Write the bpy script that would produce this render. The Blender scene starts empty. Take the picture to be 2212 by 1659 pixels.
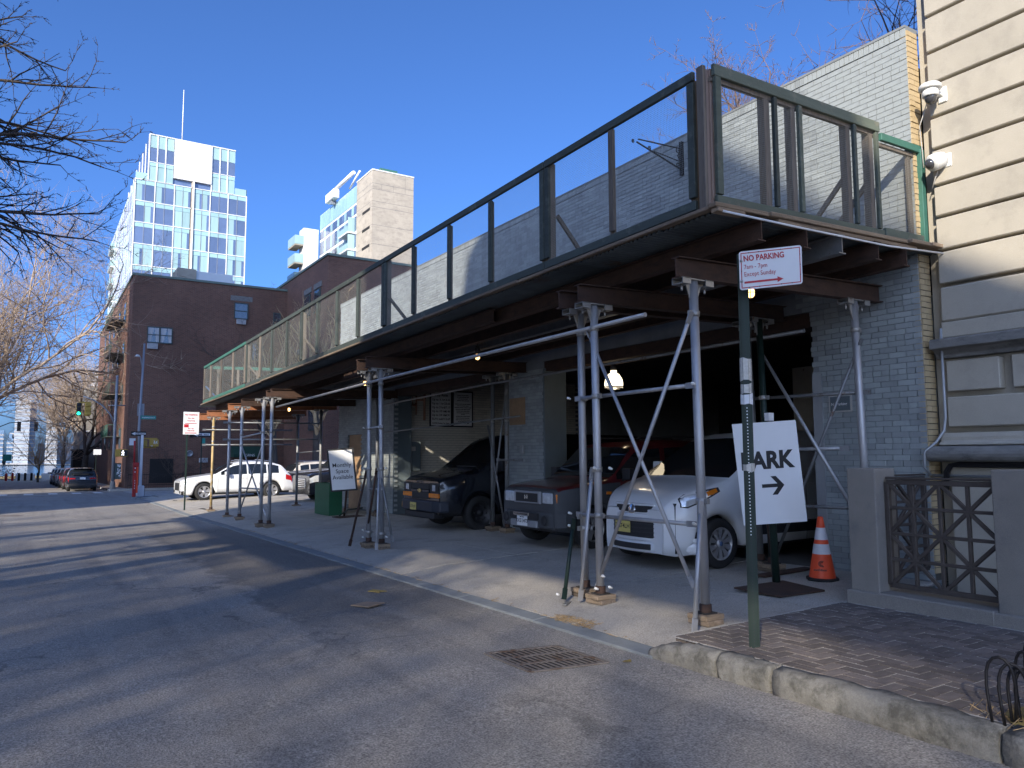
import bpy, math, random
from mathutils import Vector, Matrix

V = Vector
SC = bpy.context.scene
COL = SC.collection
R = random.Random(7)

# ------------------------------------------------------------------ camera, sky, sun, exposure
cam_d = bpy.data.cameras.new('camera')
cam = bpy.data.objects.new('camera', cam_d)
COL.objects.link(cam)
SC.camera = cam
cam_d.sensor_width = 36.0
cam_d.sensor_fit = 'HORIZONTAL'
cam_d.lens = 36.0 * 1640.0 / 2212.0
cam_d.clip_start = 0.05
cam_d.clip_end = 6000.0
YAW, PITCH, ROLL = math.radians(32.13), math.radians(5.33), math.radians(0.2)
fw = V((math.sin(YAW) * math.cos(PITCH), math.cos(YAW) * math.cos(PITCH), math.sin(PITCH)))
rt = V((math.cos(YAW), -math.sin(YAW), 0.0))
up = rt.cross(fw)
r2 = rt * math.cos(ROLL) - up * math.sin(ROLL)
u2 = up * math.cos(ROLL) + rt * math.sin(ROLL)
cam.matrix_world = Matrix(((r2.x, u2.x, -fw.x, 0.0), (r2.y, u2.y, -fw.y, 0.0), (r2.z, u2.z, -fw.z, 1.6), (0, 0, 0, 1)))

SUN = V((-1.0, -0.8, 0.57)).normalized()          # direction towards the sun
world = bpy.data.worlds.new("World")
SC.world = world
world.use_nodes = True
wn = world.node_tree
wn.nodes.clear()
wo = wn.nodes.new('ShaderNodeOutputWorld')
wb = wn.nodes.new('ShaderNodeBackground')
sky = wn.nodes.new('ShaderNodeTexSky')
sky.sky_type = 'NISHITA'
sky.sun_disc = False
sky.sun_elevation = math.asin(SUN.z)
sky.sun_rotation = math.atan2(SUN.x, SUN.y) % (2 * math.pi)
sky.altitude = 0.0
sky.air_density = 0.6
sky.dust_density = 2.5
sky.ozone_density = 10.0
wb.inputs['Strength'].default_value = 0.15
wn.links.new(sky.outputs[0], wb.inputs['Color'])
wn.links.new(wb.outputs[0], wo.inputs['Surface'])

sun_d = bpy.data.lights.new('sun', 'SUN')
sun_d.energy = 3.5
sun_d.angle = math.radians(0.7)
sun_d.color = (1.0, 0.90, 0.74)
sun_o = bpy.data.objects.new('sun', sun_d)
COL.objects.link(sun_o)
sun_o.location = (-30, -24, 40)
sun_o.rotation_euler = (-SUN).to_track_quat('-Z', 'Y').to_euler()

SC.view_settings.view_transform = 'Standard'
SC.view_settings.look = 'None'
SC.view_settings.gamma = 1.0
SC.view_settings.use_curve_mapping = False
SC.view_settings.exposure = 1.02
try:
    SC.cycles.max_bounces = 6
    SC.cycles.transparent_max_bounces = 8
    SC.cycles.caustics_reflective = False
    SC.cycles.caustics_refractive = False
except Exception:
    pass

# ------------------------------------------------------------------ helpers
class MB:
    def __init__(s):
        s.v = []; s.f = []; s.sm = []

    def add(s, vs, fs, smooth=False):
        b = len(s.v)
        s.v.extend([tuple(p) for p in vs])
        for f in fs:
            s.f.append([b + i for i in f]); s.sm.append(smooth)
        return s

    def box(s, x0, x1, y0, y1, z0, z1):
        vs = [(x, y, z) for z in (z0, z1) for y in (y0, y1) for x in (x0, x1)]
        return s.add(vs, [(0, 2, 3, 1), (4, 5, 7, 6), (0, 1, 5, 4), (2, 6, 7, 3), (0, 4, 6, 2), (1, 3, 7, 5)])

    def beam(s, p, q, w, h, upv=(0, 0, 1)):
        p, q = V(p), V(q); d = (q - p).normalized(); u = V(upv)
        sd = d.cross(u)
        if sd.length < 1e-5: sd = d.cross(V((1, 0, 0)))
        sd.normalize(); u = sd.cross(d).normalized()
        vs = [c + sd * (a * w / 2) + u * (b * h / 2) for c in (p, q) for b in (-1, 1) for a in (-1, 1)]
        return s.add(vs, [(0, 1, 3, 2), (4, 6, 7, 5), (0, 4, 5, 1), (2, 3, 7, 6), (0, 2, 6, 4), (1, 5, 7, 3)])

    def tube(s, pts, r, n=8, caps=True, smooth=True):
        pts = [V(p) for p in pts]; m = len(pts)
        rs = r if isinstance(r, (list, tuple)) else [r] * m
        vs = []; pu = None
        for i, p in enumerate(pts):
            d = (pts[min(i + 1, m - 1)] - pts[max(i - 1, 0)])
            if d.length < 1e-9: d = V((0, 0, 1))
            d.normalize()
            if pu is None:
                pu = d.orthogonal().normalized()
            else:
                pu = (pu - d * pu.dot(d))
                if pu.length < 1e-6: pu = d.orthogonal()
                pu.normalize()
            w = d.cross(pu)
            for k in range(n):
                a = 2 * math.pi * k / n
                vs.append(p + (pu * math.cos(a) + w * math.sin(a)) * rs[i])
        fs = [(i * n + k, i * n + (k + 1) % n, (i + 1) * n + (k + 1) % n, (i + 1) * n + k) for i in range(m - 1) for k in range(n)]
        s.add(vs, fs, smooth)
        if caps:
            b = len(s.v) - m * n
            s.f.append([b + k for k in range(n)][::-1]); s.sm.append(False)
            s.f.append([b + (m - 1) * n + k for k in range(n)]); s.sm.append(False)
        return s

    def lathe(s, prof, o, ax=(0, 0, 1), n=16, smooth=True):
        """prof: list of (radius, height along ax)."""
        o, ax = V(o), V(ax).normalized(); u = ax.orthogonal().normalized(); w = ax.cross(u)
        vs = []
        for r, h in prof:
            for k in range(n):
                a = 2 * math.pi * k / n
                vs.append(o + ax * h + (u * math.cos(a) + w * math.sin(a)) * r)
        m = len(prof)
        fs = [(i * n + k, i * n + (k + 1) % n, (i + 1) * n + (k + 1) % n, (i + 1) * n + k) for i in range(m - 1) for k in range(n)]
        return s.add(vs, fs, smooth)

    def prism(s, poly, vec):
        a = [V(p) for p in poly]; v = V(vec); n = len(a)
        vs = a + [p + v for p in a]
        fs = [tuple(range(n))[::-1], tuple(range(n, 2 * n))] + [(i, (i + 1) % n, n + (i + 1) % n, n + i) for i in range(n)]
        return s.add(vs, fs)

    def quad(s, a, b, c, d):
        return s.add([a, b, c, d], [(0, 1, 2, 3)])

    def mesh(s, name, m):
        me = bpy.data.meshes.new(name)
        me.from_pydata(s.v, [], s.f)
        if any(s.sm):
            me.polygons.foreach_set('use_smooth', s.sm)
        if m: me.materials.append(m)
        me.update()
        return me

    def obj(s, name, m, parent=None, bevel=0.0, kind=None, seg=1):
        return link(name, s.mesh(name, m), parent, bevel, kind, seg)


def pinv(o, parent):
    if parent is not None:
        o.parent = parent
        if parent.type == 'EMPTY' and not parent.get('rz'):
            o.matrix_parent_inverse = Matrix.Translation(-V(parent.location))


def link(name, me, parent=None, bevel=0.0, kind=None, seg=1):
    o = bpy.data.objects.new(name, me)
    COL.objects.link(o)
    pinv(o, parent)
    if bevel:
        b = o.modifiers.new('bevel', 'BEVEL'); b.width = bevel; b.segments = seg; b.limit_method = 'ANGLE'; b.angle_limit = math.radians(40)
    if kind: o['kind'] = kind
    return o


def thing(name, label, cat, loc=(0, 0, 0), group=None):
    o = bpy.data.objects.new(name, None); COL.objects.link(o)
    o.location = loc; o.empty_display_size = 0.3
    o['label'] = label; o['category'] = cat
    if group: o['group'] = group
    return o


def tag(o, label, cat, group=None):
    o['label'] = label; o['category'] = cat
    if group: o['group'] = group
    return o


def struct(name, mb, m, **k):
    return mb.obj(name, m, None, kind='structure', **k)


def text(s, size, m, parent, org, xd, ud, name='lettering', bold=0.0, align='LEFT', sx=1.0, nrm=0.002):
    cu = bpy.data.curves.new(name, 'FONT')
    cu.body = s; cu.size = size; cu.align_x = align; cu.offset = bold; cu.space_line = 1.0; cu.resolution_u = 3
    cu.materials.append(m)
    o = bpy.data.objects.new(name, cu); COL.objects.link(o)
    x = V(xd).normalized(); n = x.cross(V(ud)).normalized(); u = n.cross(x)
    p = V(org) + n * nrm
    o.matrix_world = Matrix(((x.x * sx, u.x, n.x, p.x), (x.y * sx, u.y, n.y, p.y), (x.z * sx, u.z, n.z, p.z), (0, 0, 0, 1)))
    if parent is not None:
        o.parent = parent
        o.matrix_parent_inverse = Matrix.Translation(-V(parent.location)) if parent.type == 'EMPTY' else Matrix()
    return o


def dup(root, loc, rz=0.0, label=None, group=None):
    r = root.copy(); COL.objects.link(r); r.location = loc; r.rotation_euler = (0, 0, rz)
    if label: r['label'] = label
    if group: r['group'] = group
    for ch in list(root.children):
        c = ch.copy(); COL.objects.link(c); c.parent = r
        for g in list(ch.children):
            d = g.copy(); COL.objects.link(d); d.parent = c
    return r


# ------------------------------------------------------------------ materials
def nodes(name):
    m = bpy.data.materials.new(name); m.use_nodes = True
    t = m.node_tree; p = t.nodes['Principled BSDF']
    return m, t, p


def N(t, typ, **k):
    n = t.nodes.new(typ)
    for a, b in k.items():
        if a.startswith('i_'):
            n.inputs[a[2:].replace('_', ' ')].default_value = b
        else:
            setattr(n, a, b)
    return n


def mapr(t, src, a, b, c, d):
    n = N(t, 'ShaderNodeMapRange'); n.inputs[1].default_value = a; n.inputs[2].default_value = b
    n.inputs[3].default_value = c; n.inputs[4].default_value = d
    t.links.new(src, n.inputs[0]); return n.outputs[0]


def noise(t, co, scale, detail=5, rough=0.6, stretch=None):
    if stretch:
        mp = N(t, 'ShaderNodeMapping'); mp.inputs['Scale'].default_value = stretch
        t.links.new(co, mp.inputs['Vector']); co = mp.outputs[0]
    n = N(t, 'ShaderNodeTexNoise'); n.inputs['Scale'].default_value = scale
    n.inputs['Detail'].default_value = detail; n.inputs['Roughness'].default_value = rough
    t.links.new(co, n.inputs['Vector']); return n.outputs['Fac']


def mixc(t, fac, a, b, mode='MIX'):
    n = N(t, 'ShaderNodeMix', data_type='RGBA', blend_type=mode)
    for s, v in ((n.inputs[0], fac), (n.inputs[6], a), (n.inputs[7], b)):
        if isinstance(v, (int, float)): s.default_value = v
        elif isinstance(v, (tuple, list)): s.default_value = (*v[:3], 1)
        else: t.links.new(v, s)
    return n.outputs[2]


def math_(t, op, a, b=0.0, clamp=False):
    n = N(t, 'ShaderNodeMath', operation=op, use_clamp=clamp)
    for s, v in ((n.inputs[0], a), (n.inputs[1], b)):
        if isinstance(v, (int, float)): s.default_value = v
        else: t.links.new(v, s)
    return n.outputs[0]


def pm(name, col, rough=0.7, metal=0.0, var=0.18, vs=2.5, col2=None, c2lo=0.52, c2hi=0.68, c2s=3.0, c2st=None, bump=0.0, bs=60.0,
       rand=0.0, stretch=None, spec=0.5, fine=0.0, fs=120.0, coat=0.0, vst=None, isl=True, emit=None, es=0.0, trans=0.0, ior=1.5, alpha=1.0):
    m, t, p = nodes(name)
    L = t.links
    co = N(t, 'ShaderNodeTexCoord').outputs['Object']
    c = (*col, 1)
    src = None
    if var:
        f = noise(t, co, vs, 6, 0.65, vst or stretch)
        f = mapr(t, f, 0.25, 0.75, 0, 1)
        src = mixc(t, f, tuple(x * (1 - var) for x in col), tuple(min(1, x * (1 + var)) for x in col))
    else:
        rgb = N(t, 'ShaderNodeRGB'); rgb.outputs[0].default_value = c; src = rgb.outputs[0]
    if col2:
        g = noise(t, co, c2s, 7, 0.7, c2st or stretch)
        src = mixc(t, mapr(t, g, c2lo, c2hi, 0, 1), src, col2)
    if fine:
        g = noise(t, co, fs, 3, 0.6)
        g = mapr(t, g, 0.3, 0.7, 1 - fine, 1 + fine)
        hs = N(t, 'ShaderNodeHueSaturation'); L.new(src, hs.inputs['Color']); L.new(g, hs.inputs['Value']); src = hs.outputs[0]
    if rand:
        gm = N(t, 'ShaderNodeNewGeometry').outputs['Random Per Island'] if isl else N(t, 'ShaderNodeObjectInfo').outputs['Random']
        g = mapr(t, gm, 0, 1, 1 - rand, 1 + rand)
        hs = N(t, 'ShaderNodeHueSaturation'); L.new(src, hs.inputs['Color']); L.new(g, hs.inputs['Value']); src = hs.outputs[0]
    L.new(src, p.inputs['Base Color'])
    p.inputs['Roughness'].default_value = rough
    p.inputs['Metallic'].default_value = metal
    p.inputs['Specular IOR Level'].default_value = spec
    p.inputs['IOR'].default_value = ior
    if coat: p.inputs['Coat Weight'].default_value = coat; p.inputs['Coat Roughness'].default_value = 0.04
    if trans: p.inputs['Transmission Weight'].default_value = trans
    if alpha < 1: p.inputs['Alpha'].default_value = alpha
    if emit:
        p.inputs['Emission Color'].default_value = (*emit, 1); p.inputs['Emission Strength'].default_value = es
    if bump:
        b = N(t, 'ShaderNodeBump'); b.inputs['Strength'].default_value = bump; b.inputs['Distance'].default_value = 0.01
        L.new(noise(t, co, bs, 4, 0.6, stretch), b.inputs['Height']); L.new(b.outputs[0], p.inputs['Normal'])
    return m


M = {}
M['grey_brick'] = pm('grey_painted_brick', (0.30, 0.33, 0.335), 0.6, var=0.12, vs=1.3, col2=(0.22, 0.24, 0.25), c2lo=0.52, c2hi=0.72, c2s=1.6, c2st=(1, 1, 0.3), rand=0.14, bump=0.25, bs=55, fine=0.06)
M['mortar'] = pm('grey_painted_mortar', (0.20, 0.215, 0.225), 0.85, var=0.15, vs=3)
M['tan_brick'] = pm('tan_brick', (0.46, 0.35, 0.20), 0.8, var=0.2, vs=6, rand=0.22, bump=0.3, bs=60)
M['cream_brick'] = pm('cream_painted_brick', (0.58, 0.55, 0.49), 0.7, var=0.12, vs=2, col2=(0.24, 0.13, 0.09), c2lo=0.62, c2hi=0.66, c2s=2.2, rand=0.12, bump=0.3, bs=40)
M['lime'] = pm('limestone', (0.405, 0.372, 0.31), 0.85, var=0.10, vs=1.4, col2=(0.32, 0.295, 0.25), c2lo=0.52, c2hi=0.75, c2s=2.0, bump=0.2, bs=70, fine=0.05, rand=0.05, isl=False)
M['lime_dark'] = pm('weathered_limestone', (0.20, 0.195, 0.185), 0.9, var=0.25, vs=5, col2=(0.09, 0.09, 0.088), c2lo=0.5, c2hi=0.7, c2s=4.0, stretch=(1, 1, 3), bump=0.4, bs=70)
M['granite'] = pm('granite', (0.23, 0.21, 0.185), 0.85, var=0.12, vs=3, col2=(0.16, 0.15, 0.145), c2lo=0.55, c2hi=0.72, c2s=1.6, fine=0.22, fs=160, bump=0.3, bs=150)
M['kerb_stone'] = pm('kerb_stone', (0.215, 0.203, 0.178), 0.9, var=0.3, vs=4, col2=(0.09, 0.085, 0.072), c2lo=0.46, c2hi=0.64, c2s=6, bump=0.9, bs=22, fine=0.15)
M['bluestone'] = pm('bluestone_kerb', (0.20, 0.215, 0.22), 0.85, var=0.15, vs=5, bump=0.4, bs=50, fine=0.1)
M['paver'] = pm('brick_paver', (0.145, 0.122, 0.111), 0.85, var=0.25, vs=9, rand=0.28, bump=0.4, bs=80, isl=False, fine=0.12)
M['paver_sand'] = pm('sand_joint', (0.46, 0.43, 0.38), 0.95, var=0.3, vs=9, fine=0.2)
M['concrete'] = pm('sidewalk_concrete', (0.41, 0.375, 0.325), 0.95, var=0.14, vs=0.9, col2=(0.27, 0.255, 0.23), c2lo=0.52, c2hi=0.72, c2s=1.5, fine=0.28, fs=70, bump=0.55, bs=75)
M['concrete_dirt'] = pm('joint_dirt', (0.07, 0.062, 0.05), 0.95, var=0.4, vs=8)
M['bldg_concrete'] = pm('board_concrete', (0.42, 0.37, 0.30), 0.9, var=0.12, vs=0.35, col2=(0.31, 0.275, 0.23), c2lo=0.48, c2hi=0.66, c2s=0.5, c2st=(1, 1, 2.5), fine=0.05, fs=2)
M['wood_z'] = pm('grey_wood_upright', (0.165, 0.14, 0.115), 0.85, var=0.35, vs=30, vst=(1, 1, 0.07), col2=(0.06, 0.05, 0.042), c2lo=0.55, c2hi=0.7, c2s=12, c2st=(1, 1, 0.1), bump=0.5, bs=40, stretch=(1, 1, 0.1), rand=0.25, isl=False)
M['wood_pink'] = pm('raw_pine_upright', (0.33, 0.235, 0.185), 0.8, var=0.2, vs=30, vst=(1, 1, 0.05), col2=(0.13, 0.085, 0.065), c2lo=0.62, c2hi=0.7, c2s=7, bump=0.4, bs=40, stretch=(1, 1, 0.1))
M['wood_y'] = pm('old_plank', (0.19, 0.145, 0.105), 0.88, var=0.4, vs=22, vst=(1, 0.06, 1), col2=(0.055, 0.045, 0.04), c2lo=0.55, c2hi=0.7, c2s=8, c2st=(1, 0.1, 1), bump=0.6, bs=40, rand=0.3, isl=False)
M['wood_x'] = pm('old_plank_across', (0.25, 0.185, 0.125), 0.88, var=0.4, vs=22, vst=(0.06, 1, 1), col2=(0.06, 0.05, 0.042), c2lo=0.55, c2hi=0.7, c2s=6, c2st=(0.1, 1, 1), bump=0.6, bs=40, rand=0.25, isl=False)
M['green_x'] = pm('worn_green_wood', (0.100, 0.122, 0.097), 0.8, var=0.22, vs=14, vst=(0.12, 0.12, 1), col2=(0.20, 0.185, 0.145), c2lo=0.56, c2hi=0.72, c2s=5, bump=0.4, bs=40, rand=0.15, isl=False)
M['green_y'] = pm('dark_green_wood', (0.052, 0.066, 0.060), 0.75, var=0.25, vs=14, vst=(1, 0.12, 1), col2=(0.135, 0.15, 0.125), c2lo=0.58, c2hi=0.75, c2s=4, bump=0.4, bs=40, rand=0.2, isl=False)
M['green_fresh'] = pm('fresh_green_paint', (0.045, 0.145, 0.112), 0.6, var=0.15, vs=6, bump=0.2, bs=30)
M['wire'] = pm('mesh_wire', (0.27, 0.28, 0.26), 0.55, metal=0.4, var=0)
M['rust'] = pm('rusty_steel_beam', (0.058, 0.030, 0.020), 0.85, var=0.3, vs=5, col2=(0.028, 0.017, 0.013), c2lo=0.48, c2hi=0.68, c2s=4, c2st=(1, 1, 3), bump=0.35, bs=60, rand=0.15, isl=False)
M['rust_lit'] = pm('sunlit_rust_beam', (0.30, 0.12, 0.055), 0.85, var=0.25, vs=5, col2=(0.10, 0.05, 0.03), c2lo=0.58, c2hi=0.72, c2s=4)  # lit copy of the rust: sunlight on the far beams put into the colour
M['pipe_tan'] = pm('sunlit_tan_pipe', (0.42, 0.30, 0.14), 0.6, metal=0.2, var=0.25, vs=6, col2=(0.5, 0.48, 0.44), c2lo=0.5, c2hi=0.6, c2s=2)  # tan stands in for yellowish sunlight on the far end post
M['corr'] = pm('corrugated_steel', (0.11, 0.13, 0.135), 0.6, metal=0.3, var=0.2, vs=4, col2=(0.11, 0.075, 0.05), c2lo=0.58, c2hi=0.7, c2s=2.2, rand=0.15, isl=False)
M['galv'] = pm('galvanised_pipe', (0.42, 0.42, 0.43), 0.48, metal=0.55, var=0.18, vs=7, vst=(1, 1, 0.3), col2=(0.25, 0.14, 0.075), c2lo=0.66, c2hi=0.74, c2s=5, bump=0.12, bs=40, rand=0.12, isl=False)
M['galv_dk'] = pm('dull_pipe', (0.22, 0.225, 0.23), 0.55, metal=0.5, var=0.2, vs=6, col2=(0.12, 0.07, 0.045), c2lo=0.58, c2hi=0.7, c2s=6)
M['clamp'] = pm('clamp_steel', (0.36, 0.35, 0.33), 0.5, metal=0.6, var=0.25, vs=12, col2=(0.19, 0.09, 0.045), c2lo=0.6, c2hi=0.7, c2s=7)
M['bolt_white'] = pm('white_bolt_cap', (0.75, 0.75, 0.72), 0.5, var=0.05)
M['sign_green'] = pm('green_sign_post', (0.012, 0.028, 0.022), 0.5, metal=0.2, var=0.25, vs=12, vst=(1, 1, 0.15), col2=(0.13, 0.13, 0.095), c2lo=0.63, c2hi=0.72, c2s=20, c2st=(1, 1, 0.08))
M['white_sign'] = pm('white_sign_sheet', (0.74, 0.75, 0.76), 0.4, var=0.03, vs=3)
M['red_print'] = pm('red_print', (0.46, 0.02, 0.03), 0.45, var=0.0)
M['black_print'] = pm('black_print', (0.012, 0.012, 0.014), 0.5, var=0.0)
M['white_print'] = pm('white_print', (0.75, 0.75, 0.75), 0.5, var=0.0)
M['black_frame'] = pm('black_board_frame', (0.014, 0.014, 0.018), 0.5, var=0.1)
M['tape'] = pm('clear_tape', (0.55, 0.53, 0.48), 0.25, var=0.2, vs=40)
M['asphalt_dark'] = pm('dark_iron', (0.05, 0.045, 0.042), 0.7, metal=0.3, var=0.2, vs=12)
M['iron'] = pm('bronze_grille', (0.085, 0.07, 0.061), 0.6, metal=0.35, var=0.22, vs=9, bump=0.2, bs=60)
M['black_iron'] = pm('black_iron', (0.018, 0.017, 0.019), 0.5, metal=0.4, var=0.2, vs=10)
M['grate'] = pm('cast_iron_grate', (0.22, 0.19, 0.165), 0.75, metal=0.3, var=0.2, vs=14, col2=(0.13, 0.075, 0.045), c2lo=0.5, c2hi=0.65, c2s=6)
M['cardboard'] = pm('cardboard', (0.30, 0.215, 0.145), 0.9, var=0.15, vs=8)
M['orange'] = pm('orange_cone', (0.82, 0.085, 0.022), 0.45, var=0.08, vs=6)
M['reflect'] = pm('reflective_band', (0.66, 0.66, 0.70), 0.35, var=0.08, vs=10)
M['rubber'] = pm('rubber', (0.017, 0.017, 0.018), 0.8, var=0.2, vs=10)
M['chrome'] = pm('chrome', (0.65, 0.65, 0.66), 0.15, metal=1.0, var=0)
M['alloy'] = pm('alloy_rim', (0.52, 0.52, 0.54), 0.32, metal=0.7, var=0.05)
M['steel_rim'] = pm('steel_rim', (0.05, 0.05, 0.055), 0.5, metal=0.5, var=0.1)
M['car_glass'] = pm('car_glass', (0.012, 0.015, 0.018), 0.03, var=0, spec=0.8)
M['lamp_glass'] = pm('headlamp_glass', (0.62, 0.64, 0.66), 0.06, var=0.3, vs=14, spec=0.8, metal=0.3)
M['amber'] = pm('amber_lens', (0.75, 0.21, 0.015), 0.2, var=0.15, vs=30)
M['red_lens'] = pm('red_lens', (0.45, 0.015, 0.02), 0.15, var=0.1)
M['black_plastic'] = pm('black_plastic', (0.02, 0.02, 0.022), 0.55, var=0.15, vs=8)
M['grey_plastic'] = pm('grey_cladding', (0.06, 0.063, 0.068), 0.6, var=0.08, vs=5)
M['plate_y'] = pm('yellow_plate', (0.62, 0.52, 0.16), 0.5, var=0.1, vs=12)
M['paint_white'] = pm('white_car_paint', (0.72, 0.73, 0.74), 0.3, var=0.03, vs=2, coat=0.8)
M['paint_black'] = pm('black_car_paint', (0.010, 0.012, 0.018), 0.25, var=0.05, coat=0.9)
M['paint_red'] = pm('dark_red_car_paint', (0.085, 0.010, 0.012), 0.3, var=0.08, coat=0.8)
M['paint_silver'] = pm('silver_car_paint', (0.42, 0.43, 0.46), 0.3, metal=0.5, var=0.05, coat=0.8)
M['paint_blue'] = pm('blue_car_paint', (0.10, 0.17, 0.33), 0.3, metal=0.3, var=0.05, coat=0.8)
M['paint_cream'] = pm('cream_car_paint', (0.58, 0.53, 0.46), 0.3, var=0.05, coat=0.8)
M['brown_bldg'] = None
M['coping'] = pm('green_coping', (0.15, 0.20, 0.17), 0.7, var=0.2, vs=1)
M['white_metal'] = pm('white_panel', (0.78, 0.78, 0.77), 0.4, var=0.03, vs=0.5)
M['t_glass'] = pm('tower_glass', (0.11, 0.15, 0.25), 0.05, var=0.25, vs=0.25, spec=1.0, ior=1.9, rand=0.25, isl=False)
M['t_aqua'] = pm('tower_blind', (0.34, 0.50, 0.50), 0.12, var=0.10, vs=0.8, vst=(2, 2, 0.3), spec=0.8, rand=0.12, isl=False)
M['t_spandrel'] = pm('tower_spandrel', (0.34, 0.53, 0.55), 0.15, var=0.08, vs=0.5, spec=0.8, rand=0.08, isl=False)
M['bark'] = pm('grey_bark', (0.075, 0.062, 0.052), 0.95, var=0.3, vs=8, vst=(1, 1, 0.3), col2=(0.13, 0.12, 0.085), c2lo=0.58, c2hi=0.7, c2s=2, bump=0.5, bs=30)
M['twig_dark'] = pm('dark_twig', (0.060, 0.048, 0.042), 0.9, var=0.25, vs=5)
M['twig_brown'] = pm('brown_twig', (0.40, 0.31, 0.235), 0.9, var=0.25, vs=3)
M['twig_tan'] = pm('tan_twig', (0.40, 0.285, 0.16), 0.9, var=0.25, vs=3)
M['twig_plum'] = pm('plum_twig', (0.19, 0.125, 0.10), 0.9, var=0.25, vs=3)
M['yellow_sig'] = pm('signal_yellow', (0.42, 0.27, 0.045), 0.55, var=0.15, vs=4)
M['pole_grey'] = pm('grey_pole', (0.30, 0.31, 0.33), 0.5, metal=0.35, var=0.12, vs=4)
M['red_box'] = pm('red_enamel', (0.42, 0.022, 0.018), 0.45, var=0.1, vs=3)
M['line_paint'] = pm('road_paint', (0.75, 0.75, 0.73), 0.7, var=0.15, vs=5, col2=(0.16, 0.16, 0.165), c2lo=0.55, c2hi=0.66, c2s=5)
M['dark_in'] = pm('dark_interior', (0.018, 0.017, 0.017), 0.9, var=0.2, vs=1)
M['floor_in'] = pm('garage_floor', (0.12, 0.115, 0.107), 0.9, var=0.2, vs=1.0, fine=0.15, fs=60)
M['copper'] = pm('copper_pipe', (0.36, 0.20, 0.135), 0.45, metal=0.4, var=0.2, vs=8)
M['blue_grey'] = pm('blue_grey_box', (0.12, 0.15, 0.165), 0.6, var=0.1, vs=4)
M['green_bin'] = pm('green_bin', (0.015, 0.10, 0.045), 0.55, var=0.1, vs=4)
M['paper'] = pm('paper', (0.46, 0.44, 0.41), 0.8, var=0.1, vs=12)
M['kraft'] = pm('kraft_board', (0.36, 0.23, 0.13), 0.85, var=0.2, vs=6)
M['grass'] = pm('dry_grass', (0.36, 0.25, 0.13), 0.95, var=0.4, vs=20, rand=0.4)
M['cam_white'] = pm('camera_white', (0.72, 0.72, 0.70), 0.35, var=0.04)
M['cam_dome'] = pm('camera_dome', (0.05, 0.05, 0.055), 0.08, var=0, spec=0.8)
M['conduit'] = pm('conduit_grey', (0.36, 0.37, 0.38), 0.5, metal=0.3, var=0.1)
M['lit'] = pm('lit_glass', (1, 0.85, 0.6), 0.3, var=0, emit=(1.0, 0.55, 0.2), es=3.0)
M['lit_white'] = pm('lit_lamp', (1, 0.95, 0.8), 0.3, var=0, emit=(1.0, 0.84, 0.58), es=1.6)
M['go_green'] = pm('green_signal_lens', (0.02, 0.6, 0.4), 0.3, var=0, emit=(0.02, 1.0, 0.55), es=2.2)
M['walk_white'] = pm('walk_light', (0.9, 0.9, 0.9), 0.3, var=0, emit=(1, 1, 1), es=1.5)
M['award_green'] = pm('green_canvas', (0.015, 0.055, 0.038), 0.8, var=0.1)
M['teal_sign'] = pm('teal_sign', (0.02, 0.24, 0.20), 0.5, var=0.05)
M['win_glass'] = pm('window_glass', (0.05, 0.06, 0.075), 0.04, var=0.5, vs=1.5, spec=1.0, ior=1.8)
M['win_frame'] = pm('green_window_frame', (0.055, 0.075, 0.07), 0.6, var=0.1)
M['curtain'] = pm('white_curtain', (0.5, 0.51, 0.52), 0.8, var=0.15, vs=6, vst=(4, 1, 0.3))
M['ac'] = pm('air_conditioner', (0.50, 0.51, 0.52), 0.6, var=0.08, vs=8)
M['far_glass'] = pm('far_tower_glass', (0.42, 0.47, 0.53), 0.3, var=0.2, vs=0.05, vst=(1, 1, 4))
M['far_stone'] = pm('far_tower_stone', (0.42, 0.40, 0.38), 0.7, var=0.2, vs=0.08, vst=(1, 1, 4))
M['far_blue'] = pm('far_tower_blue', (0.15, 0.23, 0.34), 0.3, var=0.2, vs=0.05)
M['dk_conc'] = pm('grey_stucco', (0.21, 0.20, 0.19), 0.9, var=0.15, vs=0.4)
M['across'] = pm('unseen_brown_wall', (0.20, 0.155, 0.125), 0.85, var=0.15, vs=0.5)  # wall colour of the unseen blocks, dark to limit bounced light
M['evergreen'] = pm('evergreen_leaf', (0.025, 0.05, 0.025), 0.7, var=0.4, vs=3, rand=0.4)
M['hay'] = pm('yellow_shrub', (0.30, 0.22, 0.07), 0.9, var=0.3, vs=2)


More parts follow.
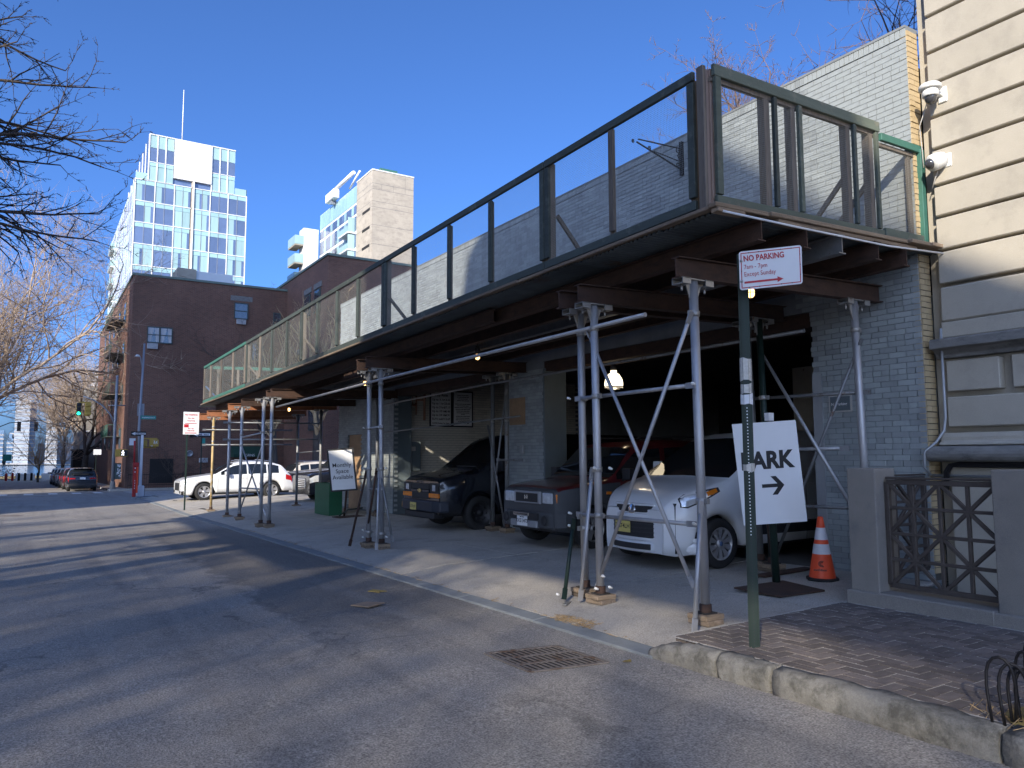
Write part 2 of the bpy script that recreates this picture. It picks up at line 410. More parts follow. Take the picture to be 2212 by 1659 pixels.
def asphalt():
    m, t, p = nodes('asphalt'); L = t.links
    tc = N(t, 'ShaderNodeTexCoord').outputs['Object']
    sx = N(t, 'ShaderNodeSeparateXYZ'); L.new(tc, sx.inputs[0])
    X, Y = sx.outputs[0], sx.outputs[1]
    big = mapr(t, noise(t, tc, 0.45, 5, 0.6), 0.3, 0.7, 0, 1)
    c = mixc(t, big, (0.25, 0.228, 0.20), (0.335, 0.305, 0.27))
    # newer, darker strip along the kerb with a ragged edge
    wob = mapr(t, noise(t, tc, 0.9, 4, 0.6), 0.3, 0.7, -0.35, 0.35)
    xs = math_(t, 'ADD', X, wob)
    edge = mapr(t, xs, 2.35, 2.5, 0, 1)
    yw = math_(t, 'MULTIPLY', mapr(t, Y, 6.0, 8.5, 0, 1), mapr(t, Y, 22.0, 20.5, 0, 1))
    strip = math_(t, 'MULTIPLY', edge, yw)
    c = mixc(t, math_(t, 'MULTIPLY', strip, 0.75), c, (0.15, 0.137, 0.122))
    # wheel-worn tracks and oil streak running along the street
    tr = noise(t, tc, 1.0, 4, 0.6, (2.2, 0.10, 1))
    c = mixc(t, math_(t, 'MULTIPLY', mapr(t, tr, 0.52, 0.68, 0, 1), 0.40), c, (0.13, 0.126, 0.122))
    c = mixc(t, math_(t, 'MULTIPLY', mapr(t, tr, 0.47, 0.32, 0, 1), 0.35), c, (0.32, 0.31, 0.29))
    pt = noise(t, tc, 0.8, 6, 0.7, (1, 0.55, 1))
    c = mixc(t, math_(t, 'MULTIPLY', mapr(t, pt, 0.55, 0.70, 0, 1), 0.40), c, (0.32, 0.31, 0.285))
    # dark tar seams and skid streaks along the gutter
    for xc, w0, ya, yb, amt in ((2.95, .10, -2, 5.0, .7), (3.18, .16, 6.6, 9.5, .6), (1.2, .18, 2.5, 14, .35), (2.42, .05, 5.6, 21, .6)):
        dxx = math_(t, 'ABSOLUTE', math_(t, 'SUBTRACT', math_(t, 'ADD', X, mapr(t, noise(t, tc, 1.7, 4, 0.65), 0.3, 0.7, -.22, .22)), xc))
        band = math_(t, 'MULTIPLY', mapr(t, dxx, w0 * .4, w0 * 1.3, 1, 0), math_(t, 'MULTIPLY', mapr(t, Y, ya, ya + .8, 0, 1), mapr(t, Y, yb, yb - .8, 0, 1)))
        band = math_(t, 'MULTIPLY', band, mapr(t, noise(t, tc, 2.5, 3), 0.35, 0.6, .2, 1))
        c = mixc(t, math_(t, 'MULTIPLY', band, amt), c, (0.12, 0.112, 0.104))
    # aggregate speckle
    sp = noise(t, tc, 75, 2, 0.5); s2 = noise(t, tc, 220, 2, 0.5)
    v = math_(t, 'MULTIPLY', mapr(t, sp, 0.3, 0.7, 0.5, 1.5), mapr(t, noise(t, tc, 24, 3, 0.6), 0.3, 0.7, 0.84, 1.16))
    hs = N(t, 'ShaderNodeHueSaturation'); L.new(c, hs.inputs['Color']); L.new(v, hs.inputs['Value'])
    # fine cracks
    vo = N(t, 'ShaderNodeTexVoronoi', feature='DISTANCE_TO_EDGE'); vo.inputs['Scale'].default_value = 0.38
    wv = N(t, 'ShaderNodeVectorMath', operation='ADD'); nz = N(t, 'ShaderNodeTexNoise'); nz.inputs['Scale'].default_value = 1.6; nz.inputs['Detail'].default_value = 6
    L.new(tc, nz.inputs['Vector']); L.new(tc, wv.inputs[0]); L.new(nz.outputs['Color'], wv.inputs[1]); L.new(wv.outputs[0], vo.inputs['Vector'])
    cr = math_(t, 'MULTIPLY', mapr(t, vo.outputs['Distance'], 0.0, 0.009, 1, 0), mapr(t, noise(t, tc, 0.5, 2), 0.48, 0.58, 0, 0.6))
    c = mixc(t, cr, hs.outputs[0], (0.03, 0.03, 0.03))
    L.new(c, p.inputs['Base Color']); p.inputs['Roughness'].default_value = 0.82
    b = N(t, 'ShaderNodeBump'); b.inputs['Strength'].default_value = 0.7; b.inputs['Distance'].default_value = 0.012
    L.new(math_(t, 'ADD', sp, math_(t, 'MULTIPLY', s2, 0.5)), b.inputs['Height']); L.new(b.outputs[0], p.inputs['Normal'])
    return m


def brown_brick():
    m, t, p = nodes('brown_brick'); L = t.links
    tc = N(t, 'ShaderNodeTexCoord').outputs['Object']
    sx = N(t, 'ShaderNodeSeparateXYZ'); L.new(tc, sx.inputs[0])
    cb = N(t, 'ShaderNodeCombineXYZ'); L.new(math_(t, 'ADD', sx.outputs[0], sx.outputs[1]), cb.inputs[0]); L.new(sx.outputs[2], cb.inputs[1])
    br = N(t, 'ShaderNodeTexBrick'); L.new(cb.outputs[0], br.inputs['Vector'])
    br.inputs['Scale'].default_value = 1.0; br.inputs['Brick Width'].default_value = 0.26; br.inputs['Row Height'].default_value = 0.085
    br.inputs['Mortar Size'].default_value = 0.008; br.inputs['Bias'].default_value = -0.1
    br.inputs['Color1'].default_value = (0.185, 0.083, 0.054, 1); br.inputs['Color2'].default_value = (0.122, 0.057, 0.039, 1); br.inputs['Mortar'].default_value = (0.20, 0.15, 0.12, 1)
    big = mapr(t, noise(t, tc, 0.25, 5, 0.6), 0.3, 0.7, 0.78, 1.2)
    hs = N(t, 'ShaderNodeHueSaturation'); L.new(br.outputs['Color'], hs.inputs['Color']); L.new(big, hs.inputs['Value'])
    L.new(hs.outputs[0], p.inputs['Base Color']); p.inputs['Roughness'].default_value = 0.85
    b = N(t, 'ShaderNodeBump'); b.inputs['Strength'].default_value = 0.5; b.inputs['Distance'].default_value = 0.01; b.invert = True
    L.new(br.outputs['Fac'], b.inputs['Height']); L.new(b.outputs[0], p.inputs['Normal'])
    return m


M['asphalt'] = asphalt()
M['brown_bldg'] = brown_brick()


def river():
    m, t, p = nodes('river_water'); L = t.links
    tc = N(t, 'ShaderNodeTexCoord').outputs['Object']
    p.inputs['Base Color'].default_value = (0.06, 0.11, 0.17, 1); p.inputs['Roughness'].default_value = 0.15
    b = N(t, 'ShaderNodeBump'); b.inputs['Strength'].default_value = 0.12; b.inputs['Distance'].default_value = 0.3
    L.new(noise(t, tc, 0.3, 5), b.inputs['Height']); L.new(b.outputs[0], p.inputs['Normal'])
    return m


M['river'] = river()

# ------------------------------------------------------------------ ground levels
KN = [(-60, 0.6), (0, 0.0), (28, -0.385), (36, -0.41), (48, -0.60), (62, -0.868), (90, -1.25), (135, -1.9), (300, -4.8), (400, -6.6)]


def zg(y):
    for (a, za), (b, zb) in zip(KN, KN[1:]):
        if y <= b:
            return za + (zb - za) * (y - a) / (b - a)
    return KN[-1][1]


def lerp_pts(pts, x):
    if x <= pts[0][0]: return pts[0][1]
    for (a, za), (b, zb) in zip(pts, pts[1:]):
        if x <= b: return za + (zb - za) * (x - a) / (b - a)
    return pts[-1][1]


KERB = 4.36
APR = [(4.36, 0.012), (4.56, 0.035), (4.75, 0.06), (5.3, 0.115), (8.5, 0.25), (22, 0.28)]


def walk(x, y):
    if y < 4.75: return zg(y) + 0.165 + 0.02 * (x - 4.5)
    return zg(y) + lerp_pts(APR, x)


def sheet(name, xs, ys, zf, m, parent=None, kind=None):
    mb = MB(); nx = len(xs)
    mb.add([(x, y, zf(x, y)) for y in ys for x in xs],
           [(j * nx + i, j * nx + i + 1, (j + 1) * nx + i + 1, (j + 1) * nx + i) for j in range(len(ys) - 1) for i in range(nx - 1)], True)
    return mb.obj(name, m, parent, kind=kind)


def rng(a, b, n): return [a + (b - a) * i / n for i in range(n + 1)]


sheet('street', rng(-70, 130, 40), rng(-60, 0, 8) + rng(2, 62, 40) + rng(66, 300, 30), lambda x, y: zg(y), M['asphalt'], kind='structure')
sheet('river', [-900, 900], [290, 760], lambda x, y: -6.0, M['river'], kind='structure')
sheet('far_shore', rng(-900, 900, 6), [755, 1500], lambda x, y: -5.3, M['far_stone'], kind='structure')
sheet('riverside_park', rng(-80, 80, 6), rng(150, 296, 8), lambda x, y: zg(y) + 0.06, M['hay'], kind='structure')

# sidewalk on our side: base sheet, then slabs lying on it
sw = sheet('sidewalk', [4.56, 4.75, 5.3, 6.9, 8.5, 12, 20, 45], rng(4.75, 43.6, 40), lambda x, y: walk(x, y) - 0.022, M['concrete_dirt'], kind='structure')


def slab(x0, x1, y0, y1, zf, m, parent, name='slab', g=0.007, th=0.03, n=3, tilt=0.005):
    a, b, c, d = x0 + g, x1 - g, y0 + g, y1 - g
    dz = [R.uniform(-tilt, tilt) for _ in range(4)]
    mb = MB(); xs = rng(a, b, n); ys = rng(c, d, n); k = n + 1
    vs = []
    for j, y in enumerate(ys):
        for i, x in enumerate(xs):
            u, v = i / n, j / n
            vs.append((x, y, zf(x, y) + (dz[0] * (1 - u) + dz[1] * u) * (1 - v) + (dz[2] * (1 - u) + dz[3] * u) * v))
    mb.add(vs, [(j * k + i, j * k + i + 1, (j + 1) * k + i + 1, (j + 1) * k + i) for j in range(n) for i in range(n)], True)
    rim = [i for i in range(k)] + [j * k + n for j in range(1, k)] + [n * k + i for i in range(n - 1, -1, -1)] + [j * k for j in range(n - 1, 0, -1)]
    base = len(mb.v); q = len(rim); mb.v += [vs[i] for i in rim] + [(vs[i][0], vs[i][1], vs[i][2] - th) for i in rim]
    for i in range(q):
        mb.f.append([base + i, base + q + i, base + q + (i + 1) % q, base + (i + 1) % q]); mb.sm.append(False)
    return mb.obj(name, m, parent)


ye = [4.75, 7.25, 10.3, 12.95, 15.6, 18.3, 21.2, 24.2]
xe = [4.56, 6.55, 8.5]
for i in range(len(ye) - 1):
    for j in range(2):
        s_ = 0.25 if j else -0.12
        slab(xe[j], xe[j + 1], ye[i], ye[i + 1], walk, M['concrete'], sw, n=6)
for y0 in range(7):
    for x0 in range(5):
        slab(4.56 + x0 * 2.6, 7.16 + x0 * 2.6, 24.2 + y0 * 2.77, 26.97 + y0 * 2.77, walk, M['concrete'], sw, n=2)

# flush bluestone kerb strip along the driveway
kerb = thing('street_kerb', 'long low flush stone kerb between the asphalt and the driveway concrete', 'kerb', (4.46, 4.75, 0))
y = 4.80
while y < 41:
    l = R.uniform(1.1, 1.9)
    y1 = min(y + l, 41)
    mb = MB(); j = R.uniform(-0.012, 0.012)
    mb.add([(KERB + j, y + .006, zg(y) - .05), (KERB + j, y1 - .006, zg(y1) - .05), (4.555, y1 - .006, zg(y1) - .05), (4.555, y + .006, zg(y) - .05),
            (KERB + j, y + .006, zg(y) + .022), (KERB + j, y1 - .006, zg(y1) + .022), (4.555, y1 - .006, zg(y1) + .038), (4.555, y + .006, zg(y) + .038)],
           [(0, 1, 2, 3), (4, 7, 6, 5), (0, 4, 5, 1), (1, 5, 6, 2), (2, 6, 7, 3), (3, 7, 4, 0)])
    mb.obj('kerb_stone', M['bluestone'], kerb, bevel=0.008)
    y = y1
# rounded corner to the cross street
cn = MB()
prev = None
for k in range(9):
    a = math.radians(180 - 90 * k / 8)
    p = (KERB + 3 + 3.0 * math.cos(a), 41 + 2.9 * math.sin(a))
    if prev: cn.beam((prev[0], prev[1], zg(prev[1]) + .02), (p[0], p[1], zg(p[1]) + .02), 0.2, 0.16)
    prev = p
cn.beam((KERB + 3, 43.9, zg(43.9) + .02), (45, 43.9, zg(43.9) + .02), 0.2, 0.16)
cn.obj('kerb_stone', M['bluestone'], kerb)
sheet('corner_sidewalk', [4.46, 5.2, 6.2, 7.3], [40.6, 41.8, 42.8, 43.6], lambda x, y: zg(y) + 0.06 - (0.25 if (x - 7.36) ** 2 + (y - 41) ** 2 > 9.2 else 0), M['concrete'], kind='structure')

# high rough kerb by the brick pavers
hk = thing('granite_kerb', 'raised rough cracked stone kerb at the edge of the brick pavers', 'kerb', (4.4, 3.0, 0))


def kstone(y0, y1, seed, tap=0.0, h=0.175):
    rr = random.Random(seed); mb = MB(); n = 14; k = 7; vs = []
    for j in range(n + 1):
        yy = y0 + (y1 - y0) * j / n
        hh = h * (1 - tap * (j / n) ** 3)
        prof = [(4.40 + .0, -.05), (4.372, hh * .35), (4.375, hh * .68), (4.395, hh * .90), (4.43, hh * .985), (4.48, hh + .002), (4.54, hh), (4.55, -.05)]
        for (px, pz) in prof:
            vs.append((px + rr.uniform(-.014, .012), yy, zg(yy) + pz + rr.uniform(-.010, .007)))
    m_ = len(prof)
    fs = [(j * m_ + i, j * m_ + i + 1, (j + 1) * m_ + i + 1, (j + 1) * m_ + i) for j in range(n) for i in range(m_ - 1)]
    fs += [tuple(range(m_))[::-1], tuple(n * m_ + i for i in range(m_))]
    mb.add(vs, fs, True)
    return mb.obj('kerb_stone', M['kerb_stone'], hk)


for a, b, s in [(-6, -3.6, 1), (-3.58, -1.2, 2), (-1.18, 0.4, 3), (0.42, 2.14, 4), (2.17, 3.62, 5), (3.66, 4.12, 6)]:
    kstone(a, b, s)
kstone(4.14, 4.86, 9, tap=0.55)
# broken chips in the gap
ch = MB()
rr = random.Random(3)
for k in range(9):
    x, y_ = 4.40 + rr.uniform(0, .12), 3.64 + rr.uniform(-.03, .05)
    ch.lathe([(0.0, 0), (rr.uniform(.02, .05), .01), (rr.uniform(.015, .03), .04), (0, .06)], (x, y_, zg(y_) + rr.uniform(0, .12)), (rr.uniform(-.3, .3), rr.uniform(-.3, .3), 1), 6, False)
ch.obj('stone_chip', M['kerb_stone'], hk, kind='stuff')

# brick pavers, laid in a herringbone square to the kerb
pv = sheet('paved_sidewalk', rng(4.54, 6.9, 4), rng(-6, 4.78, 10), lambda x, y: zg(min(y, 4.74)) + 0.165 + 0.02 * (x - 4.5) - 0.003, M['paver_sand'], kind='structure')
bl, bw = 0.205, 0.1025
uni = []
for i in range(-10, 40):
    for j in range(-60, 60):
        k = (i - j) % 4
        if k == 0: r_ = (4.56 + i * bw, 4.56 + (i + 2) * bw, j * bw, (j + 1) * bw)
        elif k == 3: r_ = (4.56 + i * bw, 4.56 + (i + 1) * bw, j * bw, (j + 2) * bw)
        else: continue
        r_ = (max(r_[0], 4.56), min(r_[1], 6.84), r_[2], min(r_[3], 4.745))
        if r_[1] - r_[0] > .03 and r_[3] - r_[2] > .03 and r_[2] > -1.2: uni.append(r_)
uni.sort(key=lambda c_: abs(c_[2] - 3.2) + abs(c_[0] - 5.4) * .4)
rest = MB(); pcache = {}
for i, (x0, x1, y0, y1) in enumerate(uni):
    X, Y = (x0 + x1) / 2, (y0 + y1) / 2
    z = zg(Y) + 0.165 + 0.02 * (X - 4.5) + R.uniform(-.0005, .004)
    g_ = .0065
    if i < 295:
        k_ = (round(x1 - x0, 3), round(y1 - y0, 3))
        if k_ not in pcache: pcache[k_] = MB().box(-k_[0] / 2 + g_, k_[0] / 2 - g_, -k_[1] / 2 + g_, k_[1] / 2 - g_, -.04, 0).mesh('paver', M['paver'])
        o = link('paver', pcache[k_], pv); o.location = (X, Y, z)
        o.rotation_euler = (R.uniform(-.006, .006), R.uniform(-.006, .006), R.uniform(-.02, .02))
    else:
        rest.box(x0 + g_, x1 - g_, y0 + g_, y1 - g_, z - .04, z)
rest.obj('paver_field', M['paver'], pv, kind='stuff')

# other side of the street and beyond the crossing
for nm, x0, x1, y0, y1 in [('left_sidewalk', -12, -5.2, -40, 29), ('left_far_sidewalk', -12, -4.6, 62, 150), ('far_sidewalk', 4.62, 45, 60.2, 63), ('far_side_sidewalk', 4.62, 5.7, 62, 150), ('north_sidewalk', 17.5, 60, 48.5, 60.3)]:
    mb = MB(); ys = rng(y0, y1, 12); vs = []
    for y_ in ys: vs += [(x0, y_, zg(y_) - .1), (x0, y_, zg(y_) + .13), (x1, y_, zg(y_) + .15), (x1, y_, zg(y_) - .1)]
    mb.add(vs, [(4 * j + i, 4 * j + i + 1, 4 * j + 5 + i, 4 * j + 4 + i) for j in range(12) for i in range(3)] + [(0, 1, 2, 3), (48, 51, 50, 49)])
    mb.obj(nm, M['concrete'], kind='structure')

# crosswalk bars and stop lines (worn paint, 4 mm above the asphalt)
cw = thing('crosswalk_marking', 'worn white crosswalk bars painted across the street at the intersection', 'road marking', (0, 57, zg(57)))
for i, x in enumerate([-4.2, -3.0, -1.75, -0.4, 0.9, 2.2, 3.4]):
    mb = MB(); y0, y1 = 55.0, 57.9
    mb.quad((x, y0, zg(y0) + .006), (x + .5, y0, zg(y0) + .006), (x + .5, y1, zg(y1) + .006), (x, y1, zg(y1) + .006))
    mb.obj('stripe', M['line_paint'], cw)
mb = MB(); mb.quad((-5, 53.0, zg(53) + .006), (1.5, 53.0, zg(53) + .006), (1.5, 53.25, zg(53.25) + .006), (-5, 53.25, zg(53.25) + .006)); mb.obj('stripe', M['line_paint'], cw)
cw2 = thing('crosswalk_marking', 'white crosswalk stripes crossing the side street in front of the brown building', 'road marking', (8, 52, zg(52)))
for i in range(7):
    y0 = 46.2 + i * 1.75; mb = MB()
    mb.quad((5.2, y0, zg(y0) + .006), (8.6, y0, zg(y0) + .006), (8.6, y0 + .6, zg(y0 + .6) + .006), (5.2, y0 + .6, zg(y0 + .6) + .006))
    mb.obj('stripe', M['line_paint'], cw2)
mh = thing('manhole_cover', 'round worn manhole cover in the street left of the sunlit strip', 'manhole', (-0.6, 31.0, zg(31)))
MB().lathe([(0, .008), (.36, .008), (.40, .004), (.42, 0)], (-0.6, 31.0, zg(31)), n=24).obj('cover', M['grate'], mh)

# catch basin grate beside the kerb
gr = thing('street_grate', 'rectangular rusty cast iron drain grate set in the asphalt beside the kerb', 'grate', (3.64, 5.31, zg(5.3)))
P4 = [V((3.318, 5.72, 0)), V((3.972, 5.60, 0)), V((3.985, 4.91, 0)), V((3.316, 5.03, 0))]


def bil(u, v, dz=0):
    p = P4[0] * (1 - u) * (1 - v) + P4[1] * u * (1 - v) + P4[2] * u * v + P4[3] * (1 - u) * v
    return V((p.x, p.y, zg(p.y) + dz))


mb = MB(); mb.quad(bil(0, 0, .004), bil(0, 1, .004), bil(1, 1, .004), bil(1, 0, .004)); mb.obj('pit', M['dark_in'], gr)
mb = MB()
for a, b in [((0, 0), (1, 0)), ((1, 0), (1, 1)), ((1, 1), (0, 1)), ((0, 1), (0, 0))]:
    mb.beam(bil(*a, .008), bil(*b, .008), .035, .008)
for v in (1 / 3, 2 / 3):
    mb.beam(bil(0, v, .0085), bil(1, v, .0085), .036, .0045)
mb.obj('frame', M['grate'], gr)
for i in range(1, 13):
    mb = MB(); mb.beam(bil(i / 13, 0.02, .0085), bil(i / 13, .98, .0085), .022, .003); mb.obj('bar', M['grate'], gr)

# litter
def flat_piece(name, label, cat, pts, th, m):
    mb = MB(); mb.prism([(x, y, zg(y) + .004 + dz) for x, y, dz in pts], (0, 0, th))
    return tag(mb.obj(name, m), label, cat)


flat_piece('cardboard', 'larger flat square of brown cardboard lying on the asphalt', 'cardboard', [(3.154, 8.507, 0), (3.257, 8.221, .01), (3.50, 8.333, .018), (3.363, 8.58, .004)], .012, M['cardboard'])
flat_piece('cardboard', 'smaller torn yellowish cardboard scrap on the asphalt nearer the kerb', 'cardboard', [(3.679, 9.325, 0), (3.763, 9.149, 0), (3.80, 9.19, .004), (3.877, 9.173, .004), (3.763, 9.373, .008)], .008, M['hay'])
flat_piece('fallen_leaf', 'single yellow dead leaf on the asphalt by the kerb end', 'leaf', [(4.10, 4.87, 0), (4.11, 4.82, .01), (4.15, 4.815, .004), (4.17, 4.85, .012), (4.14, 4.88, 0)], .003, M['hay'])
gs = MB()
rr = random.Random(11)
for k in range(520):
    if k < 200: y_ = rr.uniform(5.9, 6.5); x = 4.56 + rr.uniform(-.03, .12)
    elif k < 340: y_ = rr.uniform(4.9, 20); x = 4.56 + rr.gauss(0, .018)
    else: y_ = rr.gauss(2.0, .16); x = 4.68 + rr.gauss(0, .09)
    z = walk(x, y_) if y_ > 4.75 else zg(y_) + .17
    a = rr.uniform(0, 6.28); l = rr.uniform(.03, .09); h = rr.uniform(.004, .02 if k < 340 else .07)
    gs.beam((x, y_, z + .003), (x + math.cos(a) * l, y_ + math.sin(a) * l, z + h), .003, .003)
gs.obj('dry_grass', M['grass'], kind='stuff')
# shallow tree pit with earth at the right
mb = MB(); mb.lathe([(0, .02), (.22, .018), (.34, .002)], (4.80, 1.95, zg(2) + .172), n=18); mb.obj('tree_pit_soil', M['hay'], kind='structure')

# dropped hoops of a tree guard
hg = thing('tree_guard', 'low black iron tree guard of overlapping hoops at the pavers edge', 'tree guard', (4.75, 2.0, zg(2) + .17))
for i, (bx, by, w, h, a) in enumerate([(4.575, 2.22, .17, .36, 80), (4.60, 2.17, .15, .33, 100), (4.66, 2.17, .15, .30, 60), (4.70, 2.13, .17, .30, 120), (4.80, 2.20, .16, .36, 50), (4.86, 2.12, .16, .42, 110), (4.92, 2.18, .18, .46, 70)]):
    z0 = zg(by) + .165; pts = []
    ca_, sa_ = math.cos(math.radians(a)), math.sin(math.radians(a))
    for k in range(13):
        t_ = math.pi * k / 12
        off = -math.cos(t_) * w * (0.35 + .65 * math.sin(t_)) * .62
        lean = -.10 * math.sin(t_ / 2)
        pts.append((bx + off * ca_ * .6 + lean, by + off * sa_ - .02, z0 + h * math.sin(t_) ** .8 * 1.0))
    MB().tube(pts, .0085, 7).obj('hoop', M['black_iron'], hg)
MB().tube([(4.70, 2.14, zg(2.1) + .10), (4.70, 2.14, zg(2.1) + .38)], .016, 8).obj('post', M['black_iron'], hg)

# ------------------------------------------------------------------ brick laying
def lay_bricks(parent, faces, me_cache, m, name='brick', limit=300, extra_name='brickwork'):
    """faces: list of (x0,y0,z0,x1,y1,z1, key) boxes sorted by importance; first `limit` become objects, the rest one part."""
    rest = MB()
    for i, (c, sz) in enumerate(faces):
        if i < limit:
            k = tuple(round(s_, 4) for s_ in sz)
            if k not in me_cache:
                me_cache[k] = MB().box(-sz[0] / 2, sz[0] / 2, -sz[1] / 2, sz[1] / 2, -sz[2] / 2, sz[2] / 2).mesh(name, m)
            o = link(name, me_cache[k], parent)
            o.location = c
        else:
            rest.box(c[0] - sz[0] / 2, c[0] + sz[0] / 2, c[1] - sz[1] / 2, c[1] + sz[1] / 2, c[2] - sz[2] / 2, c[2] + sz[2] / 2)
    if rest.v: rest.obj(extra_name, m, parent, kind='stuff')


# ------------------------------------------------------------------ grey painted garage
XG = 8.5
gar = thing('garage_building', 'long low garage of grey painted brick behind the sidewalk shed', 'garage', (XG, 14.5, 0))
Y0, Y1, ZT = 4.76, 24.3, 6.62
g = MB()
# wall backing (mortar) with openings: bays Y 6.2-12.4 and 13.75-19.7
XB = XG + .012
for y0, y1, z0, z1 in [(Y0, Y1, 3.45, ZT), (Y0, 6.2, -.5, 3.448), (12.35, 13.72, -.5, 3.448), (19.75, 22.25, -.7, 3.448), (23.45, Y1, -.7, 3.448), (22.25, 23.45, 2.25, 3.448)]:
    g.box(XB, XB + .22, y0, y1, z0, z1)
g.obj('wall', M['mortar'], gar)
cw_ = 0.0665
cache = {}
faces = []
nrow = int((ZT - .10 + .30) / cw_)
for r_ in range(nrow):
    z = ZT - .115 - (r_ + .5) * cw_
    if z < .0 : break
    y = Y0 + .002 - (0.105 if r_ % 2 else 0) - R.uniform(0, .02)
    header = r_ % 6 == 5
    while y < Y1:
        l = 0.105 if header else 0.21
        a, b = max(y, Y0 + .002), min(y + l, Y1)
        y += l
        if b - a < .03: continue
        yc = (a + b) / 2
        if z < 3.45 and (6.2 < yc < 12.35 or 13.72 < yc < 19.75 or (22.25 < yc < 23.45 and z < 2.25)): continue
        if yc > 20.2 and z < zg(yc) + .1: continue
        if z < 3.78 and z > 3.3 and yc > 6.4: continue
        faces.append((V((XG + .045 + R.uniform(-.0022, .0022), yc, z)), (0.09, b - a - .006, cw_ - .0065)))
# rowlock soldier course on top
y = Y0 + .002
while y < Y1:
    faces.append((V((XG + .05, y + .033, ZT - .052)), (0.105, .060, .102))); y += .067
vis = lambda c: (c.y - 4.76) * 0.9 + (0 if c.z > 3.8 else 2.2) + (6.6 - c.z) * .15
faces.sort(key=lambda f: vis(f[0]))
lay_bricks(gar, faces, cache, M['grey_brick'], limit=300)
# unpainted tan return facing up the street
tf = []; tc = {}
r_ = 0
while True:
    z = ZT - .03 - (r_ + .5) * cw_
    if z < 0.3: break
    if r_ % 2: parts = [(XG + .004, XG + .105), (XG + .105, XG + .215)]
    else: parts = [(XG + .004, XG + .215)]
    for a, b in parts:
        tf.append((V(((a + b) / 2, Y0 + .033 + R.uniform(-.004, .004), z + R.uniform(-.002, .002))), (b - a - .007, .09, cw_ - .009)))
    r_ += 1
tf.sort(key=lambda f: -f[0].z)
lay_bricks(gar, tf, tc, M['tan_brick'], name='tan_brick', limit=140)
MB().box(XG + .02, XG + .22, Y0 - .003, Y0 + .05, .2, ZT - .03).obj('return_mortar', M['concrete_dirt'], gar)
MB().box(XG - .01, XG + .25, Y0, Y1 + .02, ZT, ZT + .03).obj('coping', M['mortar'], gar)
# piers' reveals, lintels, end wall, roof
for x1, y0, y1 in [(XG + .55, 12.35, 13.72), (XG + .55, 19.75, 22.25), (XG + .5, Y0 + .02, 6.19)]:
    MB().box(XG + .235, x1, y0 + .01, y1 - .01, -.6, 3.44).obj('pier', M['grey_brick'], gar)
MB().box(XG + .02, XG + .5, 6.2, 19.75, 3.25, 3.44).obj('lintel', M['rust'], gar)
MB().box(XG + .23, 22, Y1 - .25, Y1, -.8, 6.3).obj('end_wall', M['grey_brick'], gar)
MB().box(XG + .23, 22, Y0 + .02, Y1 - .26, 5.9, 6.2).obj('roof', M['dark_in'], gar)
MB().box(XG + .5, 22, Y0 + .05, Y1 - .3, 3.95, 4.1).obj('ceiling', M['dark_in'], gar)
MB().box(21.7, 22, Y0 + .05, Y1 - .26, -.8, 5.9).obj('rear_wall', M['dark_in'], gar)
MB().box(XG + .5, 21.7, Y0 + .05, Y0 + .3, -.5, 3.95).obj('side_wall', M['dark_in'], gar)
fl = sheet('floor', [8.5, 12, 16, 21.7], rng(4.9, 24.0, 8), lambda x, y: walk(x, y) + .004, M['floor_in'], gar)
# cream painted brick cross wall with the rate boards: individually laid near courses
YW = 19.98
MB().box(XG + .3, 21.7, YW + .012, YW + .25, -.6, 3.95).obj('cross_wall', M['mortar'], gar)
cf = []
for r_ in range(56):
    z = -.1 + r_ * .072
    x = XG + .31 - (.105 if r_ % 2 else 0)
    while x < 15:
        a, b = max(x, XG + .31), x + .21; x += .21
        if b - a < .03: continue
        cf.append((V(((a + b) / 2, YW + .04 + R.uniform(-.004, .004), z)), (b - a - .008, .08, .064)))
cf.sort(key=lambda f: abs(f[0].x - 9.8) + abs(f[0].z - 2.2) * .6)
lay_bricks(gar, cf, {}, M['cream_brick'], name='cream_brick', limit=260, extra_name='cream_brickwork')
# rear brick pier seen deep inside
MB().box(17.2, 17.6, 12.2, 13.2, 0, 3.9).obj('inner_pier', M['cream_brick'], gar)
# steel door in the left part
dr = MB().box(XG + .06, XG + .11, 22.27, 23.43, zg(23) + .24, 2.24).obj('door', M['kraft'], gar)
MB().box(XG + .03, XG + .06, 22.40, 22.46, 0.75, .95).obj('handle', M['clamp'], dr)
MB().box(XG + .115, XG + .2, 22.2, 23.5, -.4, 2.3).obj('door_frame', M['grey_brick'], gar)
# metal flashing, steel corner guard on the right pier
MB().box(XG - .012, XG + .03, 6.08, 6.215, .2, 2.62).obj('corner_guard', M['conduit'], gar)
MB().box(XG - .02, XG + .5, 12.30, 12.345, .2, 3.3).obj('corner_guard', M['blue_grey'], gar)
MB().box(XG - .02, XG + .5, 19.70, 19.74, -.1, 3.3).obj('corner_guard', M['blue_grey'], gar)

# rate boards on the cross wall
def board(label, x0, x1, z0, z1, lines, sz, group=None):
    t = thing('rate_board', label, 'sign', ((x0 + x1) / 2, YW, z0), group)
    MB().box(x0, x1, YW - .035, YW - .005, z0, z1).obj('frame', M['black_frame'], t)
    MB().box(x0 + .045, x1 - .045, YW - .041, YW - .034, z0 + .045, z1 - .045).obj('panel', M['white_sign'], t)
    for s, xx, zz, al, sc in lines:
        text(s, sc, M['black_print'], t, (xx, YW - .041, zz), (1, 0, 0), (0, 0, 1), bold=.002, align=al)
    return t


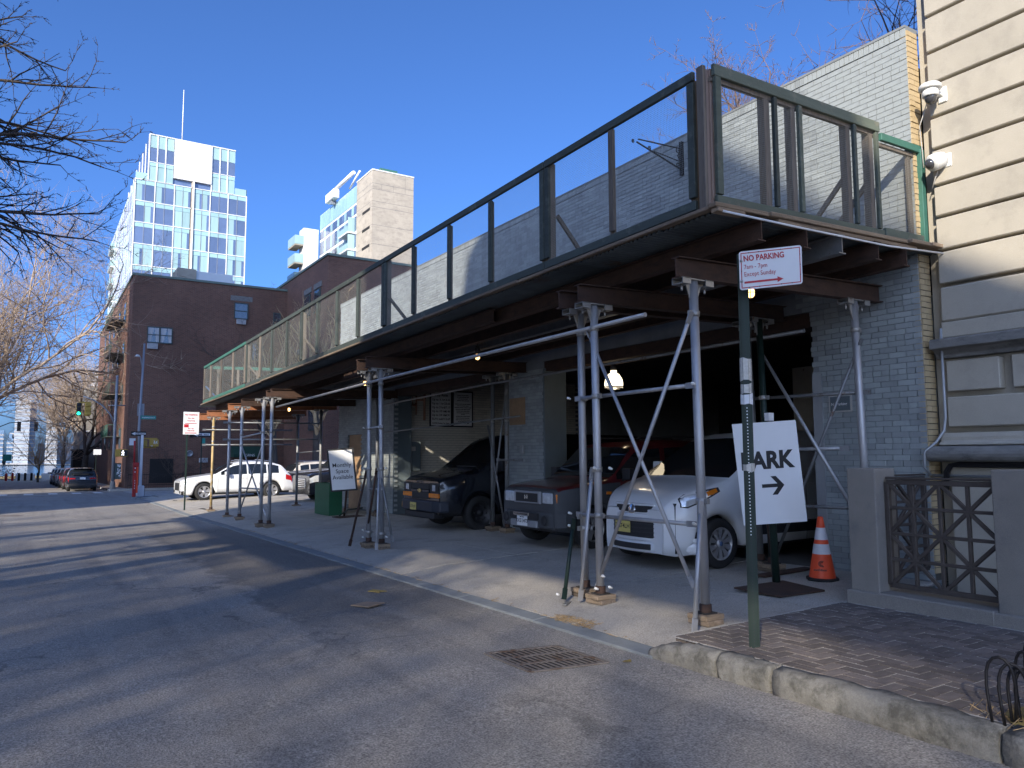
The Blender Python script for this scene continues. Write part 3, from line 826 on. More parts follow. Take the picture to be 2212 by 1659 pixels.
xa, xb = 9.70, 10.43
L_ = [('Daily Rates', (xa + xb) / 2, 3.32, 'CENTER', .10)]
for i, (a, b) in enumerate([('Up to \u00bd hr', '13.52'), ('Up to 1 hr', '23.65'), ('Up to 3 hrs', '37.17'), ('Up to 10 hrs', '46.46'), ('Up to 24 hrs', '54.91'), ("SUV's add'l", '12.67')]):
    L_ += [(a, xa + .07, 3.19 - i * .113, 'LEFT', .088), (b, xb - .07, 3.19 - i * .113, 'RIGHT', .088)]
L_.append(('18.375% Parking Tax Extra', xa + .07, 3.19 - 6 * .113, 'LEFT', .052))
board('black framed daily parking rates board with prices inside the garage', xa, xb, 2.42, 3.50, L_, .08)
L_ = []
rr = random.Random(5)
for i in range(17):
    if i in (4, 11): continue
    w_ = ' '.join('n' * 0 + ''.join(rr.choice('mnouae') for _ in range(rr.randint(3, 8))) for _ in range(4))
    L_.append((w_[:30], 10.79, 3.36 - i * .052, 'CENTER', .036))
L_.append(('NOTICE', 10.79, 3.36 - 11 * .052, 'CENTER', .036))
board('black framed small print notice board right of the price list', 10.44, 11.14, 2.42, 3.50, L_, .04)
board('black framed hours board partly hidden beside the copper pipes', 8.86, 8.99, 2.42, 3.46, [('7 Days', 8.965, 2.52, 'RIGHT', .03), ('Cars', 8.965, 2.85, 'RIGHT', .03)], .04)

# copper and iron pipes on the cross wall
pp = thing('copper_pipes', 'branching copper water pipes on the cream garage wall', 'pipe', (9.3, YW, 2.6))
yy = YW - .09
MB().tube([(9.10, yy, 3.9), (9.10, yy, 3.02)], .038, 8).obj('pipe', M['copper'], pp)
MB().tube([(9.24, yy, 3.45), (9.24, yy, 2.75)], .026, 8).obj('pipe', M['copper'], pp)
MB().tube([(9.50, yy, 3.9), (9.50, yy, 2.6)], .038, 8).obj('pipe', M['copper'], pp)
MB().tube([(9.10, yy, 3.08), (9.14, yy, 3.03), (9.2, yy, 3.03), (9.24, yy, 3.08)], .036, 8).obj('elbow', M['copper'], pp)
MB().tube([(9.24, yy, 3.18), (9.50, yy, 3.18)], .026, 8).obj('branch', M['copper'], pp)
MB().tube([(8.82, yy, 3.14), (8.82, yy, 3.34), (9.10, yy, 3.26)], .024, 8).obj('branch', M['copper'], pp)
ep = thing('electric_panel', 'grey electrical cabinet on the cream wall left of the black van', 'cabinet', (9.05, YW, 1.3))
MB().box(8.86, 9.35, YW - .2, YW - .005, 1.15, 1.98).obj('cabinet', M['blue_grey'], ep, bevel=.01)
MB().box(9.0, 9.18, YW - .206, YW - .2, 1.72, 1.84).obj('notice', M['paper'], ep)
bx = tag(MB().box(9.08, 9.34, YW - .24, YW - .005, .25, 1.02).obj('meter_box', M['blue_grey'], bevel=.01), 'lower grey meter box under the electrical cabinet', 'cabinet')
for i, (a, b, w) in enumerate([(8.78, 8.92, .11), (8.86, 9.02, .09), (8.95, 9.06, .08)]):
    mb = MB(); mb.beam((a, YW - .30 - .08 * i, .18), (b, YW - .03 - .03 * i, 1.45 - .12 * i), w, .025, (0, -1, .2))
    tag(mb.obj('plank', M['kraft']), ['tallest dark board leaning by the garage jamb', 'middle brown board leaning on the garage wall', 'shortest board leaning closest to the black van'][i], 'board')
# papers and switch box
def paper(label, y0, y1, z0, z1, m, cat='notice'):
    return tag(MB().box(XG - .012, XG - .004, y0, y1, z0, z1).obj('notice', m), label, cat)


paper('yellowed paper notice taped to the grey pier right of the van', 13.02, 13.62, 2.22, 2.78, M['kraft'])
sw_ = thing('switch_box', 'small grey switch box on the pier between van and red car', 'switch', (XG, 13.1, 1.7))
MB().box(XG - .06, XG - .003, 13.04, 13.16, 1.62, 1.80).obj('box', M['conduit'], sw_, bevel=.008)
nd = thing('faded_notice', 'faded peeling NO PARKING poster on the grey brick pier', 'notice', (XG, 5.8, 2.2))
MB().box(XG - .01, XG - .003, 5.665, 5.985, 2.115, 2.37).obj('backing', M['paper'], nd)
MB().box(XG - .013, XG - .0095, 5.69, 5.965, 2.135, 2.31).obj('sheet', M['blue_grey'], nd)
text('No Parking', .048, M['white_print'], nd, (XG - .013, 5.95, 2.20), (0, -1, 0), (0, 0, 1), bold=.001)

# ornamental iron bracket high on the wall
ib = thing('sign_bracket', 'ornate black iron scroll sign bracket fixed high on the grey brick wall', 'bracket', (XG, 8.42, 6.2))
bxp, by_ = XG - .02, 8.42
MB().box(bxp - .03, bxp + .015, by_ - .03, by_ + .03, 5.99, 6.53).obj('back_bar', M['black_iron'], ib)
tip = (XG - 1.02, 8.32, 6.32)
MB().tube([(bxp, by_, 6.42), tip], .011, 6).obj('top_bar', M['black_iron'], ib)
MB().tube([(bxp, by_, 6.07), (XG - 1.05, 8.32, 6.27)], .014, 6).obj('strut', M['black_iron'], ib)
MB().tube([(bxp, by_, 6.20), (XG - .66, 8.36, 6.22)], .008, 6).obj('middle_bar', M['black_iron'], ib)


def scroll(cx_, cz_, r0, turns, s_=1, ph=0.0):
    pts = []
    for k in range(20):
        a = ph + s_ * turns * 2 * math.pi * k / 19; rad = r0 * (1 - .8 * k / 19)
        pts.append((cx_ + rad * math.cos(a), by_ - .02, cz_ + rad * math.sin(a)))
    return MB().tube(pts, .009, 5)


scroll(bxp - .10, 6.36, .055, 1.4, 1, 0).obj('scroll', M['black_iron'], ib)
scroll(bxp - .10, 6.13, .055, 1.4, -1, 0).obj('scroll', M['black_iron'], ib)
MB().tube([(bxp - .05, by_ - .02, 6.37), (bxp - .11, by_ - .02, 6.28), (bxp - .06, by_ - .02, 6.2), (bxp - .05, by_ - .02, 6.12)], .012, 6).obj('scroll', M['black_iron'], ib)
scroll(XG - .72, 6.27, .035, 1.3, 1, 1).obj('scroll', M['black_iron'], ib)
scroll(XG - 1.05, 6.31, .03, 1.2, 1, 1).obj('scroll', M['black_iron'], ib)

# ------------------------------------------------------------------ limestone building at the right
lm = thing('limestone_building', 'tall pale limestone building with deep horizontal joints at the right', 'building', (8.8, 0, 0))
XL = 8.60
YE = 4.595                                                   # far end of the rusticated face
gz = [11.6, 11.2, 10.8, 10.4, 10.0, 9.6, 9.2, 8.75, 8.34, 7.93, 7.51, 7.10, 6.675, 6.235, 5.855, 5.455, 5.075, 4.645, 4.275, 3.885, 3.49]
MB().box(XL + .13, XL + 6, -9, 4.74, -1, 12).obj('wall', M['lime'], lm)      # recessed joints and the reveal strip
# the strip next to the brick return
ysp = [YE - 2.1, YE - 4.6, YE - 6.9, -9]
for i, (zt, zb) in enumerate(zip(gz, gz[1:])):
    yb = [YE] + ([YE - 3.1, YE - 6.3, -9] if i % 2 else [YE - 2.3, YE - 5.0, YE - 8, -9])
    if zt < 7.4: yb = [YE] + [YE - 5.2 + .3 * (i % 2), -9]
    for a, b in zip(yb, yb[1:]):
        MB().box(XL, XL + .14, b + .004, a - .004, zb + .018, zt - .018).obj('stone_block', M['lime'], lm, bevel=.011)
# below the last joint: smooth course, sill band, panels, plinth
MB().box(XL, XL + .14, -9, YE, 3.07, 3.464).obj('stone_block', M['lime'], lm, bevel=.02)
MB().box(XL - .004, XL + .14, -9, YE, 2.885, 3.064).obj('stone_block', M['lime'], lm, bevel=.01)
mb = MB(); prof = [(XL + .14, 2.885), (XL - .09, 2.875), (XL - .105, 2.855), (XL - .105, 2.765), (XL - .03, 2.75), (XL + .02, 2.70), (XL + .02, 2.66), (XL + .14, 2.66)]
mb.prism([(x, -9, z) for x, z in prof], (0, YE + 9.09, 0)); mb.obj('sill_band', M['lime_dark'], lm, bevel=.006)
for a, b in [(YE - .02, 4.02), (3.90, 1.4), (1.28, -1.3), (-1.42, -4.2), (-4.3, -9)]:
    MB().box(XL + .015, XL + .14, b, a, 2.285, 2.625).obj('stone_block', M['lime'], lm, bevel=.01)
MB().box(XL + .01, XL + .14, -9, YE - .01, 1.89, 2.222).obj('stone_block', M['lime'], lm, bevel=.012)
prof = [(XL + .14, 1.83), (XL - .01, 1.825), (XL - .03, 1.78), (XL - .03, 1.74), (XL - .085, 1.715), (XL - .10, 1.69), (XL + .14, 1.68)]
mb = MB(); mb.prism([(x, -9, z) for x, z in prof], (0, YE + 9.05, 0)); mb.obj('base_moulding', M['lime'], lm, bevel=.008)
tor = [(XL + .14, 1.679)]
for k in range(9):
    a = math.radians(90 + 180 * k / 8); tor.append((XL - .14 + .085 * math.cos(a), 1.594 + .085 * math.sin(a)))
tor.append((XL + .14, 1.509))
for y0, y1 in [(3.62, YE + .14), (-.5, 3.612), (-9, -.508)]:
    mb = MB(); mb.prism([(x, y0, z) for x, z in tor], (0, y1 - y0, 0)); mb.obj('torus_moulding', M['lime_dark'], lm, bevel=.01)
MB().box(XL - .02, XL + .14, -9, YE - .02, -.9, 1.505).obj('stone_block', M['lime'], lm, bevel=.01)

# security cameras and their cables
def dome_cam(label, loc, look, hood):
    t = thing('security_camera', label, 'camera', loc)
    x, y_, z = loc
    if hood:
        mb = MB(); mb.box(XL - .02, XL + .005, y_ - .10, y_ + .0, z - .02, z + .16); mb.beam((XL, y_ - .05, z + .06), (x, y_, z + .13), .05, .04); mb.obj('bracket', M['cam_white'], t, bevel=.008)
        MB().lathe([(0, .175), (.10, .17), (.118, .15), (.118, .11), (.10, .105), (0, .105)], loc, n=20).obj('hood', M['cam_white'], t)
        MB().lathe([(.0, .106), (.088, .105), (.085, .03), (.078, .025), (0, .025)], loc, n=20).obj('housing', M['cam_white'], t)
        MB().lathe([(.066, .028), (.064, .0), (.05, -.035), (.03, -.052), (0, -.06)], loc, n=18).obj('dome', M['cam_dome'], t)
    else:
        MB().box(XL - .012, XL + .005, y_ - .13, y_ + .0, z - .06, z + .1).obj('back_plate', M['cam_white'], t, bevel=.008)
        d = V(look).normalized()
        MB().lathe([(0, -.12), (.085, -.11), (.098, -.03), (.096, .03), (.082, .055), (0, .06)], loc, d, 20).obj('housing', M['cam_white'], t)
        MB().lathe([(.062, .058), (.055, .085), (.035, .105), (0, .112)], loc, d, 18).obj('dome', M['cam_dome'], t)
    return t


dome_cam('white hooded dome camera, upper of two on the limestone front', (XL - .17, 4.475, 5.60), None, True)
dome_cam('white ball camera, lower of two, above a rust stain', (XL - .12, 4.50, 4.88), (-.75, .35, -.35), False)
tag(MB().tube([(XL - .10, 4.56, 5.60), (XL - .02, 4.70, 5.4), (XL - .012, 4.69, 5.12), (XL - .01, 4.685, 4.9)], .006, 5).obj('cable', M['paper']), 'thin white cable running down from the upper camera', 'cable')
tag(MB().tube([(XL - .06, 4.50, 4.79), (XL - .03, 4.56, 4.70), (XL - .01, 4.60, 4.62)], .006, 5).obj('cable', M['paper']), 'short white cable dangling under the lower camera', 'cable')
tag(MB().tube([(XL - .012, YE + .0, 3.0), (XL - .012, YE + .0, 2.0), (XL - .02, YE + .02, 1.85), (XL - .14, YE + .05, 1.72), (XL - .22, YE + .14, 1.62), (XL - .22, YE + .15, 1.45), (XL - .12, YE + .14, 1.36)], .016, 7).obj('conduit', M['conduit']), 'grey conduit bending around the stone moulding at the building corner', 'conduit')
tag(MB().tube([(XL - .08, YE + .14, 1.355), (XL - .05, 3.0, 1.35), (XL - .05, 0, 1.35)], .017, 7).obj('conduit', M['conduit']), 'straight horizontal grey conduit behind the iron grille top', 'conduit')
cb = thing('cable_bundle', 'thick black cable bundle curving under the stone moulding', 'cable', (8.5, 4.6, 1.4))
for k in range(3):
    o_ = .018 * k
    MB().tube([(XL - .10, 4.60 - o_, 1.2), (XL - .10, 4.59 - o_, 1.40 - o_ * .4), (XL - .10, 4.54 - o_, 1.475 - o_ * .4), (XL - .10, 4.42, 1.497 - o_), (XL - .10, 0, 1.497 - o_)], .013, 6).obj('cable', M['black_iron'], cb)

# granite piers and bronze grille in front of the areaway
def gpier(label, x0, x1, y0, y1, zb, zt):
    t = thing('granite_pier', label, 'pier', ((x0 + x1) / 2, (y0 + y1) / 2, zb))
    MB().box(x0, x1, y0, y1, zb, zt).obj('block', M['granite'], t, bevel=.012, seg=2)
    return t


gpier('granite gate pier beside the traffic cone', 6.90, 7.24, 4.40, 4.70, .10, 1.455)
gpier('granite gate pier at the right edge beyond the iron grille', 6.90, 7.24, 2.75, 3.345, .10, 1.46)
pl = thing('granite_plinth', 'low granite plinth under the bronze grille and piers', 'plinth', (7.05, 3.5, .1))
MB().box(6.84, 7.30, -6, 2.745, .0, .30).obj('block', M['granite'], pl, bevel=.012)
MB().box(6.84, 7.30, 3.35, 4.395, .0, .285).obj('block', M['granite'], pl, bevel=.012)
MB().box(6.845, 6.895, 2.75, 4.72, .0, .275).obj('block', M['granite'], pl, bevel=.01)
sheet('areaway_floor', [7.30, 8.58], [-6, 5.0], lambda x, y: -.6, M['concrete'], kind='structure')
MB().box(7.30, 7.34, -6, 4.7, -.65, .27).obj('areaway_wall', M['granite'], pl)


def grille(label, fx, u0, u1, z0, z1, n=4):
    """fx(u, z, d): world point; u across, d depth."""
    t = thing('iron_grille', label, 'grille', fx((u0 + u1) / 2, z0, 0))
    def bar(nm, a, b, w, th):
        mb = MB(); p, q = V(fx(*a, 0)), V(fx(*b, 0)); nrm = (V(fx(u0, z0, 1)) - V(fx(u0, z0, 0))).normalized()
        mb.beam(p, q, th, w, (q - p).normalized().cross(nrm)); return mb.obj(nm, M['iron'], t, bevel=.004)
    for a, b in [((u0, z0), (u1, z0)), ((u0, z1), (u1, z1))]: bar('rail', a, b, .045, .05)
    for a, b in [((u0, z0), (u0, z1)), ((u1, z0), (u1, z1))]: bar('stile', a, b, .045, .05)
    bar('rail', (u0, z1 + .04), (u1, z1 + .04), .02, .07)
    us = [u0 + (u1 - u0) * i / n for i in range(n + 1)]; zs = [z1 + (z0 - z1) * i / n for i in range(n + 1)]
    for i in range(1, n): bar('bar', (us[i], z0 + .022), (us[i], z1 - .022), .03, .036); bar('bar', (u0 + .022, zs[i]), (u1 - .022, zs[i]), .03, .038)
    for i in range(n):
        for j in range(n):
            a, b = ((us[j], zs[i]), (us[j + 1], zs[i + 1])) if (i + j) % 2 == 0 else ((us[j + 1], zs[i]), (us[j], zs[i + 1]))
            bar('diagonal', a, b, .034, .030)
    return t


grille('bronze square grille with radiating diagonal bars between granite piers', lambda u, z, d: (7.06 + d, u, z), 4.372, 3.372, .345, 1.325)
grille('second bronze grille set back square to the first behind it', lambda u, z, d: (u, 4.78 + d, z), 7.28, 8.40, .345, 1.325)

# ------------------------------------------------------------------ sidewalk shed
shed = thing('sidewalk_shed', 'long sidewalk shed on pipe posts with a green framed wire fence around its deck', 'sidewalk shed', (6.8, 17, 0))
XS, XI, YA, YZ = 5.13, 8.46, 4.78, 29.2


def dz(x, y): return -0.0150 * (y - 4.78) + 0.030 * (x - 5.13)


# rolled steel joists along the deck
def ibeam(p, q, h, w, name, m=None, t=.012):
    p, q = V(p), V(q); mb = MB()
    mb.beam(p, q, t, h - .02)
    u = V((0, 0, h / 2 - .006))
    mb.beam(p + u, q + u, w, .012); mb.beam(p - u, q - u, w, .012)
    return mb.obj(name, m or M['rust'], shed)


for k, x in enumerate([5.67, 6.30, 6.85, 7.45, 8.05]):
    ys = [4.60 + R.uniform(-.03, .04), 13.2, 21.6, 29.15]
    for a, b in zip(ys, ys[1:]):
        h = .20
        ibeam((x + .02 * (k % 2), a + .01, 3.665 + dz(x, a)), (x + .02 * (k % 2), b, 3.665 + dz(x, b)), h, .11, 'joist', M['galv_dk'] if k == 2 else None)
    if k == 0:
        # a lapped second joist as at the splice in the photograph
        ibeam((5.53, 9.3, 3.66 + dz(5.5, 9.3)), (5.53, 29.0, 3.66 + dz(5.5, 29)), .19, .1, 'joist')
# cross beams on the posts
BY = [5.25, 6.62, 6.98, 12.98, 13.42, 19.5, 19.95, 22.75, 24.5, 27.85]
for y in BY:
    x0 = 5.165 if y < 6 else 5.02
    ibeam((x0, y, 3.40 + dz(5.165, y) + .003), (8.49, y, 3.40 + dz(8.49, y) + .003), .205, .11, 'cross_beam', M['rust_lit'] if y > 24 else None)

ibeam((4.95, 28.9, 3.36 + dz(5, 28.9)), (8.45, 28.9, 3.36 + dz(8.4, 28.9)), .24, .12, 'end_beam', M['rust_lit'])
# corrugated sheets and planks of the deck
def corr(y0, y1, x0, x1):
    mb = MB(); n = int((y1 - y0) / .0113); xs = [x0, x1]; vs = []
    for i in range(n + 1):
        y = y0 + (y1 - y0) * i / n
        for x in xs:
            vs.append((x, y, 3.786 + dz(x, y) + .0115 * math.sin(2 * math.pi * y / .068)))
    mb.add(vs, [(2 * i, 2 * i + 1, 2 * i + 3, 2 * i + 2) for i in range(n)], True)
    return mb.obj('corrugated_sheet', M['corr'], shed)


y = 4.66
while y < 29.2:
    xa_ = 5.10 + R.uniform(-.035, .03)
    if 16.2 < y < 17.4:                                        # gap added in the deck sheets to let a patch of sun through
        corr(y, y + .72, xa_, 6.03); corr(y, y + .72, 6.80, 8.47)
    else:
        corr(y, y + .72, xa_, 8.47 + (.30 if y < 4.7 else 0))
    y += .70
for i in range(14):
    x = 5.20 + i * .24
    ys = [4.70 + R.uniform(-.05, .02), 8.3, 11.9, 15.5, 19.1, 22.7, 26.3, 29.25]
    segs = list(zip(ys, ys[1:]))
    if i in (4, 5, 6): segs = [(a, b) for a, b in segs if a != 15.5] + [(15.5, 16.5), (17.6, 19.1)]
    for a, b in segs:
        mb = MB(); mb.beam((x, a, 3.824 + dz(x, a)), (x, b - .01, 3.824 + dz(x, b)), .228, .04); mb.obj('deck_plank', M['wood_y'], shed)
# edge planks
ys = [4.66, 7.9, 10.6, 14.1, 17.3, 20.6, 24.2, 27.0, 29.3]
for a, b in zip(ys, ys[1:]):
    o = R.uniform(-.02, .03)
    mb = MB(); mb.beam((5.10 - o, a, 3.818 + dz(5.1, a)), (5.10 - o, b - .02, 3.818 + dz(5.1, b)), .12, .036); mb.obj('edge_plank', M['wood_y'], shed, bevel=.006)
for x0, x1, y, z, w in [(5.04, 5.75, 4.655, 3.825, .10), (5.06, 5.42, 4.64, 3.778, .09), (5.77, 8.02, 4.645, 3.83, .11), (5.9, 8.25, 4.66, 3.785, .09), (8.04, 8.52, 4.62, 3.835, .14), (8.40, 8.80, 4.60, 3.83, .16)]:
    mb = MB(); mb.beam((x0, y, z + dz(x0, y)), (x1, y, z + dz(x1, y)), w, .042); mb.obj('edge_plank', M['wood_x'], shed, bevel=.006)
mb = MB(); mb.tube([(5.12, 4.60, 3.765), (6.2, 4.585, 3.775), (7.6, 4.57, 3.80), (8.72, 4.52, 3.855)], .011, 5)
tag(mb.obj('white_strip', M['white_sign']), 'thin white plastic strip hanging along the end edge of the shed deck', 'strip')
mb = MB(); mb.beam((XI - .03, 5.4, 4.30), (XI - .03, 7.4, 4.20), .03, .16); mb.obj('loose_board', M['dark_in'], shed)
mb = MB(); mb.beam((8.40, 5.32, 3.9), (8.40, 5.32, 4.34), .09, .04, (1, 0, 0)); mb.obj('upright', M['wood_pink'], shed)

# the fence
FZ = 3.86


def wires(p0, u, nu, h, parent, z0, sp=.0205, th=.0022):
    """a panel of square wire netting from p0 along unit u for nu metres, height h; joined into one part."""
    mb = MB(); u = V(u).normalized(); p0 = V(p0); n = int(nu / sp)
    sl = (dz(*(p0 + u * nu).xy) - dz(*p0.xy)) / nu
    sd = V((-u.y, u.x, 0)) * th
    for i in range(1, n):
        a = p0 + u * (i * sp) + V((0, 0, z0 + sl * i * sp)); b = a + V((0, 0, h))
        t = u * (th / 2); q = sd / 2
        mb.add([a - t, a + q, a + t, b - t, b + q, b + t], [(0, 2, 5, 3), (0, 3, 4, 1), (1, 4, 5, 2)])
    k = int(h / sp)
    for j in range(1, k):
        a = p0 + V((0, 0, z0 + j * sp)); b = p0 + u * nu + V((0, 0, z0 + sl * nu + j * sp)); t = V((0, 0, th / 2)); q = sd / 2
        mb.add([a - t, a + q, a + t, b - t, b + q, b + t], [(0, 3, 5, 2), (0, 1, 4, 3), (1, 2, 5, 4)])
    return mb.obj('wire_mesh', M['wire'], parent, kind='stuff')


def stud(x, y, z0, z1, m='wood_z', w=.088, d=.040, along='y', leanx=0.0, leany=0.0):
    mb = MB(); a, b = (w, d) if along == 'x' else (d, w)
    mb.box(x - a / 2, x + a / 2, y - b / 2, y + b / 2, z0 + dz(x, y), z1 + dz(x, y))
    return mb.obj('stud', M[m], shed, bevel=.004)


studs = [6.13, 8.70, 9.92, 11.19, 13.72, 14.9, 16.18, 18.6, 20.0, 21.2, 24.48, 26.2, 27.97]
joints = [4.90, 7.40, 12.41, 17.36, 22.8, 29.2]
for a, b in zip(joints, joints[1:]):
    o = R.uniform(-.015, .015)
    far = b > 22.9
    mt = 'green_fresh' if far else 'green_y'
    for z, hh in ((FZ + .05, .092), (FZ + 1.305, .088)):
        mb = MB(); mb.beam((XS + o, a + .01, z + dz(XS, a)), (XS + o, b - .01, z + dz(XS, b)), .042, hh); mb.obj('rail', M[mt], shed, bevel=.005)
    for y in (a + .055, b - .055):
        stud(XS + o + .002, y, FZ + .13, FZ + 1.25, 'green_y' if not far else 'wood_z', .085, .040, 'y')
        if not far: stud(XS + o + .055, y + (.02 if y < a + .2 else -.02), FZ + .02, FZ + 1.30, 'wood_z', .04, .085, 'y')
    for y in studs:
        if a < y < b:
            stud(XS + o + .001, y, FZ + .13, FZ + 1.25, 'wood_z' if (y > 20 or y < 7) else 'green_y', .080, .038)
            stud(XS + o + .05, y + .05, FZ + .04, FZ + 1.26, 'wood_z', .04, .06)
    wires((XS + o + .021, a + .02, 0), (0, 1, 0), b - a - .04, 1.20, shed, FZ + .08 + dz(XS, a), sp=.0205 if a < 12 else .036, th=.0022 if a < 12 else .0020)
    # brace from the panel back to the deck
    for y in ((b - .12,) if a > 6 else (a + 2.3,)):
        mb = MB(); mb.beam((XS + o + .04, y, FZ + .62 + dz(XS, y)), (XS + .62, y + .05, FZ - .0 + dz(XS + .6, y)), .03, .05); mb.obj('brace', M['wood_z'] if a < 20 else M['paint_blue'], shed)
# corner cluster
for (x, y, m, w, d) in [(5.165, 4.835, 'wood_pink', .075, .075), (5.105, 4.80, 'wood_z', .045, .085), (5.215, 4.795, 'wood_pink', .04, .04)]:
    MB().box(x - w / 2, x + w / 2, y - d / 2, y + d / 2, FZ - .03, FZ + 1.34).obj('corner_post', M[m], shed, bevel=.005)
# end fence, two overlapping panels
YE1, YE2 = 4.735, 4.70
for (x0, x1, y, z0, zt, mm) in [(5.19, 7.80, YE1, FZ, FZ + 1.355, 'green_x'), (7.82, 8.63, YE2 + .03, FZ + .03, FZ + 1.255, 'green_x')]:
    first = x1 < 8
    mb = MB(); mb.beam((x0, y, zt - .05 + dz(x0, y) * .6), (x1, y, zt - .05 + dz(x1, y) * .6), .042, .115 if first else .085); mb.obj('rail', M[mm if first else 'green_fresh'], shed, bevel=.005)
    mb = MB(); mb.beam((x0, y, z0 + .055 + dz(x0, y)), (x1, y, z0 + .055 + dz(x1, y)), .042, .095); mb.obj('rail', M[mm], shed, bevel=.005)
    wires((x0 + .02, y + .024, 0), (1, 0, 0), x1 - x0 - .05, 1.20 if first else 1.10, shed, z0 + .08 + dz(x0, y), sp=.0205)
    mb = MB(); mb.beam((x0, y + .04, zt - .125 + dz(x0, y) * .6), (x1, y + .04, zt - .125 + dz(x1, y) * .6), .04, .04); mb.obj('rail', M['wood_z'], shed)
MB().box(5.205, 5.28, YE1 - .02, YE1 + .02, FZ + .12, FZ + 1.25).obj('stud', M['green_x'], shed, bevel=.004)
for x, a, m in [(5.96, .085, 'wood_z'), (6.05, .05, 'green_y'), (6.36, .07, 'wood_z'), (6.43, .055, 'green_x'), (7.27, .075, 'wood_z'), (7.345, .05, 'green_y'), (7.68, .08, 'wood_z'), (7.75, .05, 'green_x')]:
    MB().box(x - a / 2, x + a / 2, YE1 + (.022 if m == 'wood_z' else -.018), YE1 + (.105 if m == 'wood_z' else .021), FZ + .115 + dz(x, 4.7), FZ + 1.24 + dz(x, 4.7) * .6).obj('stud', M[m], shed, bevel=.004)
MB().box(8.57, 8.645, YE2 - .0, YE2 + .075, FZ + .14, FZ + 1.27).obj('stud', M['green_fresh'], shed, bevel=.004)
MB().box(8.40, 8.46, YE2 + .06, YE2 + .10, FZ + .14, FZ + 1.25).obj('stud', M['wood_z'], shed, bevel=.004)
for x in (7.27, 7.68):
    mb = MB(); mb.beam((x + .02, 4.80, FZ + .68 + dz(x, 4.7)), (x + .02, 5.45, FZ + .05 + dz(x, 5.4)), .03, .05); mb.obj('brace', M['wood_z'], shed)
# far end fence
for z in (FZ + .065, FZ + 1.305):
    mb = MB(); mb.beam((5.15, 29.15, z + dz(5.15, 29.2)), (8.45, 29.15, z + dz(8.45, 29.2)), .042, .11); mb.obj('rail', M['green_fresh'], shed)
for x in (5.6, 6.3, 7.0, 7.7, 8.4):
    stud(x, 29.15, FZ + .12, FZ + 1.25, 'wood_z', .085, .04, 'x')

# pipe posts with heads, plates, clamps and wood blocks
def clampring(x, y, z, r, parent, spread=(1, 0)):
    mb = MB(); mb.lathe([(r + .002, -.028), (r + .009, -.026), (r + .009, .026), (r + .002, .028)], (x, y, z), n=12)
    a = V((spread[0], spread[1], 0)).normalized()
    mb.beam(V((x, y, z)) + a * (r + .004), V((x, y, z)) + a * (r + .045), .035, .05)
    o = mb.obj('clamp', M['clamp'], parent)
    return o


def cap(p, parent, d=(0, -1, 0)):
    p, d = V(p), V(d)
    mb = MB(); mb.lathe([(0, 0), (.010, .0), (.016, .03), (.013, .045), (0, .05)], p, d, 8); return mb.obj('bolt_cap', M['bolt_white'], parent)


def post(x, y, zb, zt, r=.043, m='galv', lean=(0, 0), blocks=2, clamps=(), head=True, detail=True):
    mb = MB(); mb.tube([(x, y, zb + .005), (x + lean[0], y + lean[1], zt - .01)], r, 14); p = mb.obj('post', M[m], shed)
    xt, yt = x + lean[0], y + lean[1]
    if head:
        for sgn in (-1, 1):
            hb = MB()
            cx_ = xt + sgn * .155
            hb.box(cx_ - .055, cx_ + .055, yt - .075, yt - .068, zt - .055, zt - .002); hb.box(cx_ - .055, cx_ + .055, yt + .068, yt + .075, zt - .055, zt - .002)
            hb.box(cx_ - .055, cx_ + .055, yt - .075, yt + .075, zt - .062, zt - .055); hb.box(cx_ - .055, cx_ + .055, yt - .075, yt + .075, zt - .009, zt - .0)
            hb.lathe([(.0, 0), (.012, 0), (.012, -.045), (.008, -.06), (0, -.06)], (cx_, yt, zt - .062), n=8)
            hb.prism([(xt + sgn * .03, yt - .006, zt - .25), (xt + sgn * .10, yt - .006, zt - .06), (xt + sgn * .03, yt - .006, zt - .04)], (0, .012, 0))
            hb.obj('u_head', M['clamp'], p)
        MB().box(xt - .11, xt + .11, yt - .06, yt + .06, zt - .012, zt).obj('head_plate', M['clamp'], p)
    MB().box(x - .075, x + .075, y - .075, y + .075, zb - .004, zb + .008).obj('base_plate', M['asphalt_dark'], p)
    MB().lathe([(r + .012, 0), (r + .012, .07), (r, .075)], (x, y, zb + .008), n=12).obj('base_sleeve', M['rust'], p)
    z = zb - .004
    for k in range(blocks):
        w, d = (.125, .115) if k % 2 == 0 else (.105, .125)
        bb = MB(); a = R.uniform(-.12, .12); c, s = math.cos(a), math.sin(a)
        bb.add([(x + px * w * c - py * d * s, y + px * w * s + py * d * c, zz) for zz in (z - .046, z) for px, py in ((-1, -1), (1, -1), (1, 1), (-1, 1))], [(3, 2, 1, 0), (4, 5, 6, 7), (0, 1, 5, 4), (1, 2, 6, 5), (2, 3, 7, 6), (3, 0, 4, 7)])
        bb.obj('sole_block', M['wood_x'] if k % 2 == 0 else M['wood_y'], p, bevel=.005); z -= .047
    for zc, sp in clamps:
        f = (zc - zb) / (zt - zb)
        clampring(x + lean[0] * f, y + lean[1] * f, zc, r, p, sp)
    return p


def base_z(x, y, n=2): return walk(x, y) + .047 * n


def head_z(x, y): return 3.295 + dz(x, y) + .003


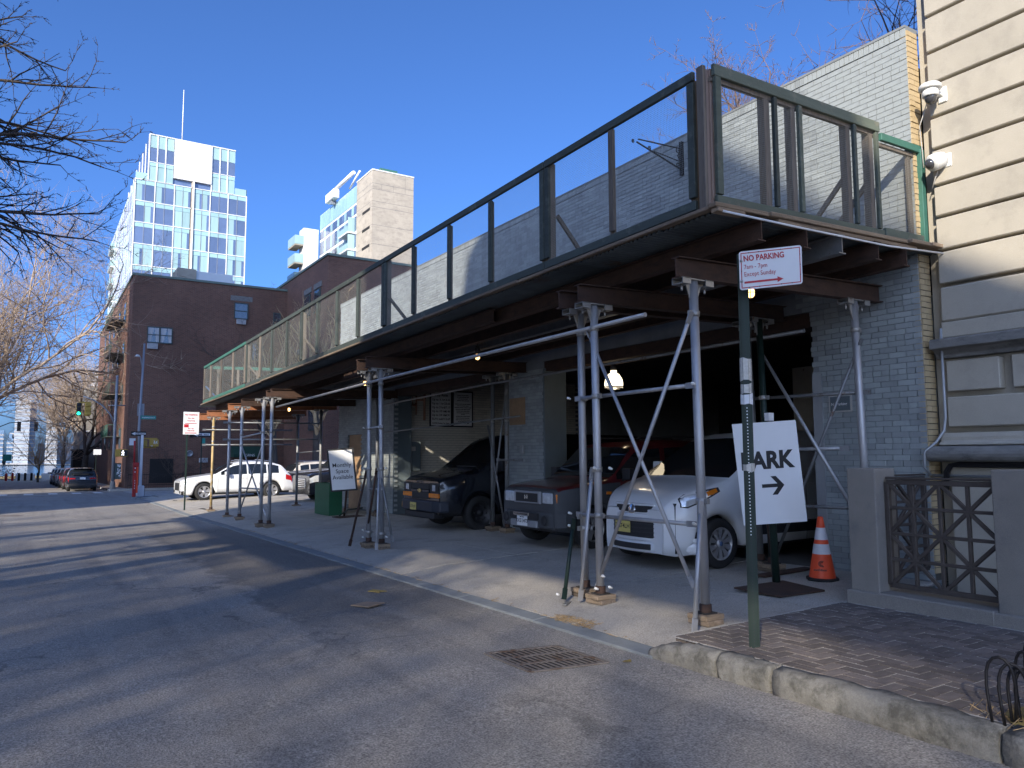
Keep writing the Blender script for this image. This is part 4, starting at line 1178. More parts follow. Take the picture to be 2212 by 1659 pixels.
pX = 5.335
posts = [
    (5.335, 5.14, 2, 'galv', (.06, .11), [(2.96, (-1, -.2)), (1.16, (0, -1))]),
    (5.235, 6.56, 2, 'galv', (0, .05), [(3.0, (0, 1)), (2.24, (0, -1)), (1.44, (-1, 0)), (.94, (0, -1))]),
    (5.33, 6.95, 2, 'galv', (0, .03), [(3.0, (0, -1)), (2.24, (0, -1)), (.90, (-1, 0)), (.77, (-1, 0))]),
    (5.35, 12.92, 2, 'galv', (-.04, .05), [(2.9, (0, 1)), (2.1, (0, 1)), (1.35, (-1, 0)), (.2, (1, 0))]),
    (5.265, 13.33, 2, 'galv', (0, .08), [(2.9, (0, 1)), (2.1, (0, 1)), (1.35, (-1, 0)), (.2, (1, 0))]),
    (5.04, 19.42, 2, 'galv', (.02, .06), [(2.2, (0, 1)), (.9, (0, 1))]),
    (4.95, 19.88, 2, 'galv', (.02, .06), [(2.2, (0, 1)), (.9, (0, 1))]),
    (5.055, 22.70, 2, 'galv', (0, .03), [(2.2, (0, 1)), (1.9, (0, 1))]),
    (5.08, 24.46, 1, 'galv', (0, .03), [(2.6, (0, 1)), (2.1, (0, 1))]),
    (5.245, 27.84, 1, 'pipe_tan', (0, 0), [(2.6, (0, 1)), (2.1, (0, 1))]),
    (8.10, 5.26, 2, 'galv', (-.10, 0), [(3.03, (1, 0))]),
    (7.93, 6.49, 2, 'sign_green', (0, .08), [(2.32, (0, -1))]),
    (8.04, 6.76, 2, 'galv_dk', (0, .1), []),
    (8.10, 13.10, 2, 'galv_dk', (0, 0), [(2.3, (0, 1)), (1.5, (1, 0))]),
    (8.10, 13.66, 2, 'galv_dk', (0, 0), [(2.3, (0, 1))]),
    (7.95, 19.6, 2, 'galv_dk', (0, 0), []),
    (7.85, 24.14, 1, 'galv_dk', (0, 0), []),
    (7.85, 26.69, 1, 'galv_dk', (0, 0), []),
]
PO = []
for x, y, nb, m, ln, cl in posts:
    zb = base_z(x, y, nb)
    PO.append(post(x, y, zb, head_z(x, y), .043 if y > 5.2 or x > 8 else .045, m, ln, nb, cl))


def pipe(name, pts, r=.024, m='galv', n=10): return MB().tube(pts, r, n).obj(name, M[m], shed)


def flatpipe(pts, r=.021, m='galv', name='cross_brace'):
    """tube with flattened, bolted ends."""
    p, q = V(pts[0]), V(pts[-1]); d = (q - p).normalized()
    mb = MB(); mb.tube([p + d * .10, q - d * .10], r, 9)
    up_ = V((0, 0, 1)) if abs(d.z) < .8 else V((1, 0, 0))
    mb.beam(p - d * .02, p + d * .10, .014, r * 2.7, up_); mb.beam(q - d * .10, q + d * .02, .014, r * 2.7, up_)
    return mb.obj(name, M[m], shed)


# long runner pipes under the beams
pipe('runner_pipe', [(5.22, 5.75, 3.02), (5.21, 12.6, 2.955), (5.20, 19.6, 2.84)], .024)
pipe('runner_pipe', [(7.97, 5.92, 3.11), (7.97, 13.9, 3.07), (7.97, 19.6, 2.95)], .024, 'galv_dk')
pipe('runner_pipe', [(7.97, 12.4, 2.35), (7.97, 19.6, 2.2)], .02, 'galv_dk')
# front bay: two rails, an X brace and kicker legs
flatpipe([(5.285, 7.02, 2.24), (5.285, 5.17, 2.255)], .021, name='brace_rail')
flatpipe([(5.285, 7.02, .925), (5.285, 5.20, .945)], .021, name='brace_rail')
flatpipe([(5.245, 6.74, 2.99), (5.245, 5.20, .38)], .020)
flatpipe([(5.225, 5.12, 2.93), (5.225, 6.62, .16)], .020)
for p, q, m in [((4.97, 6.86, .05), (5.20, 6.98, .86), 'sign_green'), ((5.07, 6.70, .05), (5.19, 6.62, 1.42), 'galv'), ((4.99, 4.945, .06), (5.27, 5.10, 1.15), 'galv')]:
    flatpipe([p, q], .022, m, 'kicker_leg')
for x, y, a in [(4.97, 6.86, -.12), (4.99, 4.94, -.02)]:
    mb = MB(); mb.beam((x - .09, y + a, walk(x, y) + .012), (x + .07, y, walk(x, y) + .012), .05, .008); mb.obj('foot_plate', M['clamp'], shed)
for c_ in [(5.25, 7.08, 2.24), (5.27, 5.13, 2.255), (5.25, 7.08, .925), (5.27, 5.16, .945), (5.20, 6.55, 1.445), (5.36, 6.48, 1.44), (5.22, 6.46, .30), (5.30, 6.44, .18), (5.16, 6.5, .17), (4.98, 6.95, .06), (5.20, 7.02, .79)]:
    cap(c_, shed, (-.5, .2, .2))
# second bent braces
flatpipe([(5.25, 13.36, .25), (5.25, 12.95, 1.35)], .02, 'rust')
for p, q, m in [((4.97, 13.5, -.03), (5.24, 13.42, 1.30), 'rust'), ((5.16, 12.70, -.03), (5.30, 12.96, 1.30), 'galv'), ((5.42, 12.6, .1), (5.32, 12.95, 1.3), 'galv_dk')]:
    flatpipe([p, q], .021, m, 'kicker_leg')
flatpipe([(5.26, 13.45, 2.1), (5.30, 12.84, 2.12)], .02)
flatpipe([(5.26, 13.42, .98), (5.32, 12.86, 1.0)], .018)
for c_ in [(5.22, 13.5, 2.1), (5.22, 13.48, 1.35), (5.4, 12.84, 1.36), (5.22, 13.46, .22), (5.42, 12.82, .14), (5.20, 13.4, .10)]:
    cap(c_, shed, (-.5, -.2, .2))
# third to last bents
flatpipe([(5.0, 19.9, 2.20), (5.06, 22.75, 2.13)], .022); flatpipe([(5.0, 19.9, .75), (5.06, 22.75, .68)], .022)
flatpipe([(4.98, 19.8, 2.05), (5.03, 22.6, .0)], .02); flatpipe([(5.0, 19.5, .05), (5.06, 22.7, 1.9)], .02)
for y, z in [(24.46, 2.62), (24.46, 2.1), (27.84, 2.50), (27.84, 1.98)]:
    flatpipe([(4.9, y - .06, z), (7.95, y - .06, z + .02)], .024, 'galv_dk', 'brace_rail')
flatpipe([(7.85, 24.1, 1.75), (7.85, 26.7, 1.7)], .02, 'galv_dk', 'brace_rail')
flatpipe([(7.85, 19.7, 1.0), (7.85, 24.1, .7)], .02, 'galv_dk', 'brace_rail')
# wall side braces near the corner
flatpipe([(8.0, 6.63, 2.96), (8.0, 5.30, .83)], .021); flatpipe([(8.02, 5.2, 2.90), (8.02, 6.50, .32)], .019, 'galv_dk')
flatpipe([(8.02, 6.85, 2.33), (8.05, 5.15, 2.30)], .021, 'galv_dk', 'brace_rail'); flatpipe([(8.02, 6.60, 1.655), (8.02, 5.43, 1.66)], .023, 'galv', 'brace_rail')
flatpipe([(8.02, 6.60, .95), (8.05, 5.30, .975)], .02, 'galv_dk', 'brace_rail')
flatpipe([(8.06, 13.05, 2.9), (8.06, 13.7, .2)], .02, 'galv_dk'); flatpipe([(8.04, 13.75, 2.2), (8.04, 13.1, .2)], .02, 'galv_dk'); flatpipe([(8.05, 13.4, 1.5), (8.05, 12.45, 1.5)], .022, 'galv_dk', 'brace_rail')

# caged bulbs under the deck
for i, (x, y, z, lb) in enumerate([(6.7, 11.83, 3.36, 'caged amber bulb above the long runner pipe between van and red car'), (6.7, 17.35, 3.33, 'caged amber bulb beside the second pair of pipe posts'),
                                   (6.7, 23.77, 3.03, 'small caged amber bulb near the far end of the shed'), (6.7, 5.65, 3.39, 'caged amber bulb just under the no parking sign')]):
    t = thing('caged_lamp', lb, 'lamp', (x, y, z), 'caged bulbs under the shed')
    MB().lathe([(.03, .20), (.05, .13), (.05, .055), (.03, .05)], (x, y, z), n=10).obj('socket', M['black_plastic'], t)
    MB().lathe([(0, -.055), (.032, -.045), (.042, -.01), (.040, .03), (.03, .05)], (x, y, z), n=12).obj('bulb', M['lit'], t)
    mb = MB()
    for k in range(5):
        a = 2 * math.pi * k / 5
        mb.tube([(x + .05 * math.cos(a), y + .05 * math.sin(a), z + .055), (x + .056 * math.cos(a), y + .056 * math.sin(a), z - .03), (x, y, z - .075)], .004, 4)
    mb.lathe([(.055, -.004), (.059, 0), (.055, .004)], (x, y, z), n=10); mb.obj('cage', M['black_iron'], t)
    mb = MB(); mb.tube([(x, y, z + .20), (x, y, 3.75 + dz(x, y))], .008, 5); mb.obj('wire', M['black_plastic'], t)
# pendant in the garage
t = thing('pendant_lamp', 'white dome shaped industrial pendant lamp lit inside the garage', 'lamp', (8.95, 10.74, 2.95))
x, y, z = 8.98, 10.78, 2.92
MB().lathe([(.055, .24), (.06, .17), (.10, .15), (.155, .06), (.17, -.02), (.165, -.10), (.16, -.10), (.163, -.02), (.148, .06), (.09, .14)], (x, y, z), n=20).obj('shade', M['lit_white'], t)
MB().lathe([(.0, -.13), (.10, -.125), (.162, -.10), (.172, -.09), (.172, -.075), (.16, -.075)], (x, y, z), n=20).obj('lens', M['lamp_glass'], t)
MB().tube([(x, y, z + .22), (x, y, 3.94)], .012, 6).obj('stem', M['black_plastic'], t)
MB().lathe([(0, .34), (.05, .33), (.06, .22), (0, .21)], (x, y, z), n=12).obj('socket', M['black_plastic'], t)
pl_ = bpy.data.lights.new('pendant_light', 'POINT'); pl_.energy = 1.5; pl_.color = (1, .78, .5); pl_.shadow_soft_size = .08
po_ = bpy.data.objects.new('pendant_light', pl_); COL.objects.link(po_); po_.location = (x, y, z - .2)

# ------------------------------------------------------------------ signs in the foreground
def corners(tl, tr, bl, th=.004):
    tl, tr, bl = V(tl), V(tr), V(bl); return tl, (tr - tl), (bl - tl)


sp = thing('street_sign', 'green perforated sign post with a white and red NO PARKING sign', 'street sign', (4.774, 4.10, zg(4.1) + .17))
bx_, by_2 = 4.774, 4.10
# U channel post, perforated
fd = V((-bx_, -by_2, 0)).normalized(); sd_ = V((-fd.y, fd.x, 0))          # facing the viewer's side of the road
P0 = V((bx_, by_2, 0)); zb = zg(4.1) + .14; zt = 3.215
ln = V((-.006, .004, 0))


def chan(u0, u1, d0, d1, m, nm):
    mb = MB(); vs = []
    for z in (zb, zt):
        for u_, d_ in ((u0, d0), (u1, d0), (u1, d1), (u0, d1)):
            p = P0 + sd_ * u_ + fd * d_; vs.append((p.x, p.y, z))
    mb.add(vs, [(3, 2, 1, 0), (4, 5, 6, 7), (0, 1, 5, 4), (1, 2, 6, 5), (2, 3, 7, 6), (3, 0, 4, 7)])
    return mb.obj(nm, M[m], sp)


chan(-.017, .017, 0.0, .004, 'sign_green', 'web')
chan(-.022, -.017, -.022, .004, 'sign_green', 'flange'); chan(.017, .022, -.022, .004, 'sign_green', 'flange')
chan(-.041, -.022, -.022, -.018, 'sign_green', 'flange'); chan(.022, .041, -.022, -.018, 'sign_green', 'flange')
hl = MB(); n_ = int((zt - zb) / .0254)
for i in range(2, n_):
    z = zb + i * .0254
    hl.lathe([(0, .0005), (.0052, .0005)], P0 + fd * .004 + V((0, 0, z)), fd, 8, False)
mb_dark = MB(); mb_lite = MB(); k8 = len(hl.v) // (n_ - 2)
for i in range(2, n_):
    z = zb + i * .0254
    (mb_lite if .95 < z < 1.98 else mb_dark).lathe([(0, .0005), (.0052, .0005)], P0 + fd * .004 + V((0, 0, z)), fd, 8, False)
mb_dark.obj('holes', M['black_plastic'], sp, kind='stuff'); mb_lite.obj('holes', M['white_print'], sp, kind='stuff')
# tape wrapped round the post
for z0, z1, w in [(2.18, 2.36, .045), (1.99, 2.075, .047), (2.075, 2.16, .044), (1.46, 1.52, .046)]:
    mb = MB(); vs = []
    for z in (z0, z1):
        for u_, d_ in ((-w, -.025), (-.018, .007), (.018, .007), (w, -.025)):
            p = P0 + sd_ * u_ + fd * d_; vs.append((p.x, p.y, z + R.uniform(-.01, .01)))
    mb.add(vs, [(0, 1, 5, 4), (1, 2, 6, 5), (2, 3, 7, 6)]); mb.obj('tape', M['white_sign'] if z0 == 1.99 else M['tape'], sp)


def rounded(tl, ux, uz, w, h, r, th, n=5):
    """rounded plate polygon; tl origin, ux right, uz down."""
    pts = []
    for cx_, cy_, a0 in [(r, r, 180), (w - r, r, 270), (w - r, h - r, 0), (r, h - r, 90)]:
        for k in range(n + 1):
            a = math.radians(a0 + 90 * k / n); pts.append(tl + ux * (cx_ + r * math.cos(a)) + uz * (cy_ + r * math.sin(a)))
    return pts


def plate(tl, tr, bl, parent, m, r=.02, th=.003, nm='plate'):
    tl, tr, bl = V(tl), V(tr), V(bl); w, h = (tr - tl).length, (bl - tl).length
    ux, uz = (tr - tl).normalized(), (bl - tl).normalized(); nr = ux.cross(-uz).normalized()
    mb = MB(); mb.prism(rounded(tl - nr * th, ux, uz, w, h, r, th), nr * th)
    return mb.obj(nm, M[m], parent), tl, ux, uz, nr, w, h


# the plate faces the street corner, a little skewed
off = fd * .012
TL, TR, BL = V((4.631, 4.009, 3.186)), V((5.047, 3.742, 3.238)), V((4.654, 4.028, 2.883))
pt, o_, ux, uz, nr, w_, h_ = plate(TL, TR, BL, sp, 'white_sign', .022)


def onp(u, v, d=.0012): return o_ + ux * u + uz * v + nr * d


def strip(parent, pts, m, nm='mark', th=.0008):
    mb = MB(); mb.prism([p for p in pts], nr * th); return mb.obj(nm, M[m], parent)


b_ = .013
for u0, u1, v0, v1 in [(b_, w_ - b_, b_, b_ + .007), (b_, w_ - b_, h_ - b_ - .007, h_ - b_), (b_, b_ + .007, b_ + .008, h_ - b_ - .008), (w_ - b_ - .007, w_ - b_, b_ + .008, h_ - b_ - .008)]:
    strip(pt, [onp(u0, v0, .0004), onp(u0, v1, .0004), onp(u1, v1, .0004), onp(u1, v0, .0004)], 'red_print', 'border')
for s_, sz, u, v, bo in [('NO PARKING', .062, .034, .080, .0016), ('7am - 7pm', .050, .036, .142, .0), ('Except Sunday', .050, .036, .200, .0)]:
    text(s_, sz, M['red_print'], pt, onp(u, v, .001), ux, -uz, bold=bo, sx=.86)
strip(pt, [onp(.036, .240), onp(.036, .256), onp(.30, .256), onp(.30, .240)], 'red_print', 'arrow')
strip(pt, [onp(.298, .225), onp(.298, .271), onp(.346, .248)], 'red_print', 'arrow')
hb = MB()
for u, v in [(.075, .016), (.155, .016), (w_ * .66, .016), (w_ * .83, .016), (.075, h_ - .016), (.155, h_ - .016), (w_ * .66, h_ - .016), (w_ * .83, h_ - .016), (w_ - .016, .07), (w_ - .016, .15), (w_ - .016, .23), (.016, .155)]:
    hb.lathe([(0, .001), (.005, .001)], onp(u, v, .0012), nr, 8, False)
hb.obj('holes', M['black_plastic'], pt, kind='stuff')
bt = MB()
for v in (.075, .235): bt.lathe([(0, .012), (.008, .010), (.010, .004), (.012, 0)], onp(.016, v, .001), nr, 8)
bt.obj('bolt', M['clamp'], pt)

# PARK board on its stand
pk = thing('park_sign', 'large tilted white PARK arrow board on a green post with a plywood foot', 'sign', (7.2, 5.85, .12))



TL, TR, BL = V((6.607, 5.894, 1.932)), V((7.209, 5.512, 1.977)), V((6.772, 5.915, .802))
pb_, o_, ux, uz, nr, w_, h_ = plate(TL, TR, BL, pk, 'white_sign', .006, .006, 'board')
text('PARK', .265, M['black_print'], pb_, onp(.045, .515, .002), ux, -uz, bold=.011, sx=.90)
A_ = [(.235, .655), (.235, .69), (.235 + .235, .69)]
strip(pb_, [onp(.255, .695, .001), onp(.255, .735, .001), onp(.45, .735, .001), onp(.45, .695, .001)], 'black_print', 'arrow')
strip(pb_, [onp(.36, .610, .001), onp(.42, .610, .001), onp(.505, .715, .001), onp(.42, .82, .001), onp(.36, .82, .001), onp(.445, .715, .001)], 'black_print', 'arrow')
MB().tube([(7.22, 5.86, .13), (7.16, 5.88, 2.02)], .045, 10).obj('post', M['sign_green'], pk)
mb = MB(); mb.beam((7.26, 5.90, .14), (7.20, 5.92, .95), .05, .05); mb.obj('post_sleeve', M['rust'], pk)
mb = MB(); mb.prism([(6.62, 5.95, .118), (6.66, 5.36, .108), (7.26, 5.26, .128), (7.36, 5.88, .138)], (0, 0, .018)); mb.obj('base_board', M['rust'], pk, bevel=.003)
mb = MB(); mb.prism([(7.45, 6.38, .13), (7.47, 6.22, .13), (8.28, 6.16, .165), (8.3, 6.30, .165)], (0, 0, .02))
tag(mb.obj('plywood_scrap', M['rust']), 'second rusty brown board lying on the concrete behind the PARK stand', 'board')
MB().box(7.12, 7.2, 5.80, 5.87, 1.98, 2.07).obj('sticker', M['white_print'], pk)

# traffic cone
tc_ = thing('traffic_cone', 'orange traffic cone with two white bands beside the grey brick wall', 'cone', (7.83, 5.70, .15))
cx_, cy_, cz_ = 7.83, 5.70, .165
mb = MB(); s_ = .175; pts = []
for k in range(8):
    a = math.radians(22.5 + 45 * k); pts.append((cx_ + s_ * 1.06 * math.cos(a), cy_ + s_ * 1.06 * math.sin(a), cz_ - .025))
mb.prism(pts, (0, 0, .035)); mb.obj('base', M['rubber'], tc_, bevel=.006)
def cr(z): return .150 + (.030 - .150) * (z / .70)
for z0, z1, m in [(0, .278, 'orange'), (.278, .392, 'reflect'), (.392, .44, 'orange'), (.44, .578, 'reflect'), (.578, .70, 'orange')]:
    pr = [(cr(z0), z0), (cr(z1), z1)]
    if z1 == .70: pr += [(.026, .702), (.018, .69), (0, .69)]
    if z1 == .392: pr = [(cr(z0) + .001, z0), (cr(z1) + .001, z1)]
    MB().lathe(pr, (cx_, cy_, cz_), n=24).obj({'orange': 'body', 'reflect': 'band'}[m], M[m], tc_)
fd2 = V((-cx_, -cy_, 0)).normalized()
side_ = V((-fd2.y, fd2.x, 0)); upv_ = (V((0, 0, 1)) + fd2 * -.17).normalized()
pc = V((cx_, cy_, cz_ + .12)) + fd2 * (cr(.12) + .003)
text('conEdison', .034, M['black_print'], tc_, pc + side_ * -.02 - upv_ * .025, V((-fd2.y, fd2.x, 0)), upv_, bold=.001, align='CENTER')
for r_ in (.016, .027, .038):
    pts = []
    for k in range(9):
        a = math.radians(60 + 240 * k / 8); pts.append(pc + upv_ * .055 + V((-fd2.y, fd2.x, 0)) * (r_ * math.cos(a)) + upv_ * (r_ * .85 * math.sin(a)) - fd2 * (.0))
    MB().tube(pts, .0035, 4).obj('emblem', M['black_print'], tc_)

# Monthly Space Available board
mo = thing('monthly_sign', 'white Monthly Space Available board in a black frame on a stand', 'sign', (7.2, 20.3, -.08))
TL, TR, BL = V((6.729, 20.188, 1.763)), V((7.341, 19.798, 1.811)), V((6.882, 20.218, .61))
_, o_, ux, uz, nr, w_, h_ = plate(TL, TR, BL, mo, 'black_frame', .006, .02, 'frame')
strip(mo, [onp(.045, .045, .001), onp(.045, h_ - .045, .001), onp(w_ - .045, h_ - .045, .001), onp(w_ - .045, .045, .001)], 'white_sign', 'panel')
for i, s_ in enumerate(['Monthly', 'Space', 'Available']):
    text(s_, .155, M['black_print'], mo, onp(w_ * .5, .50 + i * .165, .004), ux, -uz, bold=.0012, align='CENTER')
MB().tube([(7.30, 20.3, -.06), (7.30, 20.12, .75)], .03, 8).obj('post', M['rust'], mo)
mb = MB(); mb.prism([(7.0, 20.45, -.085), (7.05, 19.95, -.085), (7.75, 19.9, -.06), (7.7, 20.4, -.06)], (0, 0, .02)); mb.obj('foot', M['rust'], mo)
MB().tube([(7.1, 20.2, -.05), (7.35, 20.15, .12), (7.75, 20.1, .16)], .02, 6).obj('stay', M['sign_green'], mo)
gb = thing('green_box', 'open ended dark green wooden box standing behind the Monthly board', 'box', (7.3, 21.6, -.1))
MB().box(7.12, 7.50, 21.05, 21.10, -.1, .80).obj('front_panel', M['green_bin'], gb)
MB().box(7.12, 7.16, 21.10, 22.3, -.1, .80).obj('side_panel', M['green_bin'], gb)
MB().box(7.46, 7.50, 21.10, 22.3, -.1, .80).obj('side_panel', M['green_bin'], gb)
MB().box(7.12, 7.50, 22.3, 22.34, -.1, .80).obj('back_panel', M['green_bin'], gb)

# ------------------------------------------------------------------ vehicles
def smooth_prof(pts, x, w=.05):
    return sum(lerp_pts(pts, x + d * w) for d in (-1, -.5, 0, .5, 1)) / 5


def car(name, label, cat, S, group=None):
    """nose at x=0 pointing to -x, z=0 on the ground; S is the dictionary of proportions."""
    t = thing(name, label, cat, (0, 0, 0), group)
    L, W = S['L'], S['W'] / 2
    paint, clad = M[S['paint']], M[S.get('clad', S['paint'])]
    wx = S['wheels']; R_ = S['R']; ra = R_ + S.get('gap', .055)
    sill = S.get('sill', .26)
    xs = sorted(set([round(i * .06, 3) for i in range(int(L / .06) + 1)] + [0.0, .02, L - .02, L]))
    def plan(x):
        k, l = S.get('nose', (.16, .75))
        v = 1.0
        if x < l: v -= k * (1 - x / l) ** 2.4
        k2, l2 = S.get('tail', (.08, .6))
        if x > L - l2: v -= k2 * (1 - (L - x) / l2) ** 2.4
        return W * v
    def ztop(x): return smooth_prof(S['top'], x)
    def zsh(x): return min(smooth_prof(S['belt'], x), ztop(x) - .012)
    def zlow(x):
        z = lerp_pts(S.get('under', [(0, sill + .02), (.3, sill), (L, sill)]), x)
        for w in wx:
            if abs(x - w) < ra: z = max(z, R_ + math.sqrt(max(ra * ra - (x - w) ** 2, 0)))
        return min(z, zsh(x) - .04)
    tum = S.get('tumble', .28)
    def ring(x):
        yb, zl, zs, zt = plan(x), zlow(x), zsh(x), ztop(x); hgt = zt - zs
        z5 = zs + min(.05, .3 * hgt); z6 = zs + hgt * .80; z7 = zs + hgt * .95
        y5 = yb * .965
        y6 = y5 - tum * (z6 - z5) if hgt > .12 else yb * .93
        y7 = y6 - max(.03, .16 * (hgt if hgt < .4 else .4)); 
        return [(yb * .80, zl), (yb * .975, zl), (yb * 1.0, zl + .3 * (zs - zl)), (yb * 1.0, zl + .68 * (zs - zl)), (yb * .99, zs), (y5, z5), (y6, z6), (y7, z7), (y7 * .62, zt), (0.0, zt + .012)]
    rings = [ring(x) for x in xs]; n = len(rings[0])
    def vert(i, j, s): return (xs[i], s * rings[i][j][0], rings[i][j][1])
    wx0, wx1, rx0, rx1 = S['glass']            # cowl, windshield top, rear glass top, rear glass base
    parts = {}
    def put(key, q): parts.setdefault(key, MB()).add(q, [(0, 1, 2, 3)], True)
    body_v = MB(); clad_v = MB()
    groups = {}
    for i in range(len(xs) - 1):
        xm = (xs[i] + xs[i + 1]) / 2
        for s in (1, -1):
            for j in range(n - 1):
                key = 'body'
                if j >= 7 and wx0 < xm < wx1: key = 'windshield'
                elif j >= 7 and rx0 < xm < rx1 and S.get('rear_glass', True): key = 'rear_window'
                elif j == 5:
                    for k, (a, b) in enumerate(S['side_glass']):
                        if a < xm < b and rings[i][6][1] - rings[i][5][1] > .05: key = 'side_window%d%d' % (k, s)
                    for a, b, c_ in S.get('side_dark', []):
                        if a < xm < b: key = 'side_window9%d' % s
                if key == 'body':
                    for (a, b, j0, j1, nm) in S.get('patch', []):
                        if a <= xm <= b and j0 <= j <= j1: key = nm + '%d' % s
                    if key == 'body' and S.get('is_clad') and S['is_clad'](xm, j): key = 'cladding'
                groups.setdefault(key, {}).setdefault((s), []).append((i, j))
    mats = {'windshield': 'car_glass', 'rear_window': 'car_glass', 'side_window': 'car_glass', 'headlight': 'lamp_glass', 'tail_light': 'red_lens', 'turn_signal': 'amber', 'side_stripe': 'black_plastic', 'bumper': S.get('bumper', 'black_plastic'), 'cladding': S.get('clad', 'black_plastic')}
    body_ob = None
    for key, d in sorted(groups.items(), key=lambda kv: kv[0] != 'body'):
        mb = MB(); idx = {}
        def vi(i, j, s):
            ss = 0 if j == n - 1 else s
            k = (i, j, ss)
            if k not in idx: idx[k] = len(mb.v); mb.v.append(vert(i, j, s))
            return idx[k]
        for s, cells in d.items():
            for i, j in cells:
                q = [vi(i, j, s), vi(i + 1, j, s), vi(i + 1, j + 1, s), vi(i, j + 1, s)]
                mb.f.append(q[::-1] if s > 0 else q); mb.sm.append(True)
        nm = key.rstrip('-0123456789')
        if nm == 'body' and S.get('cap'):
            cp_ = MB()
            for j in range(n - 1):
                cp_.add([vert(0, j, 1), vert(0, j + 1, 1), vert(0, j + 1, -1), vert(0, j, -1)], [(0, 1, 2, 3)])
            cp_.obj('fascia', clad, t)
        m = paint if key == 'body' else M[mats.get(nm, 'black_plastic')]
        if nm == 'body':
            for e in ((len(xs) - 1,) if S.get('cap') else (0, len(xs) - 1)):
                ids = [[vi(e, j, s) for j in range(n)] for s in (1, -1)]
                for j in range(n - 1):
                    q = [ids[0][j], ids[0][j + 1], ids[1][j + 1], ids[1][j]]
                    if len(set(q)) < 4: q = q[:2] + q[3:]
                    mb.f.append(q if e == 0 else q[::-1]); mb.sm.append(False)
        if nm == 'body' or nm == 'cladding':
            o = mb.obj(nm, m, t)
            if nm == 'body': body_ob = o
        else:
            o = mb.obj(nm, m, t)
    # dark underbody and wheel wells
    u = MB(); u.box(.12, L - .12, -W * .74, W * .74, max(.17, sill - .06), min(zsh(wx[0]) - .06, .85)); u.obj('underbody', M['black_plastic'], t)
    # door seams
    for xsn in S.get('seams', []):
        mb = MB()
        i = min(range(len(xs)), key=lambda q: abs(xs[q] - xsn))
        for s in (1, -1):
            for j in range(1, 5):
                a, b = vert(i, j, s), vert(i, j + 1, s)
                a, b = V(a) + V((0, s * .0015, 0)), V(b) + V((0, s * .0015, 0))
                mb.add([a + V((-.005, 0, 0)), a + V((.005, 0, 0)), b + V((.005, 0, 0)), b + V((-.005, 0, 0))], [(0, 1, 2, 3)])
        mb.obj('door_seam', M['black_plastic'], t)
    for xh in S.get('handles', []):
        for s in (1, -1):
            z = zsh(xh) - .10; y = s * (plan(xh) + .008)
            MB().box(xh, xh + .18, y - .012, y + .012, z - .015, z + .015).obj('door_handle', M[S.get('handle', S['paint'])], t, bevel=.006)
    # wheels
    for w in wx:
        for s in (1, -1):
            c = (w, s * (W - .115), R_); ax = (0, s, 0); rr_ = R_
            tw = .105
            tyre = MB().lathe([(rr_ * .62, -tw), (rr_ * .93, -tw), (rr_, -tw * .7), (rr_, tw * .7), (rr_ * .94, tw), (rr_ * .70, tw * 1.04), (rr_ * .655, tw * .98), (rr_ * .64, tw * .6)], c, ax, 28).obj('wheel', M['rubber'], t)
            rim = M[S.get('rim', 'alloy')]
            MB().lathe([(rr_ * .655, tw * .98), (rr_ * .62, tw * .96), (rr_ * .60, tw * .55), (0, tw * .35)], c, ax, 28).obj('rim', M['steel_rim'] if S.get('spokes') else rim, tyre)
            k_ = S.get('spokes', 0)
            if k_:
                sp_ = MB()
                a3 = V(ax); e1 = V((1, 0, 0)); e2 = V((0, 0, 1))
                for k in range(k_):
                    a = 2 * math.pi * k / k_ + .3; d_ = e1 * math.cos(a) + e2 * math.sin(a); q_ = -e1 * math.sin(a) + e2 * math.cos(a)
                    ww = S.get('spoke_w', .30) * rr_
                    p0 = V(c) + a3 * tw * .82; 
                    vs = [p0 + d_ * rr_ * .14 - q_ * ww * .22, p0 + d_ * rr_ * .14 + q_ * ww * .22, p0 + d_ * rr_ * .62 + q_ * ww * .5 + a3 * tw * .12, p0 + d_ * rr_ * .62 - q_ * ww * .5 + a3 * tw * .12]
                    sp_.add(vs + [v_ - a3 * .03 for v_ in vs], [(0, 1, 2, 3), (0, 4, 5, 1), (1, 5, 6, 2), (2, 6, 7, 3), (3, 7, 4, 0)])
                sp_.lathe([(rr_ * .66, tw * .98), (rr_ * .60, tw * 1.0), (rr_ * .585, tw * .7)], c, ax, 28)
                sp_.lathe([(rr_ * .19, tw * .6), (rr_ * .18, tw * .93), (rr_ * .13, tw * .98), (0, tw * 1.0)], c, ax, 16)
                sp_.obj('spokes', rim, tyre)
                MB().lathe([(rr_ * .10, tw * 1.0), (rr_ * .09, tw * 1.03), (0, tw * 1.04)], c, ax, 14).obj('hub_cap', M[S.get('hub', 'steel_rim')], tyre)
            else:
                hb_ = MB()
                for k in range(8):
                    a = 2 * math.pi * k / 8; hb_.lathe([(0, 0), (rr_ * .07, 0), (rr_ * .07, .012)], V(c) + V((math.cos(a) * rr_ * .43, s * tw * .5, math.sin(a) * rr_ * .43)), ax, 8)
                hb_.lathe([(rr_ * .2, tw * .35), (rr_ * .17, tw * .8), (0, tw * .85)], c, ax, 12); hb_.obj('hub_cap', M['black_plastic'], tyre)
    # mirrors
    for s in (1, -1):
        xm = S.get('mirror', wx0 + .35); z = zsh(xm) + .08; y = s * (plan(xm) * .97)
        mb = MB(); mb.beam((xm + .03, y - s * .04, z - .06), (xm + .02, y + s * .09, z - .02), .05, .05)
        h_ = S.get('mirror_h', .15)
        mb.box(xm - .035, xm + .075, min(y + s * .06, y + s * .25), max(y + s * .06, y + s * .25), z - .04, z - .04 + h_)
        mb.obj('mirror', M[S.get('mirror_m', 'black_plastic')], t, bevel=.012, seg=2)
    S['ring'] = ring
    return t


